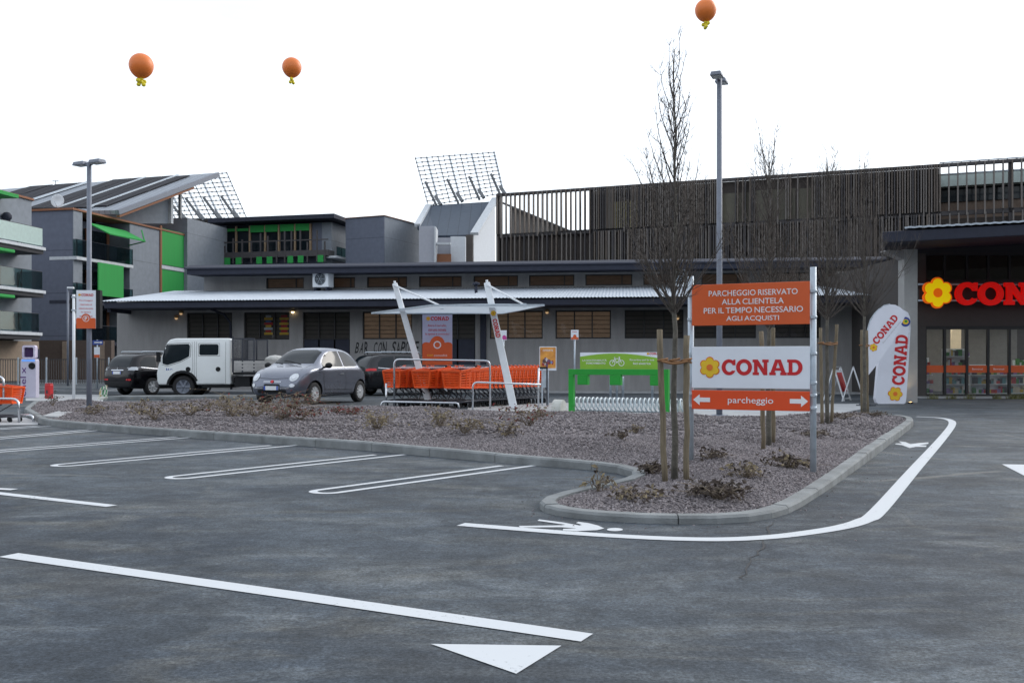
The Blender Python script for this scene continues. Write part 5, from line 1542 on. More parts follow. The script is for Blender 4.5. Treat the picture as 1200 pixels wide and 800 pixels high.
# --- small grey hatchback
def small_hatch():
    g = gp(364, 472.4); hd = R(-110.7)
    root = thing('parked_car', 'small round grey hatchback parked behind the gravel, facing left towards the camera', 'car', (g.x, g.y, 0), hd, scale=1.01)
    p = carpaint('grey_car_paint', (.175, .190, .235), .24)
    st = [(-1.77, .42, .58, .70, .48, .50, .42), (-1.73, .28, .62, .88, .64, .68, .52), (-1.60, .24, .80, 1.04, .76, .765, .56), (-1.36, .22, .90, 1.27, .80, .805, .575), (-1.05, .21, .92, 1.42, .805, .815, .575),
          (-.6, .20, .92, 1.49, .81, .82, .585), (-.1, .20, .92, 1.505, .81, .82, .585), (.22, .20, .92, 1.455, .81, .82, .58), (.52, .20, .92, 1.30, .81, .82, .61), (.84, .21, .93, 1.07, .80, .815, .67), (1.0, .21, .92, 1.01, .80, .805, .68),
          (1.25, .22, .88, .96, .79, .79, .64), (1.48, .24, .78, .875, .74, .745, .56), (1.65, .25, .65, .77, .66, .68, .48), (1.75, .28, .52, .62, .55, .575, .40), (1.79, .36, .46, .52, .44, .46, .32)]
    o, bv = loft_body(root, st, p, ((1.04, .29, .355, .78), (-1.26, .29, .355, .78)))
    for x in (1.04, -1.26):
        for s in (-1, 1): wheel(root, x, s * .715, .295, .185, 12)
    wsp = [(-.60, 1.075), (.60, 1.075), (.53, 1.37), (.36, 1.425), (-.36, 1.425), (-.53, 1.37)]
    decal(bv, wsp, '+x').build('windscreen', MT['carglass'], root)
    decal(bv, [(-.50, 1.05), (.50, 1.05), (.47, 1.33), (.30, 1.39), (-.30, 1.39), (-.47, 1.33)], '-x').build('rear_window', MT['carglass'], root)
    for s, ax in ((1, '+y'), (-1, '-y')):
        decal(bv, [(.62, .98), (.60, 1.06), (.34, 1.28), (.05, 1.385), (-.34, 1.40), (-.36, .985)], ax).build('side_window', MT['carglass'], root)
        decal(bv, [(-.43, .985), (-.41, 1.395), (-.72, 1.375), (-1.0, 1.27), (-1.18, 1.10), (-1.16, 1.02), (-1.0, .99)], ax).build('side_window', MT['carglass'], root)
        tm = MB()
        for q in line2([(.66, .965), (-.4, .968), (-1.2, .975)], .018): decal(bv, q, ax, .009, .1, tm)
        tm.build('window_trim', MT['chrome'], root)
        seams(bv, root, [[(.66, .94), (.66, .60), (.56, .30), (-.42, .28), (-.46, .60), (-.40, .96)], [(.64, .40), (-.8, .36)]], ax)
        hm = MB(); hm.beam((-.30, s * .835, .80), (-.12, s * .835, .80), .03, .03); hm.build('door_handle', MT['chrome'], root)
        mm = MB(); mm.ball((.60, s * .93, 1.02), .075, .105, .075, 14); mm.tube([(.62, s * .78, .965), (.61, s * .86, .985)], .03, 8); mm.build('wing_mirror', MT['black'], root)
        decal(bv, oval(s * .555, .715, .105, .095, 20), '+x', .012, .04).build('headlight', mat('headlight_glass', (.62, .66, .70), .12, coat=.8, var=.25, scale=18) if s == 1 else bpy.data.materials['headlight_glass'], root)
        decal(bv, oval(s * .555, .715, .05, .045, 14), '+x', .018, .04).build('headlight_bulb', MT['chrome'], root)
        decal(bv, oval(s * .56, .52, .06, .045, 14), '+x', .012, .04).build('fog_light', bpy.data.materials['headlight_glass'], root)
        decal(bv, rr(-1.72, -1.62, .62, .86, .03), ax, .008, .05).build('tail_light', MT['red'], root)
    decal(bv, rr(-.42, .42, .33, .415, .03), '+x', .008, .06).build('lower_grille', MT['black'], root)
    decal(bv, rr(-.23, .23, .475, .555, .03), '+x', .008, .06).build('upper_grille', MT['black'], root)
    tm = MB()
    for a, b in ((-.50, -.26), (.26, .50)):
        decal(bv, rr(a, b, .44, .465, .008), '+x', .016, .06, tm)
    tm.build('chrome_bar', MT['chrome'], root)
    whisk = MB()
    for s in (-1, 1): decal(bv, rr(min(s * .06, s * .26), max(s * .06, s * .26), .600, .618, .006), '+x', .012, .06, whisk)
    whisk.build('chrome_whisker', MT['chrome'], root)
    decal(bv, oval(0, .610, .045, .036, 16), '+x', .018, .03).build('badge', MT['red'], root)
    hx = bv.ray_cast(Vector((5, 0, .45)), Vector((-1, 0, 0)))[0].x
    pl = plate(root, (hx + .03, 0, .455), '+x', .42, .10)
    wm = MB(); wm.tube([(1.0, .35, 1.045), (.86, -.05, 1.12), (.84, -.25, 1.14)], .012, 6); wm.tube([(1.0, -.20, 1.05), (.88, -.48, 1.10)], .012, 6); wm.build('wiper', MT['black'], root)
    seams(bv, root, [[(-.58, 1.03), (-.56, .80), (-.40, .70), (0, .68), (.40, .70), (.56, .80), (.58, 1.03)]], '+x', .010)
small_hatch()

# --- estate cars seen from behind
def estate(label, px, base_py, hd, paint, sc, lights='clear', lift=0.0):
    L = 2.32
    g = gp(px, base_py); c = g + Vector((math.cos(hd), math.sin(hd), 0)) * L * sc
    root = thing('parked_car', label, 'car', (c.x, c.y, 0), hd, scale=sc)
    st = [(-2.32, .46, .74, .86, .62, .66, .58), (-2.28, .34, .88, 1.06, .80, .83, .70), (-2.18, .30, 1.0, 1.32, .87, .87, .69), (-2.0, .28, 1.03, 1.57, .885, .885, .67), (-1.7, .26, 1.03, 1.655, .89, .895, .665),
          (-.8, .25, 1.01, 1.69, .89, .90, .67), (0, .25, .99, 1.68, .89, .90, .67), (.45, .25, .98, 1.60, .89, .895, .67), (.8, .25, .98, 1.40, .885, .895, .70), (1.15, .26, .98, 1.14, .88, .885, .75), (1.4, .27, .96, 1.07, .87, .875, .75),
          (1.9, .28, .88, .98, .83, .85, .70), (2.2, .30, .74, .85, .72, .75, .58), (2.32, .40, .56, .67, .55, .58, .45)]
    o, bv = loft_body(root, st, paint, ((1.36, .35, .42, .84), (-1.33, .35, .42, .84)))
    for x in (1.36, -1.33):
        for s in (-1, 1): wheel(root, x, s * .775, .35, .22, 7)
    decal(bv, [(-.62, 1.12), (.62, 1.12), (.60, 1.40), (.52, 1.555), (-.52, 1.555), (-.60, 1.40)], '-x').build('rear_window', MT['carglass'], root)
    decal(bv, [(-.66, 1.14), (.66, 1.14), (.58, 1.5), (.4, 1.56), (-.4, 1.56), (-.58, 1.5)], '+x').build('windscreen', MT['carglass'], root)
    cl = bpy.data.materials.get('clear_lamp') or mat('clear_lamp', (.50, .53, .57), .2, coat=.6)
    for s, ax in ((1, '+y'), (-1, '-y')):
        for pl in ([(.78, 1.06), (.50, 1.38), (.16, 1.55), (-.22, 1.57), (-.22, 1.06)], [(-.30, 1.06), (-.30, 1.57), (-1.0, 1.56), (-1.06, 1.06)], [(-1.14, 1.08), (-1.10, 1.55), (-1.60, 1.51), (-1.84, 1.30), (-1.86, 1.14)]):
            decal(bv, pl, ax).build('side_window', MT['carglass'], root)
        tm = MB()
        for q in line2([(.86, 1.035), (-1.0, 1.035), (-1.88, 1.11)], .022): decal(bv, q, ax, .009, .15, tm)
        tm.build('window_trim', MT['chrome'], root)
        seams(bv, root, [[(.78, 1.0), (.80, .60), (.74, .34), (-.24, .33), (-.26, 1.02)], [(-.26, .33), (-.9, .34), (-1.08, .72), (-1.09, 1.05)]], ax)
        hm = MB()
        for x in (-.12, -.98): hm.beam((x - .09, s * .915, .93), (x + .09, s * .915, .93), .03, .035)
        hm.build('door_handle', MT['black'], root)
        mm = MB(); mm.ball((.72, s * 1.0, 1.10), .08, .11, .085, 12); mm.tube([(.74, s * .84, 1.04), (.73, s * .95, 1.07)], .035, 8); mm.build('wing_mirror', MT['black'], root)
        if lights == 'clear':
            decal(bv, [(s * .60, 1.00), (s * .84, .98), (s * .84, 1.13), (s * .66, 1.10)], '-x', .012, .06).build('tail_light', cl, root)
            decal(bv, rr(-2.26, -2.02, 1.00, 1.12, .04), ax, .010, .05).build('tail_light', cl, root)
            decal(bv, rr(min(s * .52, s * .78), max(s * .52, s * .78), .60, .66, .02), '-x', .012, .06).build('reflector', MT['red'], root)
        else:
            decal(bv, rr(min(s * .58, s * .83), max(s * .58, s * .83), .98, 1.06, .03), '-x', .012, .06).build('tail_light', MT['red'], root)
            decal(bv, rr(-2.26, -1.96, .99, 1.08, .04), ax, .010, .05).build('tail_light', MT['red'], root)
        rb = MB(); rb.tube([(.2, s * .60, 1.70), (.15, s * .60, 1.735), (-1.6, s * .60, 1.73), (-1.66, s * .60, 1.69)], .02, 8); rb.build('roof_rail', MT['galv'], root)
    decal(bv, rr(-.74, .74, .36, .56, .05), '-x', .008, .08).build('rear_bumper', MT['black'], root)
    tm = MB(); decal(bv, rr(-.36, .36, .985, 1.015, .01), '-x', .016, .08, tm); tm.build('chrome_bar', MT['chrome'], root)
    hx = bv.ray_cast(Vector((-6, 0, .90)), Vector((1, 0, 0)))[0].x
    plate(root, (hx - .03, 0, .90), '-x', .50, .11)
    bm_ = MB(); hz = bv.ray_cast(Vector((-6, 0, 1.06)), Vector((1, 0, 0)))[0].x
    for a in (90, 210, 330): bm_.sheet([(.045 * math.cos(R(a)), .045 * math.sin(R(a))), (.03 * math.cos(R(a)) + .018 * math.sin(R(a)), .03 * math.sin(R(a)) - .018 * math.cos(R(a))), (0, 0), (.03 * math.cos(R(a)) - .018 * math.sin(R(a)), .03 * math.sin(R(a)) + .018 * math.cos(R(a)))][::-1], (hz - .025, 0, 1.06), (0, -1, 0), (0, 0, 1))
    if lights == 'clear': bm_.build('badge', MT['chrome'], root)
    wv = MB(); wv.tube([(-2.25, .0, 1.15), (-2.12, .28, 1.26)], .012, 6); wv.build('wiper', MT['black'], root)
estate('black estate car seen from behind, parked left of the white truck', 137, 463.6, R(60), carpaint('black_car_paint', (.005, .005, .008), .22), .85, 'clear')
estate('dark grey estate car with red tail lights parked behind the small grey hatchback', 419, 463.6, R(38), carpaint('anthracite_car_paint', (.018, .019, .023), .25), .84, 'red')

# --- white crew cab truck
def truck():
    g = gp(223.5, 464.6)
    root = thing('parked_truck', 'white crew cab truck with mesh rack and dropside bed, parked facing left', 'truck', (g.x, g.y, 0), R(181), scale=.95)
    wp = mat('white_truck_paint', (.76, .79, .79), .35, var=.05, scale=1.5, coat=.5)
    prof = [(.80, .42), (.85, .55), (.86, .80), (.80, 1.10), (.56, 1.80), (.46, 1.92), (.25, 1.965), (-1.50, 1.97), (-1.58, 1.92), (-1.58, .43)]
    yw = lambda z: .84 - max(0, z - 1.05) * .09
    mb = MB()
    n = len(prof)
    mb.add([(x, .84, z) for x, z in prof] + [(x, -.84, z) for x, z in prof], [tuple(range(n - 1, -1, -1)), tuple(range(n, 2 * n))] + [(i, (i + 1) % n, n + (i + 1) % n, n + i) for i in range(n)], 0, False)
    o = mb.build('cab', [wp, MT['black']], root)
    bm = bmesh.new(); bm.from_mesh(o.data)
    for ax, cuts in ((2, (.75, 1.05, 1.4, 1.7)), (0, (-1.2, -.8, -.4, 0, .3))):
        for c in cuts:
            co_ = Vector((0, 0, 0)); co_[ax] = c; no = Vector((0, 0, 0)); no[ax] = 1
            bmesh.ops.bisect_plane(bm, geom=bm.verts[:] + bm.edges[:] + bm.faces[:], plane_co=co_, plane_no=no)
    for v in bm.verts: v.co.y = math.copysign(yw(v.co.z), v.co.y) if abs(v.co.y) > .1 else v.co.y
    bmesh.ops.recalc_face_normals(bm, faces=bm.faces); bm.to_mesh(o.data); bm.free()
    b = o.modifiers.new('b', 'BEVEL'); b.width = .07; b.segments = 4; b.limit_method = 'ANGLE'; b.angle_limit = R(14)
    apply_all(o, 'cab')
    bv = BVHTree.FromPolygons([v.co for v in o.data.vertices], [tuple(p.vertices) for p in o.data.polygons])
    cut_arches(o, ((0, .36, .47, .80),), None, [wp, MT['black']])
    for p in o.data.polygons: p.use_smooth = True
    o.data.set_sharp_from_angle(angle=R(25))
    q = lambda px, py: ((215.5 - px) / 36.4, (465.2 - py) / 36.4)
    for s, ax in ((1, '+y'), (-1, '-y')):
        decal(bv, [q(193.5, 401.5), q(222, 400.5), q(223.5, 403), q(223, 415.5), q(213, 421), q(197, 426), q(191.5, 424.5), q(191, 417)], ax).build('door_window', MT['carglass'], root)
        fr_ = [q(235, 401), q(258, 401), q(258.5, 414), q(235, 414)]
        decal(bv, rr(fr_[1][0], fr_[0][0], fr_[2][1], fr_[0][1], .06), ax).build('rear_door_window', MT['carglass'], root)
        gm = MB()
        for pl in ([q(192.5, 400.5), q(223, 399.3), q(224.7, 402), q(224.4, 416), q(213.5, 422), q(197, 427.3), q(190.3, 425.5)], [q(234, 400), q(259.2, 400), q(259.6, 415), q(234, 415), q(234, 400)]):
            for k in line2(pl, .012): decal(bv, k, ax, .004, .12, gm)
        gm.build('window_seal', MT['black'], root)
        seams(bv, root, [[q(229, 397.5), q(229.5, 448.5)], [q(231.5, 397.5), q(232, 448.5)], [q(266.5, 398), q(267, 448.5)], [q(226, 398), q(227.5, 430), q(224, 446)], [q(232, 448.2), q(266, 448.2)]], ax, .008)
        for px in (222, 258):
            c = q(px, 431)
            decal(bv, oval(c[0], c[1], .08, .08, 16), ax, .008, .05).build('door_handle', MT['black'], root)
        arc = [(.50 * math.cos(R(a)), .36 + .50 * math.sin(R(a))) for a in range(8, 173, 15)]
        am = MB()
        for k in line2(arc, .085): decal(bv, k, ax, .018, .1, am)
        am.build('wheel_arch_trim', MT['black'], root)
        mm = MB(); mm.box(.70, .80, min(s * .90, s * 1.06), max(s * .90, s * 1.06), 1.18, 1.52); mm.tube([(.72, s * .80, 1.45), (.75, s * .97, 1.45)], .018, 6); mm.build('wing_mirror', MT['black'], root, bevel=.03)
        decal(bv, rr(min(s * .52, s * .78), max(s * .52, s * .78), .70, .90, .04), '+x', .012, .06).build('headlight', bpy.data.materials['headlight_glass'], root)
    bl = mat('blue_door_print', (.03, .08, .32), .5)
    em = MB()
    c = q(199, 431)
    for i, (dx, w, h) in enumerate(((-.07, .05, .10), (-.01, .045, .08), (.05, .04, .06), (.10, .05, .05))):
        decal(bv, [(c[0] - dx - w / 2, c[1] - h / 2), (c[0] - dx + w / 2, c[1] - h / 2 + .02), (c[0] - dx + w / 2 - .01, c[1] + h / 2), (c[0] - dx - w / 2 + .02, c[1] + h / 2 - .02)], '+y', .004, .1, em)
    em.build('door_emblem', bl, root)
    decal(bv, [(-.70, 1.16), (.70, 1.16), (.64, 1.78), (-.64, 1.78)], '+x').build('windscreen', MT['carglass'], root)
    decal(bv, rr(-.5, .5, .60, .95, .04), '+x', .008).build('grille', MT['black'], root)
    MB().box(.80, .93, -.82, .82, .34, .56).build('bumper', mat('grey_bumper', (.10, .10, .105), .7), root, bevel=.04)
    ch = MB(); ch.box(-4.4, .6, -.42, -.30, .48, .66); ch.box(-4.4, .6, .30, .42, .48, .66); ch.box(-1.55, -.6, -.75, .75, .32, .43)
    ch.box(-2.2, -1.7, .35, .80, .36, .70); ch.box(-3.4, -3.0, .35, .80, .36, .62); ch.beam((-2.5, -.8, .36), (-2.5, .8, .36), .14, .14); ch.beam((0, -.7, .36), (0, .7, .36), .12, .12)
    ch.build('chassis', MT['black'], root)
    for x in (0, -2.6):
        for s in (-1, 1): wheel(root, x, s * .70, .36, .22, 6, 'lampgrey')
    # bed, headboard rack
    bedm = mat('dropside_aluminium', (.40, .39, .38), .55, metal=.2, var=.22, scale=3)
    MB().box(-4.45, -1.68, -.95, .95, .76, .84).build('bed_floor', MT['black'], root)
    for s in (-1, 1):
        y = s * .95
        sb = MB(); sb.box(-4.45, -1.72, min(y, y - s * .03), max(y, y - s * .03), .86, 1.22)
        for z in (.93, 1.04, 1.15): sb.box(-4.43, -1.74, min(y + s * .001, y + s * .012), max(y + s * .001, y + s * .012), z - .03, z + .03)
        sb.build('dropside', bedm, root)
    MB().box(-4.48, -4.451, -.95, .95, .86, 1.22).build('tailboard', bedm, root)
    rk = MB()
    for y in (-.93, .93):
        for x in (-1.68, -2.00, -2.38): rk.beam((x, y, .84), (x, y, 1.97 if x < -1.7 else 2.02), .05, .05)
        for z in (1.23, 1.95): rk.beam((-1.68, y, z), (-2.38, y, z), .04, .04)
    for z in (1.30, 1.95): rk.beam((-1.68, -.93, z), (-1.68, .93, z), .05, .05)
    fr = rk.build('bed_rack', MT['darkmetal'], root)
    ms = MB()
    for y in (-.93, .93):
        for k in range(18): ms.beam((-1.70 - k * .039, y, 1.25), (-1.70 - k * .039, y, 1.94), .006, .006)
        for k in range(18): ms.beam((-1.70, y, 1.26 + k * .04), (-2.36, y, 1.26 + k * .04), .006, .006)
    for k in range(40): ms.beam((-1.68, -.92 + k * .047, .9), (-1.68, -.92 + k * .047, 1.94), .007, .007)
    for k in range(24): ms.beam((-1.685, -.92, .92 + k * .044), (-1.685, .92, .92 + k * .044), .007, .007)
    ms.build('wire_mesh', MT['darkmetal'], fr)
    return root, g
troot, tg = truck()
sk = thing('rubble_sack', 'pale lumpy sacks of rubble lying on the truck bed', 'sack', (tg.x + 3.4, tg.y, .86), 0)
m = MB(); rd = random.Random(5)
for k in range(6): m.ball((rd.uniform(-.7, .6), rd.uniform(-.5, .5), .22 + rd.uniform(0, .10)), rd.uniform(.25, .4), rd.uniform(.2, .3), rd.uniform(.16, .24), 12)
m.build('cloth', mat('pale_sack_cloth', (.5, .5, .48), .9, var=.2, bump=.4), sk)
# ------------------------------------------------------------------ the big car park sign
pl_, pr_ = at(809.5, 500, 9.75), at(953, 500, 9.25)
U = Vector((pr_.x - pl_.x, pr_.y - pl_.y, 0)); W = U.length; ang = math.atan2(U.y, U.x)
big = thing('car_park_sign', 'big three panel CONAD car park sign on two steel posts on the gravel', 'sign', (pl_.x, pl_.y, 0), ang)
zl = float(mound((pl_.x, pl_.y))[0]); zr_s = float(mound((pr_.x, pr_.y))[0])
for x, zb, zt in ((0, zl - .1, 1.985), (W, zr_s - .1, 2.03)):
    m = MB(); m.tube([(x, 0, zb), (x, 0, zt)], .030, 14); m.build('post', MT['galv'], big)
    m = MB()
    for z in (1.80, 1.55, 1.20, .92, .80, .68):
        m.lathe([(.034, z - .015), (.036, z), (.034, z + .015)], 14, c=(x, 0, 0)); m.box(x - .018, x + .018, -.044, -.025, z - .013, z + .013)
    m.build('clamp', MT['galv'], big)
TX = Vector((1, 0, 0))
def panel(name, z0, z1, m, x0=.025, x1=None):
    x1 = x1 or W - .025
    o = MB().box(x0, x1, -.055, -.033, z0, z1).build(name, m, big, bevel=.004)
    r = MB(); r.box(x0 + .02, x1 - .02, -.032, -.012, z1 - .09, z1 - .06); r.box(x0 + .02, x1 - .02, -.032, -.012, z0 + .06, z0 + .09); r.build('back_rail', MT['galv'], o)
    return o
p1_ = panel('orange_panel', 1.483, 1.892, MT['orange'])
p2_ = panel('white_panel', .860, 1.271, MT['whitesign'])
p3_ = panel('direction_panel', .648, .838, MT['orangebright'])
cx_ = W / 2 + .03
for t, w, z in (('PARCHEGGIO RISERVATO', .86, 1.80), ('ALLA CLIENTELA', .60, 1.715), ('PER IL TEMPO NECESSARIO', .96, 1.63), ('AGLI ACQUISTI', .51, 1.545)):
    text('lettering', t, MT['lightprint'], p1_, (cx_, -.058, z), TX, ZV, w=w, h=.056, bold=.006)
hl = .185
x0 = .295
conad(p2_, (.325, -.058, .992), TX, ZV, .152, None, 0, True, (.207, -.058, 1.066), fr=.70, xs=.90)
text('lettering', 'parcheggio', MT['lightprint'], p3_, (W / 2 + .01, -.058, .736), TX, ZV, w=.44, h=.080, bold=.004)
for s, xc in ((-1, .125), (1, W - .125)):
    a = [(.085 * s, 0), (.02 * s, .055), (.02 * s, .022), (-.085 * s, .022), (-.085 * s, -.022), (.02 * s, -.022), (.02 * s, -.055)]
    if s > 0: a.reverse()
    MB().sheet(a, (xc, -.058, .743), TX, ZV).build('arrow', MT['lightprint'], p3_)

# ------------------------------------------------------------------ street lamps
def street_lamp(px, base_py, top_py, label, az, r=.052, headlen=.34):
    b = gi(px, base_py); d = b.y; top = zat(top_py, d)
    root = thing('street_lamp', label, 'street lamp', (b.x, b.y, b.z), az, 'street lamps on the gravel island')
    h = top - b.z
    m = MB(); m.tube([(0, 0, -.1), (0, 0, h * .33), (0, 0, h)], [r * 1.08, r, r * .92], 16); m.build('post', MT['lampgrey'], root)
    m = MB(); m.box(-.14, .14, -.14, .14, -.03, .02); m.build('base_plate', MT['lampgrey'], root, bevel=.01)
    for s in (-1, 1):
        a = MB(); a.beam((s * r * .6, 0, h - .03), (s * (r + .06), 0, h - .01), .06, .05); o = a.build('lamp_head', MT['lampgrey'], root)
        c = MB(); x0, x1 = s * (r + .03), s * (r + .03 + headlen); lo_, hi_ = min(x0, x1), max(x0, x1)
        c.hexa([(lo_, -.11, h - .035), (hi_, -.11, h - .035), (hi_, .11, h - .035), (lo_, .11, h - .035)], [(lo_ + .02, -.09, h + .045), (hi_ - .02, -.09, h + .045), (hi_ - .02, .09, h + .045), (lo_ + .02, .09, h + .045)])
        c.build('lamp_housing', MT['lampgrey'], o, bevel=.012)
        MB().box(lo_ + .05, hi_ - .03, -.085, .085, h - .043, h - .036).build('led_lens', mat('pale_led_lens', (.55, .58, .56), .3) if 'pale_led_lens' not in bpy.data.materials else bpy.data.materials['pale_led_lens'], o)
    return root, b
lampL, lb = street_lamp(104.5, 477, 191, 'grey double headed street lamp at the left, carrying a tall CONAD notice', R(-28))
lampR, rb_ = street_lamp(843, 487, 92, 'tall grey double headed street lamp rising behind the big sign', R(247), .055, .30)
# notice on the left lamp
sc = F / lb.y
nt_ = thing('notice_sign', 'tall white and orange CONAD parking notice fixed to the left street lamp', 'sign', (lb.x, lb.y, 0), R(8))
zt, zb = zat(340.5, lb.y), zat(385, lb.y); w = 21.5 / sc; xo = -2.0 / sc
MB().box(xo - w / 2, xo + w / 2, -.10, -.075, zb, zt).build('panel', MT['whitesign'], nt_, bevel=.004)
MB().box(xo + w / 2 + .005, xo + w / 2 + .085, -.085, .10, zb + .01, zt + .01).build('side_panel', MT['black'], nt_)
zo = zb + (zt - zb) * .26
rp = w * .24
pts = [(-w / 2, zb), (w / 2, zb), (w / 2, zo - .01), (w * .44, zo + .015)] + [(rp * math.cos(R(a)), zo + rp * math.sin(R(a)) + .01) for a in range(0, 181, 15)] + [(-w * .44, zo + .015), (-w / 2, zo - .01)]
MB().sheet([(xo + p[0], p[1]) for p in pts], (0, -.103, 0), TX, ZV).build('orange_print', MT['orange'], nt_)
MB().sheet([(xo + p[0], p[1]) for p in ell(0, zo, rp * .72, rp * .72, 0, 345, 23)], (0, -.106, 0), TX, ZV, 0, [[(xo + p[0], p[1]) for p in ell(0, zo, rp * .60, rp * .60, 0, 345, 23)]]).build('ring_print', MT['lightprint'], nt_)
text('lettering', 'P', MT['lightprint'], nt_, (xo, -.106, zo), TX, ZV, h=rp * .8, bold=.03)
conad(nt_, (xo - w * .24, -.103, zt - w * .32), TX, ZV, w * .78 / SLW, fr=.55, xs=.8)
for k, (t, ww) in enumerate((('Parcheggio', .70), ('riservato ai', .62), ('clienti durante', .74), ('la spesa', .5), ('max 90 minuti', .66))):
    text('lettering', t, MT['red'], nt_, (xo, -.103, zt - w * .56 - k * w * .21), TX, ZV, w=w * ww, h=w * .10, bold=.004)

# slim poles at the left
def pole(name, label, cat, px, base_py, top_py, r, m, extra=None):
    g = gp(px, base_py); root = thing(name, label, cat, g)
    h = zat(top_py, g.y); MB().tube([(0, 0, 0), (0, 0, h)], r, 12).build('post', m, root)
    return root, g, h
po, g, h = pole('sign_pole', 'white pole with a black sign back at its top, right of the charging post', 'pole', 86.5, 467, 345, .042, MT['white'])
MB().box(-.13, .10, .03, .05, h - .56, h - .03).build('sign_back', MT['black'], po)
MB().box(-.06, .06, -.045, .03, h - .10, h - .06).build('clamp', MT['galv'], po); MB().box(-.06, .06, -.045, .03, h - .50, h - .46).build('clamp', MT['galv'], po)
po, g, h = pole('lamp_pole', 'slim grey pole with small white head before the slate grey flats', 'pole', 79.5, 452, 338, .05, MT['lampgrey'])
MB().box(-.02, .28, -.08, .08, h - .02, h + .07).build('lamp_head', MT['white'], po, bevel=.02)
po, g, h = pole('direction_sign', 'small blue arrow sign over an orange plate on a thin pole by the black estate', 'sign', 114, 455, 398, .028, MT['galv'])
s_ = F / g.y
MB().box(-5 / s_, 7 / s_, -.05, -.03, h - 6 / s_, h - .6 / s_).build('blue_plate', mat('blue_sign_sheet', (.03, .07, .30), .45), po)
a = [(6, 0), (4, 1.6), (4, .6), (-3.5, .6), (-3.5, -.6), (4, -.6), (4, -1.6)]
MB().sheet([(x / s_, y / s_) for x, y in a][::-1], (.02, -.053, h - 3.2 / s_), TX, ZV).build('arrow', MT['lightprint'], po)
MB().box(-3.2 / s_, 3.4 / s_, -.05, -.03, h - 21 / s_, h - 8.5 / s_).build('white_plate', MT['whitesign'], po)
MB().box(-3.1 / s_, 3.3 / s_, -.054, -.052, h - 20.8 / s_, h - 17.5 / s_).build('orange_print', MT['orange'], po)

# charging post
g = gp(35, 466); s_ = F / g.y
ev = thing('charging_post', 'white and violet electric car charging post with black socket', 'charging post', (g.x, g.y, 0), R(6))
hw = 8.8 / s_; zz = lambda py: zat(py, g.y)
m = MB(); body = [(-hw, 0), (hw, 0), (hw, zz(423)), (hw * .94, zz(420.5)), (-hw * .94, zz(420.5)), (-hw, zz(423))]
m.sheet(body, (0, -.14, 0), TX, ZV, .28); m.build('body', mat('lilac_white_casing', (.55, .53, .64), .4, var=.05), ev, bevel=.025)
hd_ = rr(-hw * .84, hw * .84, zz(420), zz(404.5), .07, 5); hole = rr(-hw * .60, hw * .60, zz(418.5), zz(407), .04, 5)
MB().sheet(hd_, (0, -.10, 0), TX, ZV, .20, [hole]).build('head_frame', mat('violet_white_frame', (.46, .38, .60), .4, tint=(.66, .62, .72), var=.3, scale=2), ev)
MB().sheet(hole, (0, -.02, 0), TX, ZV, .04).build('screen', mat('violet_screen', (.06, .03, .10), .2), ev)
MB().box(-hw * .8, hw * .85, -.146, -.138, zz(423.5), zz(421)).build('light_strip', mat('blue_light_strip', (.15, .35, .85), .4, emit=.3), ev)
m = MB(); m.lathe([(.105, -.14), (.10, -.17), (.06, -.165), (.0, -.15)], 20, 'y', (hw * .50, 0, zz(428.5))); m.build('socket', MT['black'], ev)
tt = 'enel x'
text('lettering', tt, mat('violet_print', (.10, .03, .18), .5), ev, (-hw * .62, -.143, zz(447)), (0, 0, 1), (-1, 0, 0), w=(464 - 430) / s_, h=6.5 / s_, bold=.006)

g = gp(57.5, 467); s_ = F / g.y
hy = thing('red_post', 'short red rectangular post on the pale paving right of the charging post', 'bollard', g, R(-20))
MB().box(-4 / s_, 4 / s_, -.08, .08, 0, zat(450, g.y)).build('body', mat('post_red', (.50, .02, .025), .5, var=.1), hy, bevel=.03)
MB().box(-3.6 / s_, 3.6 / s_, -.07, .07, zat(450, g.y) + .002, zat(449, g.y)).build('cap', MT['red'], hy, bevel=.01)
MB().box(-.03, .03, -.088, -.081, .16, .26).build('lock_plate', MT['darkmetal'], hy)
g = gp(120, 468.3)
bg_ = thing('shopping_bag', 'crumpled white, green and yellow bag leaning on the pale paving near the black estate car', 'bag', g, R(15))
rd = random.Random(3); m = MB(); nx, nz = 14, 9; vs = []; fs = []
for i in range(nz):
    t = i / (nz - 1)
    for j in range(nx):
        a = 2 * math.pi * j / nx
        rx, ry = (.135 - .05 * t + rd.uniform(-.018, .018)), (.09 - .045 * t + rd.uniform(-.015, .015))
        vs.append((rx * math.cos(a) + .05 * t, ry * math.sin(a), .40 * t + (rd.uniform(-.05, .05) if i == nz - 1 else 0)))
for i in range(nz - 1):
    for j in range(nx):
        q = (i * nx + j, i * nx + (j + 1) % nx, (i + 1) * nx + (j + 1) % nx, (i + 1) * nx + j)
        m.add([vs[k] for k in q], [(0, 1, 2, 3)], (0, 1, 0, 2, 0, 1)[(j + i // 3) % 6] if 1 < i else 0, False)
m.build('bag_body', [mat('bag_white', (.55, .55, .5), .6), mat('bag_green', (.03, .20, .08), .6), mat('bag_straw', (.45, .34, .14), .6)], bg_)
m = MB(); m.ball((.22, .03, .045), .12, .07, .05, 10); m.build('crumpled_paper', MT['white'], bg_)

p4 = [gi(*p) for p in ((49, 489.5), (67.5, 490.3), (85, 483.2), (68, 482.2))]
zm = max(p.z for p in p4) + .012; c = sum(p4, Vector()) / 4
lid = thing('utility_cover', 'pale concrete cover slab lying flat on the gravel at the left end of the island', 'cover', (c.x, c.y, zm - .06))
MB().hexa([p - Vector((c.x, c.y, p.z)) for p in p4], [p - Vector((c.x, c.y, p.z)) + Vector((0, 0, .06)) for p in p4]).build('slab', MT['concrete'], lid, bevel=.008)

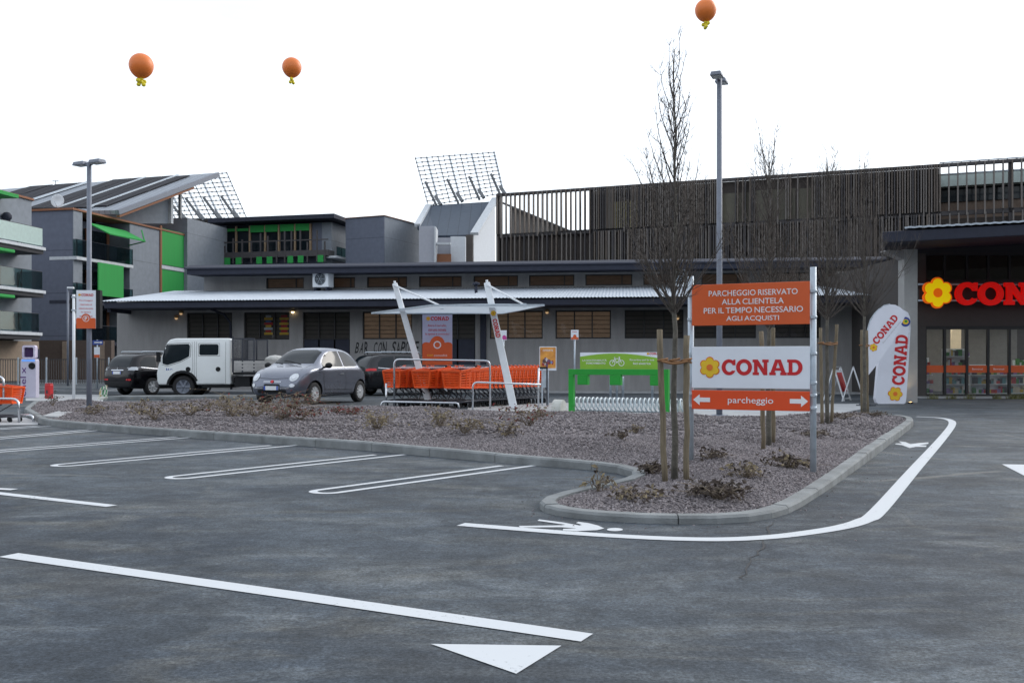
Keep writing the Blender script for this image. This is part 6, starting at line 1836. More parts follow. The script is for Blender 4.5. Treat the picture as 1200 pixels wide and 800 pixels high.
# ------------------------------------------------------------------ trolleys
def make_trolley(label, loc, rz, group):
    root = thing('shopping_trolley', label, 'trolley', loc, rz, group)
    bk = MB()
    # basket corners: front (x=+) lower and narrower, rear open
    F0, F1 = .46, .42; zt0, zt1 = .90, .98; zb0, zb1 = .50, .47
    c = lambda u, s, v: Vector(((-.40 + .86 * u) - .05 * (1 - v) * u, s * (.29 - .035 * u - .05 * (1 - v)), (zb1 + (zb0 - zb1) * u) * (1 - v) + (zt1 + (zt0 - zt1) * u) * v))
    def wallp(f, nv):
        for k in range(nv):
            v0 = k / nv
            v1 = v0 + .62 / nv if 0 < k < nv - 1 else (k + 1) / nv - .04
            a, b = f(0, v0), f(1, v0); e, g_ = f(0, v1), f(1, v1)
            bk.add([a, b, g_, e], [(0, 1, 2, 3)])
    for s in (-1, 1):
        wallp(lambda u, v, s=s: c(u, s, v), 7)
        for u in (0, .33, .66, 1): bk.beam(c(u, s, 0), c(u, s, 1), .035 if u in (0, 1) else .022, .022)
        bk.beam(c(0, s, 1), c(1, s, 1), .045, .035); bk.beam(c(0, s, 0), c(1, s, 0), .035, .03)
    wallp(lambda u, v: c(1, -1, v).lerp(c(1, 1, v), u), 7)
    for u in (0.0, 1.0): bk.beam(c(1, -1, 0).lerp(c(1, 1, 0), u), c(1, -1, 1).lerp(c(1, 1, 1), u), .05, .03)
    bk.beam(c(1, -1, 1), c(1, 1, 1), .055, .04); bk.beam(c(1, -1, 0), c(1, 1, 0), .06, .04)
    wallp(lambda u, v: c(v, -1, 0).lerp(c(v, 1, 0), u), 8)
    bk.build('basket', MT['cartorange'], root)
    ch = MB()
    for s in (-1, 1):
        ch.tube([(.44, s * .20, .13), (.10, s * .235, .17), (-.40, s * .26, .17), (-.50, s * .265, .30), (-.38, s * .25, .50), (-.46, s * .27, .98)], .016, 6)
        ch.tube([(-.34, s * .25, .20), (.16, s * .22, .46)], .013, 6)
    ch.tube([(.44, -.20, .13), (.44, .20, .13)], .016, 6); ch.tube([(-.40, -.26, .17), (-.40, .26, .17)], .016, 6)
    for k in range(5): ch.tube([(-.38, -.2 + .1 * k, .18), (.40, -.15 + .075 * k, .15)], .008, 5)
    ch.build('chassis', MT['darkmetal'], root)
    hb = MB(); hb.tube([(-.47, -.29, 1.0), (-.49, -.2, 1.02), (-.49, .2, 1.02), (-.47, .29, 1.0)], .022, 8); hb.build('handle', MT['cartorange'], root)
    gb = MB(); gb.tube([(-.49, -.19, 1.0201), (-.49, .19, 1.0201)], .025, 8); gb.build('handle_grip', MT['darkmetal'], root)
    fl = MB(); fl.hexa([(-.43, -.23, .66), (-.43, .23, .66), (-.41, .23, .66), (-.41, -.23, .66)], [(-.30, -.24, .965), (-.30, .24, .965), (-.28, .24, .965), (-.28, -.24, .965)]); fl.build('seat_flap', MT['cartflap'], root)
    tp = MB(); tp.tube([(-.28, -.235, .985), (-.24, -.22, .995), (-.24, .22, .995), (-.28, .235, .985)], .012, 6); tp.tube([(-.05, -.24, .965), (-.05, .24, .965)], .009, 6); tp.build('seat_wire', MT['chrome'], root)
    for x, y in ((.38, .20), (.38, -.20), (-.38, .25), (-.38, -.25)):
        w = MB(); w.lathe([(.0, -.016), (.055, -.016), (.062, -.008), (.062, .008), (.055, .016), (0, .016)], 16, 'y', (x, y, .0625)); w.beam((x + .02, y - .024, .14), (x, y - .024, .06), .03, .008); w.beam((x + .02, y + .024, .14), (x, y + .024, .06), .03, .008)
        w.build('wheel', MT['black'], root)
    return root
HD = R(-124); hv = Vector((math.cos(HD), math.sin(HD), 0)); lv = Vector((hv.y, -hv.x, 0))    # lv: to the picture's left
g3 = gp(540, 477.6)
GR = 'trolleys in the trolley shelter'
HF = R(-117)
t0 = make_trolley('front trolley of the right hand row, beside the long nested row', g3, HF, GR)
for k in range(1, 16):
    dup(t0, g3 - hv * (.30 + .185 * k), HD, 'last trolley of the long nested row, farthest right beside the poster' if k == 15 else 'orange trolley nested in the long row crossed by the leaning shelter post')
for r_, (nm) in ((1, 'middle'), (2, 'leftmost')):
    for k in range(4):
        dup(t0, g3 + lv * .84 * r_ + hv * .12 * r_ - hv * (.185 * k + (.12 if k else 0)), HF,
            {0: 'front trolley of the %s row in the shelter' % nm}.get(k, 'orange trolley nested behind the front one of the %s row' % nm))
# tube corral
def tubes(name, label, cat, paths, r, loc=(0, 0, 0), m='chrome'):
    root = thing(name, label, cat, loc)
    for p in paths:
        MB().tube([Vector(q) - Vector(loc) for q in p], r, 10).build('rail', MT[m], root)
    return root
def hoop(pl, d):
    """rounded polyline from pixel corners at a depth"""
    pts = [at(x, y, d) for x, y in pl]; out_ = [pts[0]]
    for i in range(1, len(pts) - 1):
        a, b, c = pts[i - 1], pts[i], pts[i + 1]
        r = min(.13, (a - b).length * .45, (c - b).length * .45)
        p, q = b + (a - b).normalized() * r, b + (c - b).normalized() * r
        for t in (0, .25, .5, .75, 1): out_.append(p.lerp(b, t).lerp(b.lerp(q, t), t))
    out_.append(pts[-1]); return out_
D1 = 22.6; gy = CY + H * F / D1
tubes('trolley_rail', 'chrome tube rails hooped round the three front trolleys', 'rail', [hoop(((462, gy), (462, 421), (574, 422.5), (574.5, gy)), D1 + .5), hoop(((447, gy), (447, 470.5), (537, 472), (538, gy)), D1 - .2), hoop(((452.5, gy - .5), (452.5, 449)), D1 + .3)], .024)
tubes('trolley_rail', 'chrome tube rail running along the long nested trolley row', 'rail', [hoop(((554, gy + .5), (554, 447.5), (634, 450.5)), D1 - .3), hoop(((631, gy), (631, 431)), D1 - .25)], .022)
g = gp(638, 475)
cp = thing('coin_post', 'short grey metal frame post with black top at the end of the trolley row', 'post', g)
s_ = F / g.y
MB().box(-3.5 / s_, -1.8 / s_, -.03, .03, 0, zat(432, g.y)).build('upright', MT['galv'], cp); MB().box(2.2 / s_, 3.8 / s_, -.03, .03, 0, zat(432, g.y)).build('upright', MT['darkmetal'], cp)
MB().box(-7 / s_, 4 / s_, -.04, .04, zat(432, g.y) + .001, zat(429.8, g.y)).build('top_bar', MT['black'], cp)
MB().box(-1.7 / s_, 2.1 / s_, -.01, .01, zat(454, g.y), zat(434, g.y)).build('plate', MT['galv'], cp)

# shelter
def canopy_mat():
    m, nt, b, N, L = nodes('translucent_white_canopy')
    out = nt.nodes['Material Output']; tr = N('ShaderNodeBsdfTranslucent'); tr.inputs['Color'].default_value = (.80, .86, .90, 1)
    b.inputs['Base Color'].default_value = (.76, .80, .83, 1); b.inputs['Roughness'].default_value = .5
    tc = N('ShaderNodeTexCoord'); nz = N('ShaderNodeTexNoise'); nz.inputs['Scale'].default_value = 3.; L(tc.outputs['Object'], nz.inputs['Vector'])
    r = N('ShaderNodeMapRange'); r.inputs['To Min'].default_value = .5; r.inputs['To Max'].default_value = .7; L(nz.outputs['Fac'], r.inputs['Value'])
    mx = N('ShaderNodeMixShader'); L(r.outputs['Result'], mx.inputs['Fac']); L(b.outputs[0], mx.inputs[1]); L(tr.outputs[0], mx.inputs[2]); L(mx.outputs[0], out.inputs['Surface'])
    return m
sh = thing('trolley_shelter', 'white trolley shelter with two leaning tapered posts and a thin slung canopy', 'shelter', (0, 0, 0))
zc = 2.40
L_, N_, R_, F_ = [Vector((*at(px, 0, d).xy, zc)) for px, d in ((436, 25.6), (507, 22.1), (637, 22.0), (589, 25.6))]
k = 12; vs = []; fs = []
for i in range(k + 1):
    for j in range(3):
        u = i / k; p = L_.lerp(F_, u).lerp(N_.lerp(R_, u), j / 2); sag = .02 * math.sin(math.pi * u) - .01 * (j == 1)
        vs.append(p + Vector((0, 0, sag)))
nv = len(vs)
for i in range(k):
    for j in range(2): a = i * 3 + j; fs.append((a, a + 3, a + 4, a + 1))
m = MB(); m.add(vs, fs, 0, True); m.add([v + Vector((0, 0, .03)) for v in vs], [tuple(reversed(f)) for f in fs], 0, True)
edge = [i * 3 for i in range(k + 1)], [i * 3 + 2 for i in range(k + 1)]
for e in edge:
    for a, b in zip(e[:-1], e[1:]): m.add([vs[a], vs[b], vs[b] + Vector((0, 0, .03)), vs[a] + Vector((0, 0, .03))], [(0, 1, 2, 3)])
for a, b in ((0, 2), (k * 3, k * 3 + 2)): m.add([vs[a], vs[b], vs[b] + Vector((0, 0, .03)), vs[a] + Vector((0, 0, .03))], [(0, 1, 2, 3)])
cn = m.build('canopy', canopy_mat(), sh)
m = MB()
for a, b in ((L_, N_), (F_, R_), (L_, F_), (N_, R_)): m.beam(a + Vector((0, 0, .015)), b + Vector((0, 0, .015)), .05, .045)
m.build('canopy_frame', MT['galv'], cn)
def lean_post(top, base, w0, w1, d_t, d_b):
    a, b = at(*base, d_b), at(*top, d_t); t = (b - a).normalized(); sd_ = t.cross(Vector((0, 1, 0))).normalized() * -1
    if sd_.x < 0: sd_ = -sd_
    m = MB(); fr = Vector((0, .09, 0))
    q = lambda c, w, f: [c - sd_ * w / 2 - fr * f, c + sd_ * w / 2 - fr * f, c + sd_ * w / 2 + fr * f, c - sd_ * w / 2 + fr * f]
    m.hexa(q(a, w0, .8), q(b, w1, .5)); o = m.build('leaning_post', MT['white'], sh, bevel=.02)
    return a, b, t, sd_, o
a1, b1, t1, s1, o1 = lean_post((462.5, 332), (504, 476), .17, .13, 24.2, 24.2)
a2, b2, t2, s2, o2 = lean_post((570.5, 331), (602, 478.5), .19, .15, 23.0, 23.0)
a1_, a2_ = at(518, 359, 23.4), at(615, 357.5, 22.6)
for b, e in ((b1, a1_), (b2, a2_)):
    m = MB(); m.tube([b + Vector((0, -.05, -.05)), e], .022, 8); m.tube([b, b + Vector((0, 0, .06))], .03, 8); m.build('stay_rod', MT['white'], sh)
    MB().box(e.x - .04, e.x + .04, e.y - .04, e.y + .04, zc, e.z + .04).build('stay_bracket', MT['galv'], sh)
mid = a2.lerp(b2, .63)
O = a2.lerp(b2, .71) - s2 * .055 + Vector((0, -.09, 0))
conad(sh, O, -t2, s2, .11, None, 0, True, a2.lerp(b2, .755) + Vector((0, -.09, 0)), fr=.62, xs=.72)
# banner hung under the canopy
g = at(512.5, 400, 25.3); s_ = F / 25.3
bn = thing('advert_banner', 'tall lilac and orange CONAD banner hanging under the trolley shelter canopy', 'banner', (g.x, g.y, 0))
w = 35 / s_; zt = zc - .04; zb = zat(424, 25.3); zo = zat(404, 25.3)
MB().box(-w / 2, w / 2, -.01, .01, zb - .25, zt).build('cloth', mat('lilac_banner_cloth', (.46, .50, .68), .6, var=.10, scale=1.2), bn)
pts = [(-w / 2, zb - .25), (w / 2, zb - .25), (w / 2, zo + .01)] + [(w * .36 + w * .14 * math.cos(R(a)), zo + w * .09 * math.sin(R(a))) for a in range(20, 140, 20)] + [(w * .25 * math.cos(R(a)), zo + .02 + w * .27 * math.sin(R(a))) for a in range(10, 175, 15)] + [(-w * .36 + w * .14 * math.cos(R(a)), zo + w * .09 * math.sin(R(a))) for a in range(50, 170, 20)] + [(-w / 2, zo + .01)]
MB().sheet(pts, (0, -.014, 0), TX, ZV).build('orange_print', MT['orange'], bn)
conad(bn, (-w * .22, -.014, zat(375.5, 25.3)), TX, ZV, w * .74 / SLW, fr=.55, xs=.82)
for t, py, ww in (('Ritira il carrello,', 381.5, .62), ('con una moneta', 386.5, .60), ('la spesa è comoda!', 391.5, .80)):
    text('lettering', t, MT['red'], bn, (0, -.014, zat(py, 25.3)), TX, ZV, w=w * ww, h=w * .085, bold=.006)
MB().sheet(ell(0, zo, w * .13, w * .13, 0, 345, 20), (0, -.018, 0), TX, ZV, 0, [ell(0, zo, w * .09, w * .09, 0, 345, 20)]).build('ring_print', MT['lightprint'], bn)
text('lettering', 'con', MT['yellow'], bn, (-w * .24, -.018, zat(416.2, 25.3)), TX, ZV, w=w * .2, h=w * .06)
text('lettering', 'comodità', MT['lightprint'], bn, (w * .11, -.018, zat(416.2, 25.3)), TX, ZV, w=w * .44, h=w * .075)

# small notices on poles
def pole_notice(label, px, d, py0, py1, wpx, colour, poster=False):
    g = at(px, 430, d); root = thing('notice_board' if poster else 'notice_sign', label, 'sign', (g.x, g.y, 0)); s_ = F / d
    z0, z1 = zat(py1, d), zat(py0, d); w = wpx / s_
    MB().tube([(0, .03, 0), (0, .03, z1)], .028, 10).build('post', MT['galv'], root)
    p = MB().box(-w / 2, w / 2, -.03, -.005, z0, z1).build('panel', MT['whitesign'], root, bevel=.004)
    return root, p, w, z0, z1
r_, p, w, z0, z1 = pole_notice('small white notice with pink print on a thin pole behind the leaning shelter post', 590, 31, 387, 398.5, 7.6, 'pink')
MB().sheet([(-w * .2, z0 + .02), (w * .48, z0 + .02), (w * .48, z0 + .12)] + ell(w * .12, z0 + .10, w * .3, .06, 0, 180, 8), (0, -.033, 0), TX, ZV).build('pink_print', mat('pink_print', (.55, .06, .30), .5), r_)
r_, p, w, z0, z1 = pole_notice('small white and orange notice on a thin pole left of the green bicycle station', 673.5, 31, 386.5, 398, 9, 'orange')
MB().sheet([(-w * .48, z0 + .01), (w * .48, z0 + .01), (w * .48, z0 + .08)] + ell(0, z0 + .08, w * .24, .09, 0, 180, 8) + [(-w * .48, z0 + .08)], (0, -.033, 0), TX, ZV).build('orange_print', MT['orange'], r_)
text('lettering', 'PARK', MT['red'], r_, (0, -.033, z1 - .06), TX, ZV, w=w * .6, h=.035)
r_, p, w, z0, z1 = pole_notice('orange poster with pictured groceries on a post at the end of the trolley row', 642, 25, 406, 434, 20, 'poster', True)
MB().sheet([(-w * .46, z0 + .06), (w * .46, z0 + .06), (w * .46, z1 - .02), (-w * .46, z1 - .02)], (0, -.034, 0), TX, ZV).build('orange_print', mat('poster_orange', (.62, .20, .05), .5, var=.3, scale=3, tint=(.75, .36, .06)), r_)
rd = random.Random(8); gm = MB()
for k in range(16):
    x, z = rd.uniform(-w * .28, w * .30), rd.uniform(z0 + .12, z0 + .30)
    gm.sheet(ell(x, z, rd.uniform(.025, .05), rd.uniform(.03, .06), 0, 320, 8), (0, -.037 - .0006 * k, 0), TX, ZV, m=k % 5)
gm.build('groceries_print', [mat('print_%d_tone' % k if False else 'print_tone_' + n, c, .5) for n, c in (('violet', (.16, .08, .16)), ('white', (.62, .6, .62)), ('brown', (.12, .06, .05)), ('blue', (.22, .28, .5)), ('red', (.4, .05, .05)))], r_)
text('lettering', 'OFFERTE', MT['lightprint'], r_, (0, -.037, z1 - .10), TX, ZV, w=w * .6, h=.05, bold=.01)

# ------------------------------------------------------------------ green bicycle station and rack
gl, gr = gp(670, 482), gp(781, 484.6)
U = gr - gl; W = U.length; an = math.atan2(U.y, U.x)
gs = thing('bicycle_station', 'green frame of an electric bicycle charging station with a lime sign on top', 'bicycle station', gl, an)
zz = lambda py: zat(py, gl.y)
zt, zb = zz(432.3), zz(439)
MB().box(-.058, .058, -.06, .06, 0, zb).build('leg', MT['green'], gs, bevel=.006); MB().box(W - .058, W + .058, -.06, .06, 0, zb).build('leg', MT['green'], gs, bevel=.006)
MB().box(-.06, W + .06, -.061, .061, zb + .001, zt).build('beam', MT['green'], gs, bevel=.006)
k = W / 111
for a, b in ((8.5, 21), (47, 60), (93.5, 107)):
    MB().box(a * k, b * k, -.09, .05, zz(450.5), zb - .001).build('charging_box', MT['green'], gs, bevel=.008)
    MB().box(a * k + .03, b * k - .03, -.096, -.091, zz(449.5), zz(441)).build('box_door', MT['green'], gs)
x0, x1, z0, z1 = 10.5 * k, 107 * k, zt + .002, zz(413)
MB().box(x0, x1, -.015, .015, z0, z1).build('sign_panel', MT['whitesign'], gs)
arc = [(x0 + (x1 - x0) * i / 20, z0 + (z1 - z0) * (.66 + .28 * math.sin(math.pi * min(1, max(0, (i / 20) * .95 + .10))))) for i in range(20, -1, -1)]
MB().sheet([(x0, z0), (x1, z0)] + arc, (0, -.018, 0), TX, ZV).build('lime_print', MT['lime'], gs)
zc_ = (z0 + z1) / 2 - .02
text('lettering', 'LA SOSTENIBILITÀ', MT['lightprint'], gs, (x0 + 17.5 * k, -.021, zc_ + .035), TX, ZV, w=29 * k, h=.045, bold=.014)
text('lettering', 'IN MOVIMENTO', MT['lightprint'], gs, (x0 + 19 * k, -.021, zc_ - .035), TX, ZV, w=23 * k, h=.045, bold=.014)
text('lettering', 'Ricarica qui la tua', MT['lightprint'], gs, (x0 + 73 * k, -.021, zc_ + .035), TX, ZV, w=28 * k, h=.05, bold=.008)
text('lettering', 'bici elettrica', MT['lightprint'], gs, (x0 + 73 * k, -.021, zc_ - .038), TX, ZV, w=20 * k, h=.05, bold=.008)
conad(gs, (x0 + 81.5 * k, -.018, z1 - .055), TX, ZV, 13 * k / SLW, fr=.6)
bi = MB(); bx, bz = x0 + 44 * k, zc_ - .01
for dx in (-.105, .105): bi.sheet(ell(bx + dx, bz - .02, .068, .068, 0, 345, 23), (0, -.021, 0), TX, ZV, 0, [ell(bx + dx, bz - .02, .054, .054, 0, 345, 23)])
for i, (a, b) in enumerate((((-.105, -.02), (-.05, .075)), ((-.05, .075), (.07, .075)), ((-.05, .075), (.0, -.02)), ((.0, -.02), (.07, .075)), ((.055, .105), (.105, -.02)), ((-.07, .10), (-.035, .10)), ((.04, .11), (.075, .11)))):
    a, b = Vector(a), Vector(b); t = (b - a).normalized(); nn = Vector((-t.y, t.x)) * .007
    bi.sheet([(bx + q.x, bz + q.y) for q in (a - nn, b - nn, b + nn, a + nn)], (0, -.0215 - i * .0004, 0), TX, ZV)
bi.build('bicycle_print', MT['lightprint'], gs)
# spiral rack
br = thing('bicycle_rack', 'galvanised spiral bicycle rack between pale end blocks behind the green frame', 'bicycle rack', gl + Vector((0, .30, 0)), an)
m = MB(); turns = 27; p = []; Lr = 2.75
for i in range(turns * 18 + 1):
    t = i / 18; a = 2 * math.pi * t
    p.append((.05 + Lr * t / turns - .02 * math.cos(a), -.15 * math.sin(a) * 1.2, .165 + .145 * math.cos(a)))
m.tube(p, .019, 7); m.build('spiral_tube', mat('pale_galvanised_tube', (.56, .62, .66), .4, metal=.25, var=.1), br)
m = MB(); m.tube([(0, .02, .02), (Lr + .1, .02, .02)], .02, 8); m.build('ground_bar', MT['galv'], br)
for x in (-.22, Lr + .02):
    b = MB(); b.sheet(ell(0, .03, .20, .22, 0, 180, 10) + [(-.20, 0), (.20, 0)], (x, -.12, 0), (0, 1, 0), ZV, .22); b.v = [(v[0], v[1] + .2, v[2]) for v in b.v]; b.build('end_block', mat('pale_end_block', (.55, .55, .52), .8) if x < 0 else bpy.data.materials['pale_end_block'], br)
for px, lab in ((715.5, 'left of three steel bollards seen under the green station beam'), (723, 'middle of three steel bollards seen under the green station beam'), (730, 'right of three steel bollards seen under the green station beam'), (764.5, 'lone steel bollard seen left of the stakes of the tallest tree')):
    g = at(px, 0, 29.5); r_ = thing('steel_bollard', lab, 'bollard', (g.x, g.y, 0), 0, 'steel bollards before the shop wall')
    m = MB(); m.lathe([(.038, 0), (.038, zat(443, 29.5)), (.030, zat(441.5, 29.5)), (0, zat(441, 29.5))], 14); m.build('tube', MT['galv'], r_)
    MB().lathe([(.06, 0), (.06, .015), (.039, .02)], 14).build('base_ring', MT['galv'], r_)

# ------------------------------------------------------------------ feather flags, folding boards
def flag(name, label, outline, d, pole_px, m='whitesign'):
    root = thing(name, label, 'flag', at(pole_px[0][0], CY + H * F / d, d))
    o = root.location.copy()
    P = lambda px, py, f=0.0: at(px, py, d) - o + Vector((0, -f, 0))
    return root, P
dF = 25.8
fl_, P = flag('upright_flag', 'upright white CONAD flag with rounded top standing against the entrance column', None, dF, ((1043, 473),))
outl = [(1026, 467), (1027.5, 472), (1030, 473.2), (1058, 473.6), (1061, 472), (1062, 467), (1064.5, 430), (1067, 384), (1066.5, 372), (1064, 366), (1058, 362.5), (1050, 362.5), (1043, 366), (1037, 376), (1031, 410)]
pl2 = [P(x, y) for x, y in outl]
clothm = mat('white_flag_cloth', (.74, .76, .84), .6, var=.05, scale=1.5)
m = MB(); m.sheet([(p.x, p.z) for p in reversed(pl2)], (0, 0, 0), TX, ZV, .16); m.build('cloth', clothm, fl_, bevel=.03)
Uv = (P(1056.5, 391) - P(1051.5, 451)); Uv.y = 0; Uv.normalize(); Vv = Vector((-Uv.z, 0, Uv.x))
hl = 14.5 * dF / F
conad(fl_, P(1059.5, 451.5, .006), Uv, Vv, hl, None, 0, True, P(1049, 461.3, .006), fr=.60, xs=.715)
em = MB(); c = P(1061, 377, .006); em.sheet(ell(0, 0, .13, .13, 0, 345, 23), c, TX, ZV, m=0); em.sheet(ell(0, 0, .085, .07, 0, 345, 23), c + Vector((0, -.004, 0)), TX, ZV, m=1); em.sheet(ell(.01, .015, .04, .035, 0, 345, 23), c + Vector((0, -.008, 0)), TX, ZV, m=2)
em.build('round_emblem', [mat('emblem_blue', (.02, .05, .28), .5), MT['yellow'], MT['green']], fl_)
text('lettering', 'Persone oltre le cose', MT['grey_txt'], fl_, P(1064.2, 400, .006), Uv, Vv, w=1.0, h=.035)
dF2 = 24.6
fl2, P = flag('leaning_flag', 'white CONAD feather flag leaning right in front of the upright flag', None, dF2, ((1015, 475),))
outl = [(1017.8, 439.5), (1017.6, 385), (1020.5, 376), (1024.5, 369), (1030, 362.8), (1036, 358.5), (1043, 356.6), (1049, 357), (1055, 360), (1060, 364.5), (1061, 370), (1056, 380), (1045, 402), (1030, 424)]
pl2 = [P(x, y) for x, y in outl]
m = MB(); m.sheet([(p.x, p.z) for p in reversed(pl2)], (0, 0, 0), TX, ZV, .02); m.build('cloth', clothm, fl2)
m = MB(); m.tube([P(1015.5, 475.3), P(1016.3, 440), P(1016.6, 386), P(1020, 374.5), P(1025, 367), P(1030, 362), P(1036, 357.8), P(1043, 356)], [.02, .018, .014, .012, .011, .01, .009, .008], 8); m.build('mast', MT['galv'], fl2)
m = MB(); m.box(-.25, .25, -.03, .03, 0, .03); m.box(-.03, .03, -.25, .25, .03, .055); m.build('cross_base', MT['darkmetal'], fl2)
Uv = (P(1053.5, 371.5) - P(1028, 403)); Uv.y = 0; Uv.normalize(); Vv = Vector((-Uv.z, 0, Uv.x))
conad(fl2, P(1027.8, 404.2, .006), Uv, Vv, 8.2 * dF2 / F, None, 0, True, P(1023.6, 407, .006), fr=.58, xs=.87)
text('lettering', 'Persone oltre le cose', MT['grey_txt'], fl2, P(1045, 389, .006), Uv, Vv, w=.72, h=.04)

def folding_board(label, px, d, rz, face):
    g = at(px, 0, d); root = thing('folding_board', label, 'sign', (g.x, g.y, 0), rz, 'folding boards by the shop wall')
    hgt = .98
    for s in (-1, 1):
        m = MB(); Uy = Vector((s * .30, 0, -hgt)); 
        a, b = Vector((0, -.28, hgt)), Vector((0, .28, hgt))
        e, f = a + Uy, b + Uy
        for p, q in ((a, e), (b, f)): m.beam(p, q, .035, .03, up=(0, 1, 0))
        m.beam(a, b, .03, .035); m.beam(a + Uy * .93, b + Uy * .93, .03, .03)
        o = m.build('leg_frame', MT['white'], root)
        n_ = Vector((s * hgt, 0, .30)).normalized() * .004
        pa = MB(); q4 = [a + Uy * .10 + Vector((0, .02, 0)), b + Uy * .10 - Vector((0, .02, 0)), b + Uy * .80 - Vector((0, .02, 0)), a + Uy * .80 + Vector((0, .02, 0))]
        pa.hexa([v - n_ for v in q4], [v + n_ for v in q4]); pb = pa.build('board', MT['blackprint'] if face == 'dark' else MT['whitesign'], o)
        if face != 'dark':
            pr = MB(); pr.hexa([v.lerp(sum(q4, Vector()) / 4, .2) + n_ * 1.6 for v in q4], [v.lerp(sum(q4, Vector()) / 4, .2) + n_ * 1.9 for v in q4]); pr.build('red_print', MT['red'], o)
    return root
folding_board('white folding board with red print by the shop wall, left of the darker one', 981, 28.0, R(-38), 'print')
folding_board('folding board with dark slate face by the shop wall, left of the leaning flag', 1000, 27.6, R(-20), 'dark')

# ------------------------------------------------------------------ trolleys and rail at the left picture edge
pad = [gp(*p) for p in ((-60, 499), (44, 498), (46, 494.5), (30, 489.5), (-60, 488))]
poly('pavement', pad, MT['concrete'], .008)
g = at(2, 0, 18.0)
GL = 'trolleys at the left picture edge'
dup(t0, (g.x, g.y, .0), R(-8), 'orange trolley half cut off at the left picture edge, front facing right', .72)['group'] = GL
dup(t0, (g.x - .22, g.y + .03, .0), R(-8), 'second orange trolley nested behind, almost out of the picture at the left edge', .72)['group'] = GL
D2 = 17.7; gy2 = CY + H * F / D2
tubes('trolley_rail', 'chrome hoop rails round the trolleys at the left picture edge', 'rail', [hoop(((-40, 466.5), (21.8, 467), (22.4, gy2)), D2), hoop(((22, 486), (38, 486.5), (39.5, gy2 - 1)), D2 + .3), hoop(((-12, gy2), (-12, 441), (4.3, 441), (4.3, 467)), D2 + .1)], .023)

# ------------------------------------------------------------------ balloons
def balloon(px, py, rpx, d, label, seed):
    c = at(px, py, d); r = rpx * d / F
    root = thing('balloon', label, 'balloon', c, R(seed * 40), 'orange balloons in the sky')
    prof = []
    for i in range(25):
        a = math.pi * i / 24; z = -math.cos(a); q = math.sin(a)
        if z < 0: q *= 1 - .10 * z * z; zz_ = z * 1.10
        else: zz_ = z
        prof.append((max(q, 0) * r, zz_ * r))
    prof[0] = (0.03 * r, prof[0][1])
    MB().lathe(prof, 36).build('envelope', MT['balloon'], root)
    k = MB(); zk = -1.12 * r - .25 * r
    for a in range(5):
        an_ = a * 2 * math.pi / 5 + .3
        k.ball((.30 * r * math.cos(an_), .10 * r * math.sin(an_ * 2), zk + .26 * r * math.sin(an_)), .19 * r, .17 * r, .18 * r, 12)
    k.ball((0, -.02, zk), .17 * r, n=12)
    k.build('flower_knot', MT['balloonyellow'], root)
balloon(165.5, 77, 14, 62, 'largest of the three orange balloons, at the upper left above the flats', 1)
balloon(342, 79, 11.3, 77, 'smallest orange balloon, in the sky right of the largest one', 2)
balloon(827, 12, 12.6, 69, 'orange balloon cut by the top picture edge above the tall street lamp', 3)
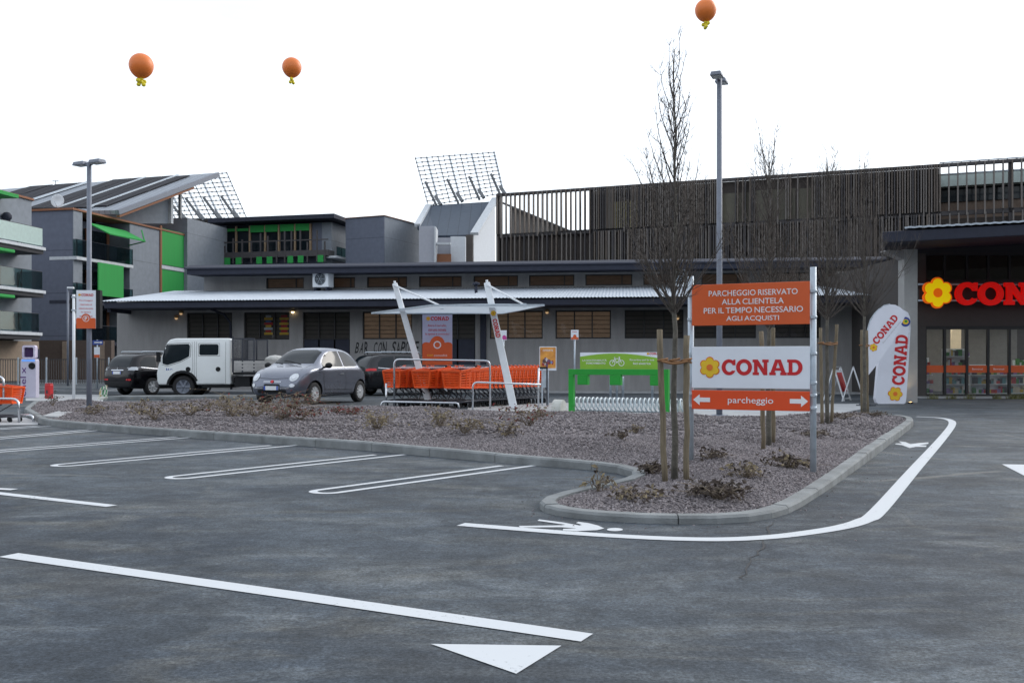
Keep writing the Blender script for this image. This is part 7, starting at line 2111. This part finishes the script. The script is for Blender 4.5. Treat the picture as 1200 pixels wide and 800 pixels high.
# ------------------------------------------------------------------ light, sky, camera
EXPO = 0.34
world = bpy.data.worlds.new('World'); scene.world = world; world.use_nodes = True
nt = world.node_tree; bg = nt.nodes['Background']
sky = nt.nodes.new('ShaderNodeTexSky'); sky.sky_type = 'NISHITA'; sky.sun_disc = False
SUN_EL, SUN_AZ = 32., 55.           # azimuth clockwise from the view axis (+Y)
sky.sun_elevation = R(SUN_EL); sky.sun_rotation = R(SUN_AZ)
sky.air_density = 1.0; sky.dust_density = 2.0; sky.ozone_density = 1.0; sky.altitude = 200
hs = nt.nodes.new('ShaderNodeHueSaturation'); hs.inputs['Saturation'].default_value = .55
nt.links.new(sky.outputs['Color'], hs.inputs['Color'])
mxw = nt.nodes.new('ShaderNodeMix'); mxw.data_type = 'RGBA'; mxw.inputs['Factor'].default_value = .5
mxw.inputs['B'].default_value = (8.9, 9.5, 10.2, 1)          # thin bright overcast in front of the clear sky
tcw = nt.nodes.new('ShaderNodeTexCoord'); mpw = nt.nodes.new('ShaderNodeMapping'); mpw.inputs['Scale'].default_value = (1.2, 1.2, 4.5)
nw = nt.nodes.new('ShaderNodeTexNoise'); nw.inputs['Scale'].default_value = 2.2; nw.inputs['Detail'].default_value = 6; nw.inputs['Roughness'].default_value = .55
rw = nt.nodes.new('ShaderNodeMapRange'); rw.inputs['From Min'].default_value = .3; rw.inputs['From Max'].default_value = .7; rw.inputs['To Min'].default_value = .36; rw.inputs['To Max'].default_value = .64
nt.links.new(tcw.outputs['Generated'], mpw.inputs['Vector']); nt.links.new(mpw.outputs['Vector'], nw.inputs['Vector']); nt.links.new(nw.outputs['Fac'], rw.inputs['Value']); nt.links.new(rw.outputs['Result'], mxw.inputs['Factor'])
nt.links.new(hs.outputs['Color'], mxw.inputs['A'])
nt.links.new(mxw.outputs['Result'], bg.inputs['Color']); bg.inputs['Strength'].default_value = .15
sd = bpy.data.lights.new('sun', 'SUN'); sd.energy = .9; sd.angle = R(25); sd.color = (1, .95, .88)
so = bpy.data.objects.new('sun', sd); COL.objects.link(so)
dv = Vector((math.sin(R(SUN_AZ)) * math.cos(R(SUN_EL)), math.cos(R(SUN_AZ)) * math.cos(R(SUN_EL)), math.sin(R(SUN_EL))))
so.rotation_euler = dv.to_track_quat('Z', 'Y').to_euler()
cam = bpy.data.cameras.new('camera'); co = bpy.data.objects.new('camera', cam); COL.objects.link(co)
cam.sensor_width = 36; cam.lens = 36 * F / 1200; cam.shift_y = (CY - 400) / 1200
cam.clip_end = 2000; cam.clip_start = .05
co.location = (0, 0, H); co.rotation_euler = (R(90), 0, 0)
scene.camera = co
vs_ = scene.view_settings
vs_.view_transform = 'Standard'; vs_.look = 'None'; vs_.exposure = EXPO; vs_.gamma = 1; vs_.use_curve_mapping = False
scene.cycles.max_bounces = 8; scene.cycles.transparent_max_bounces = 16
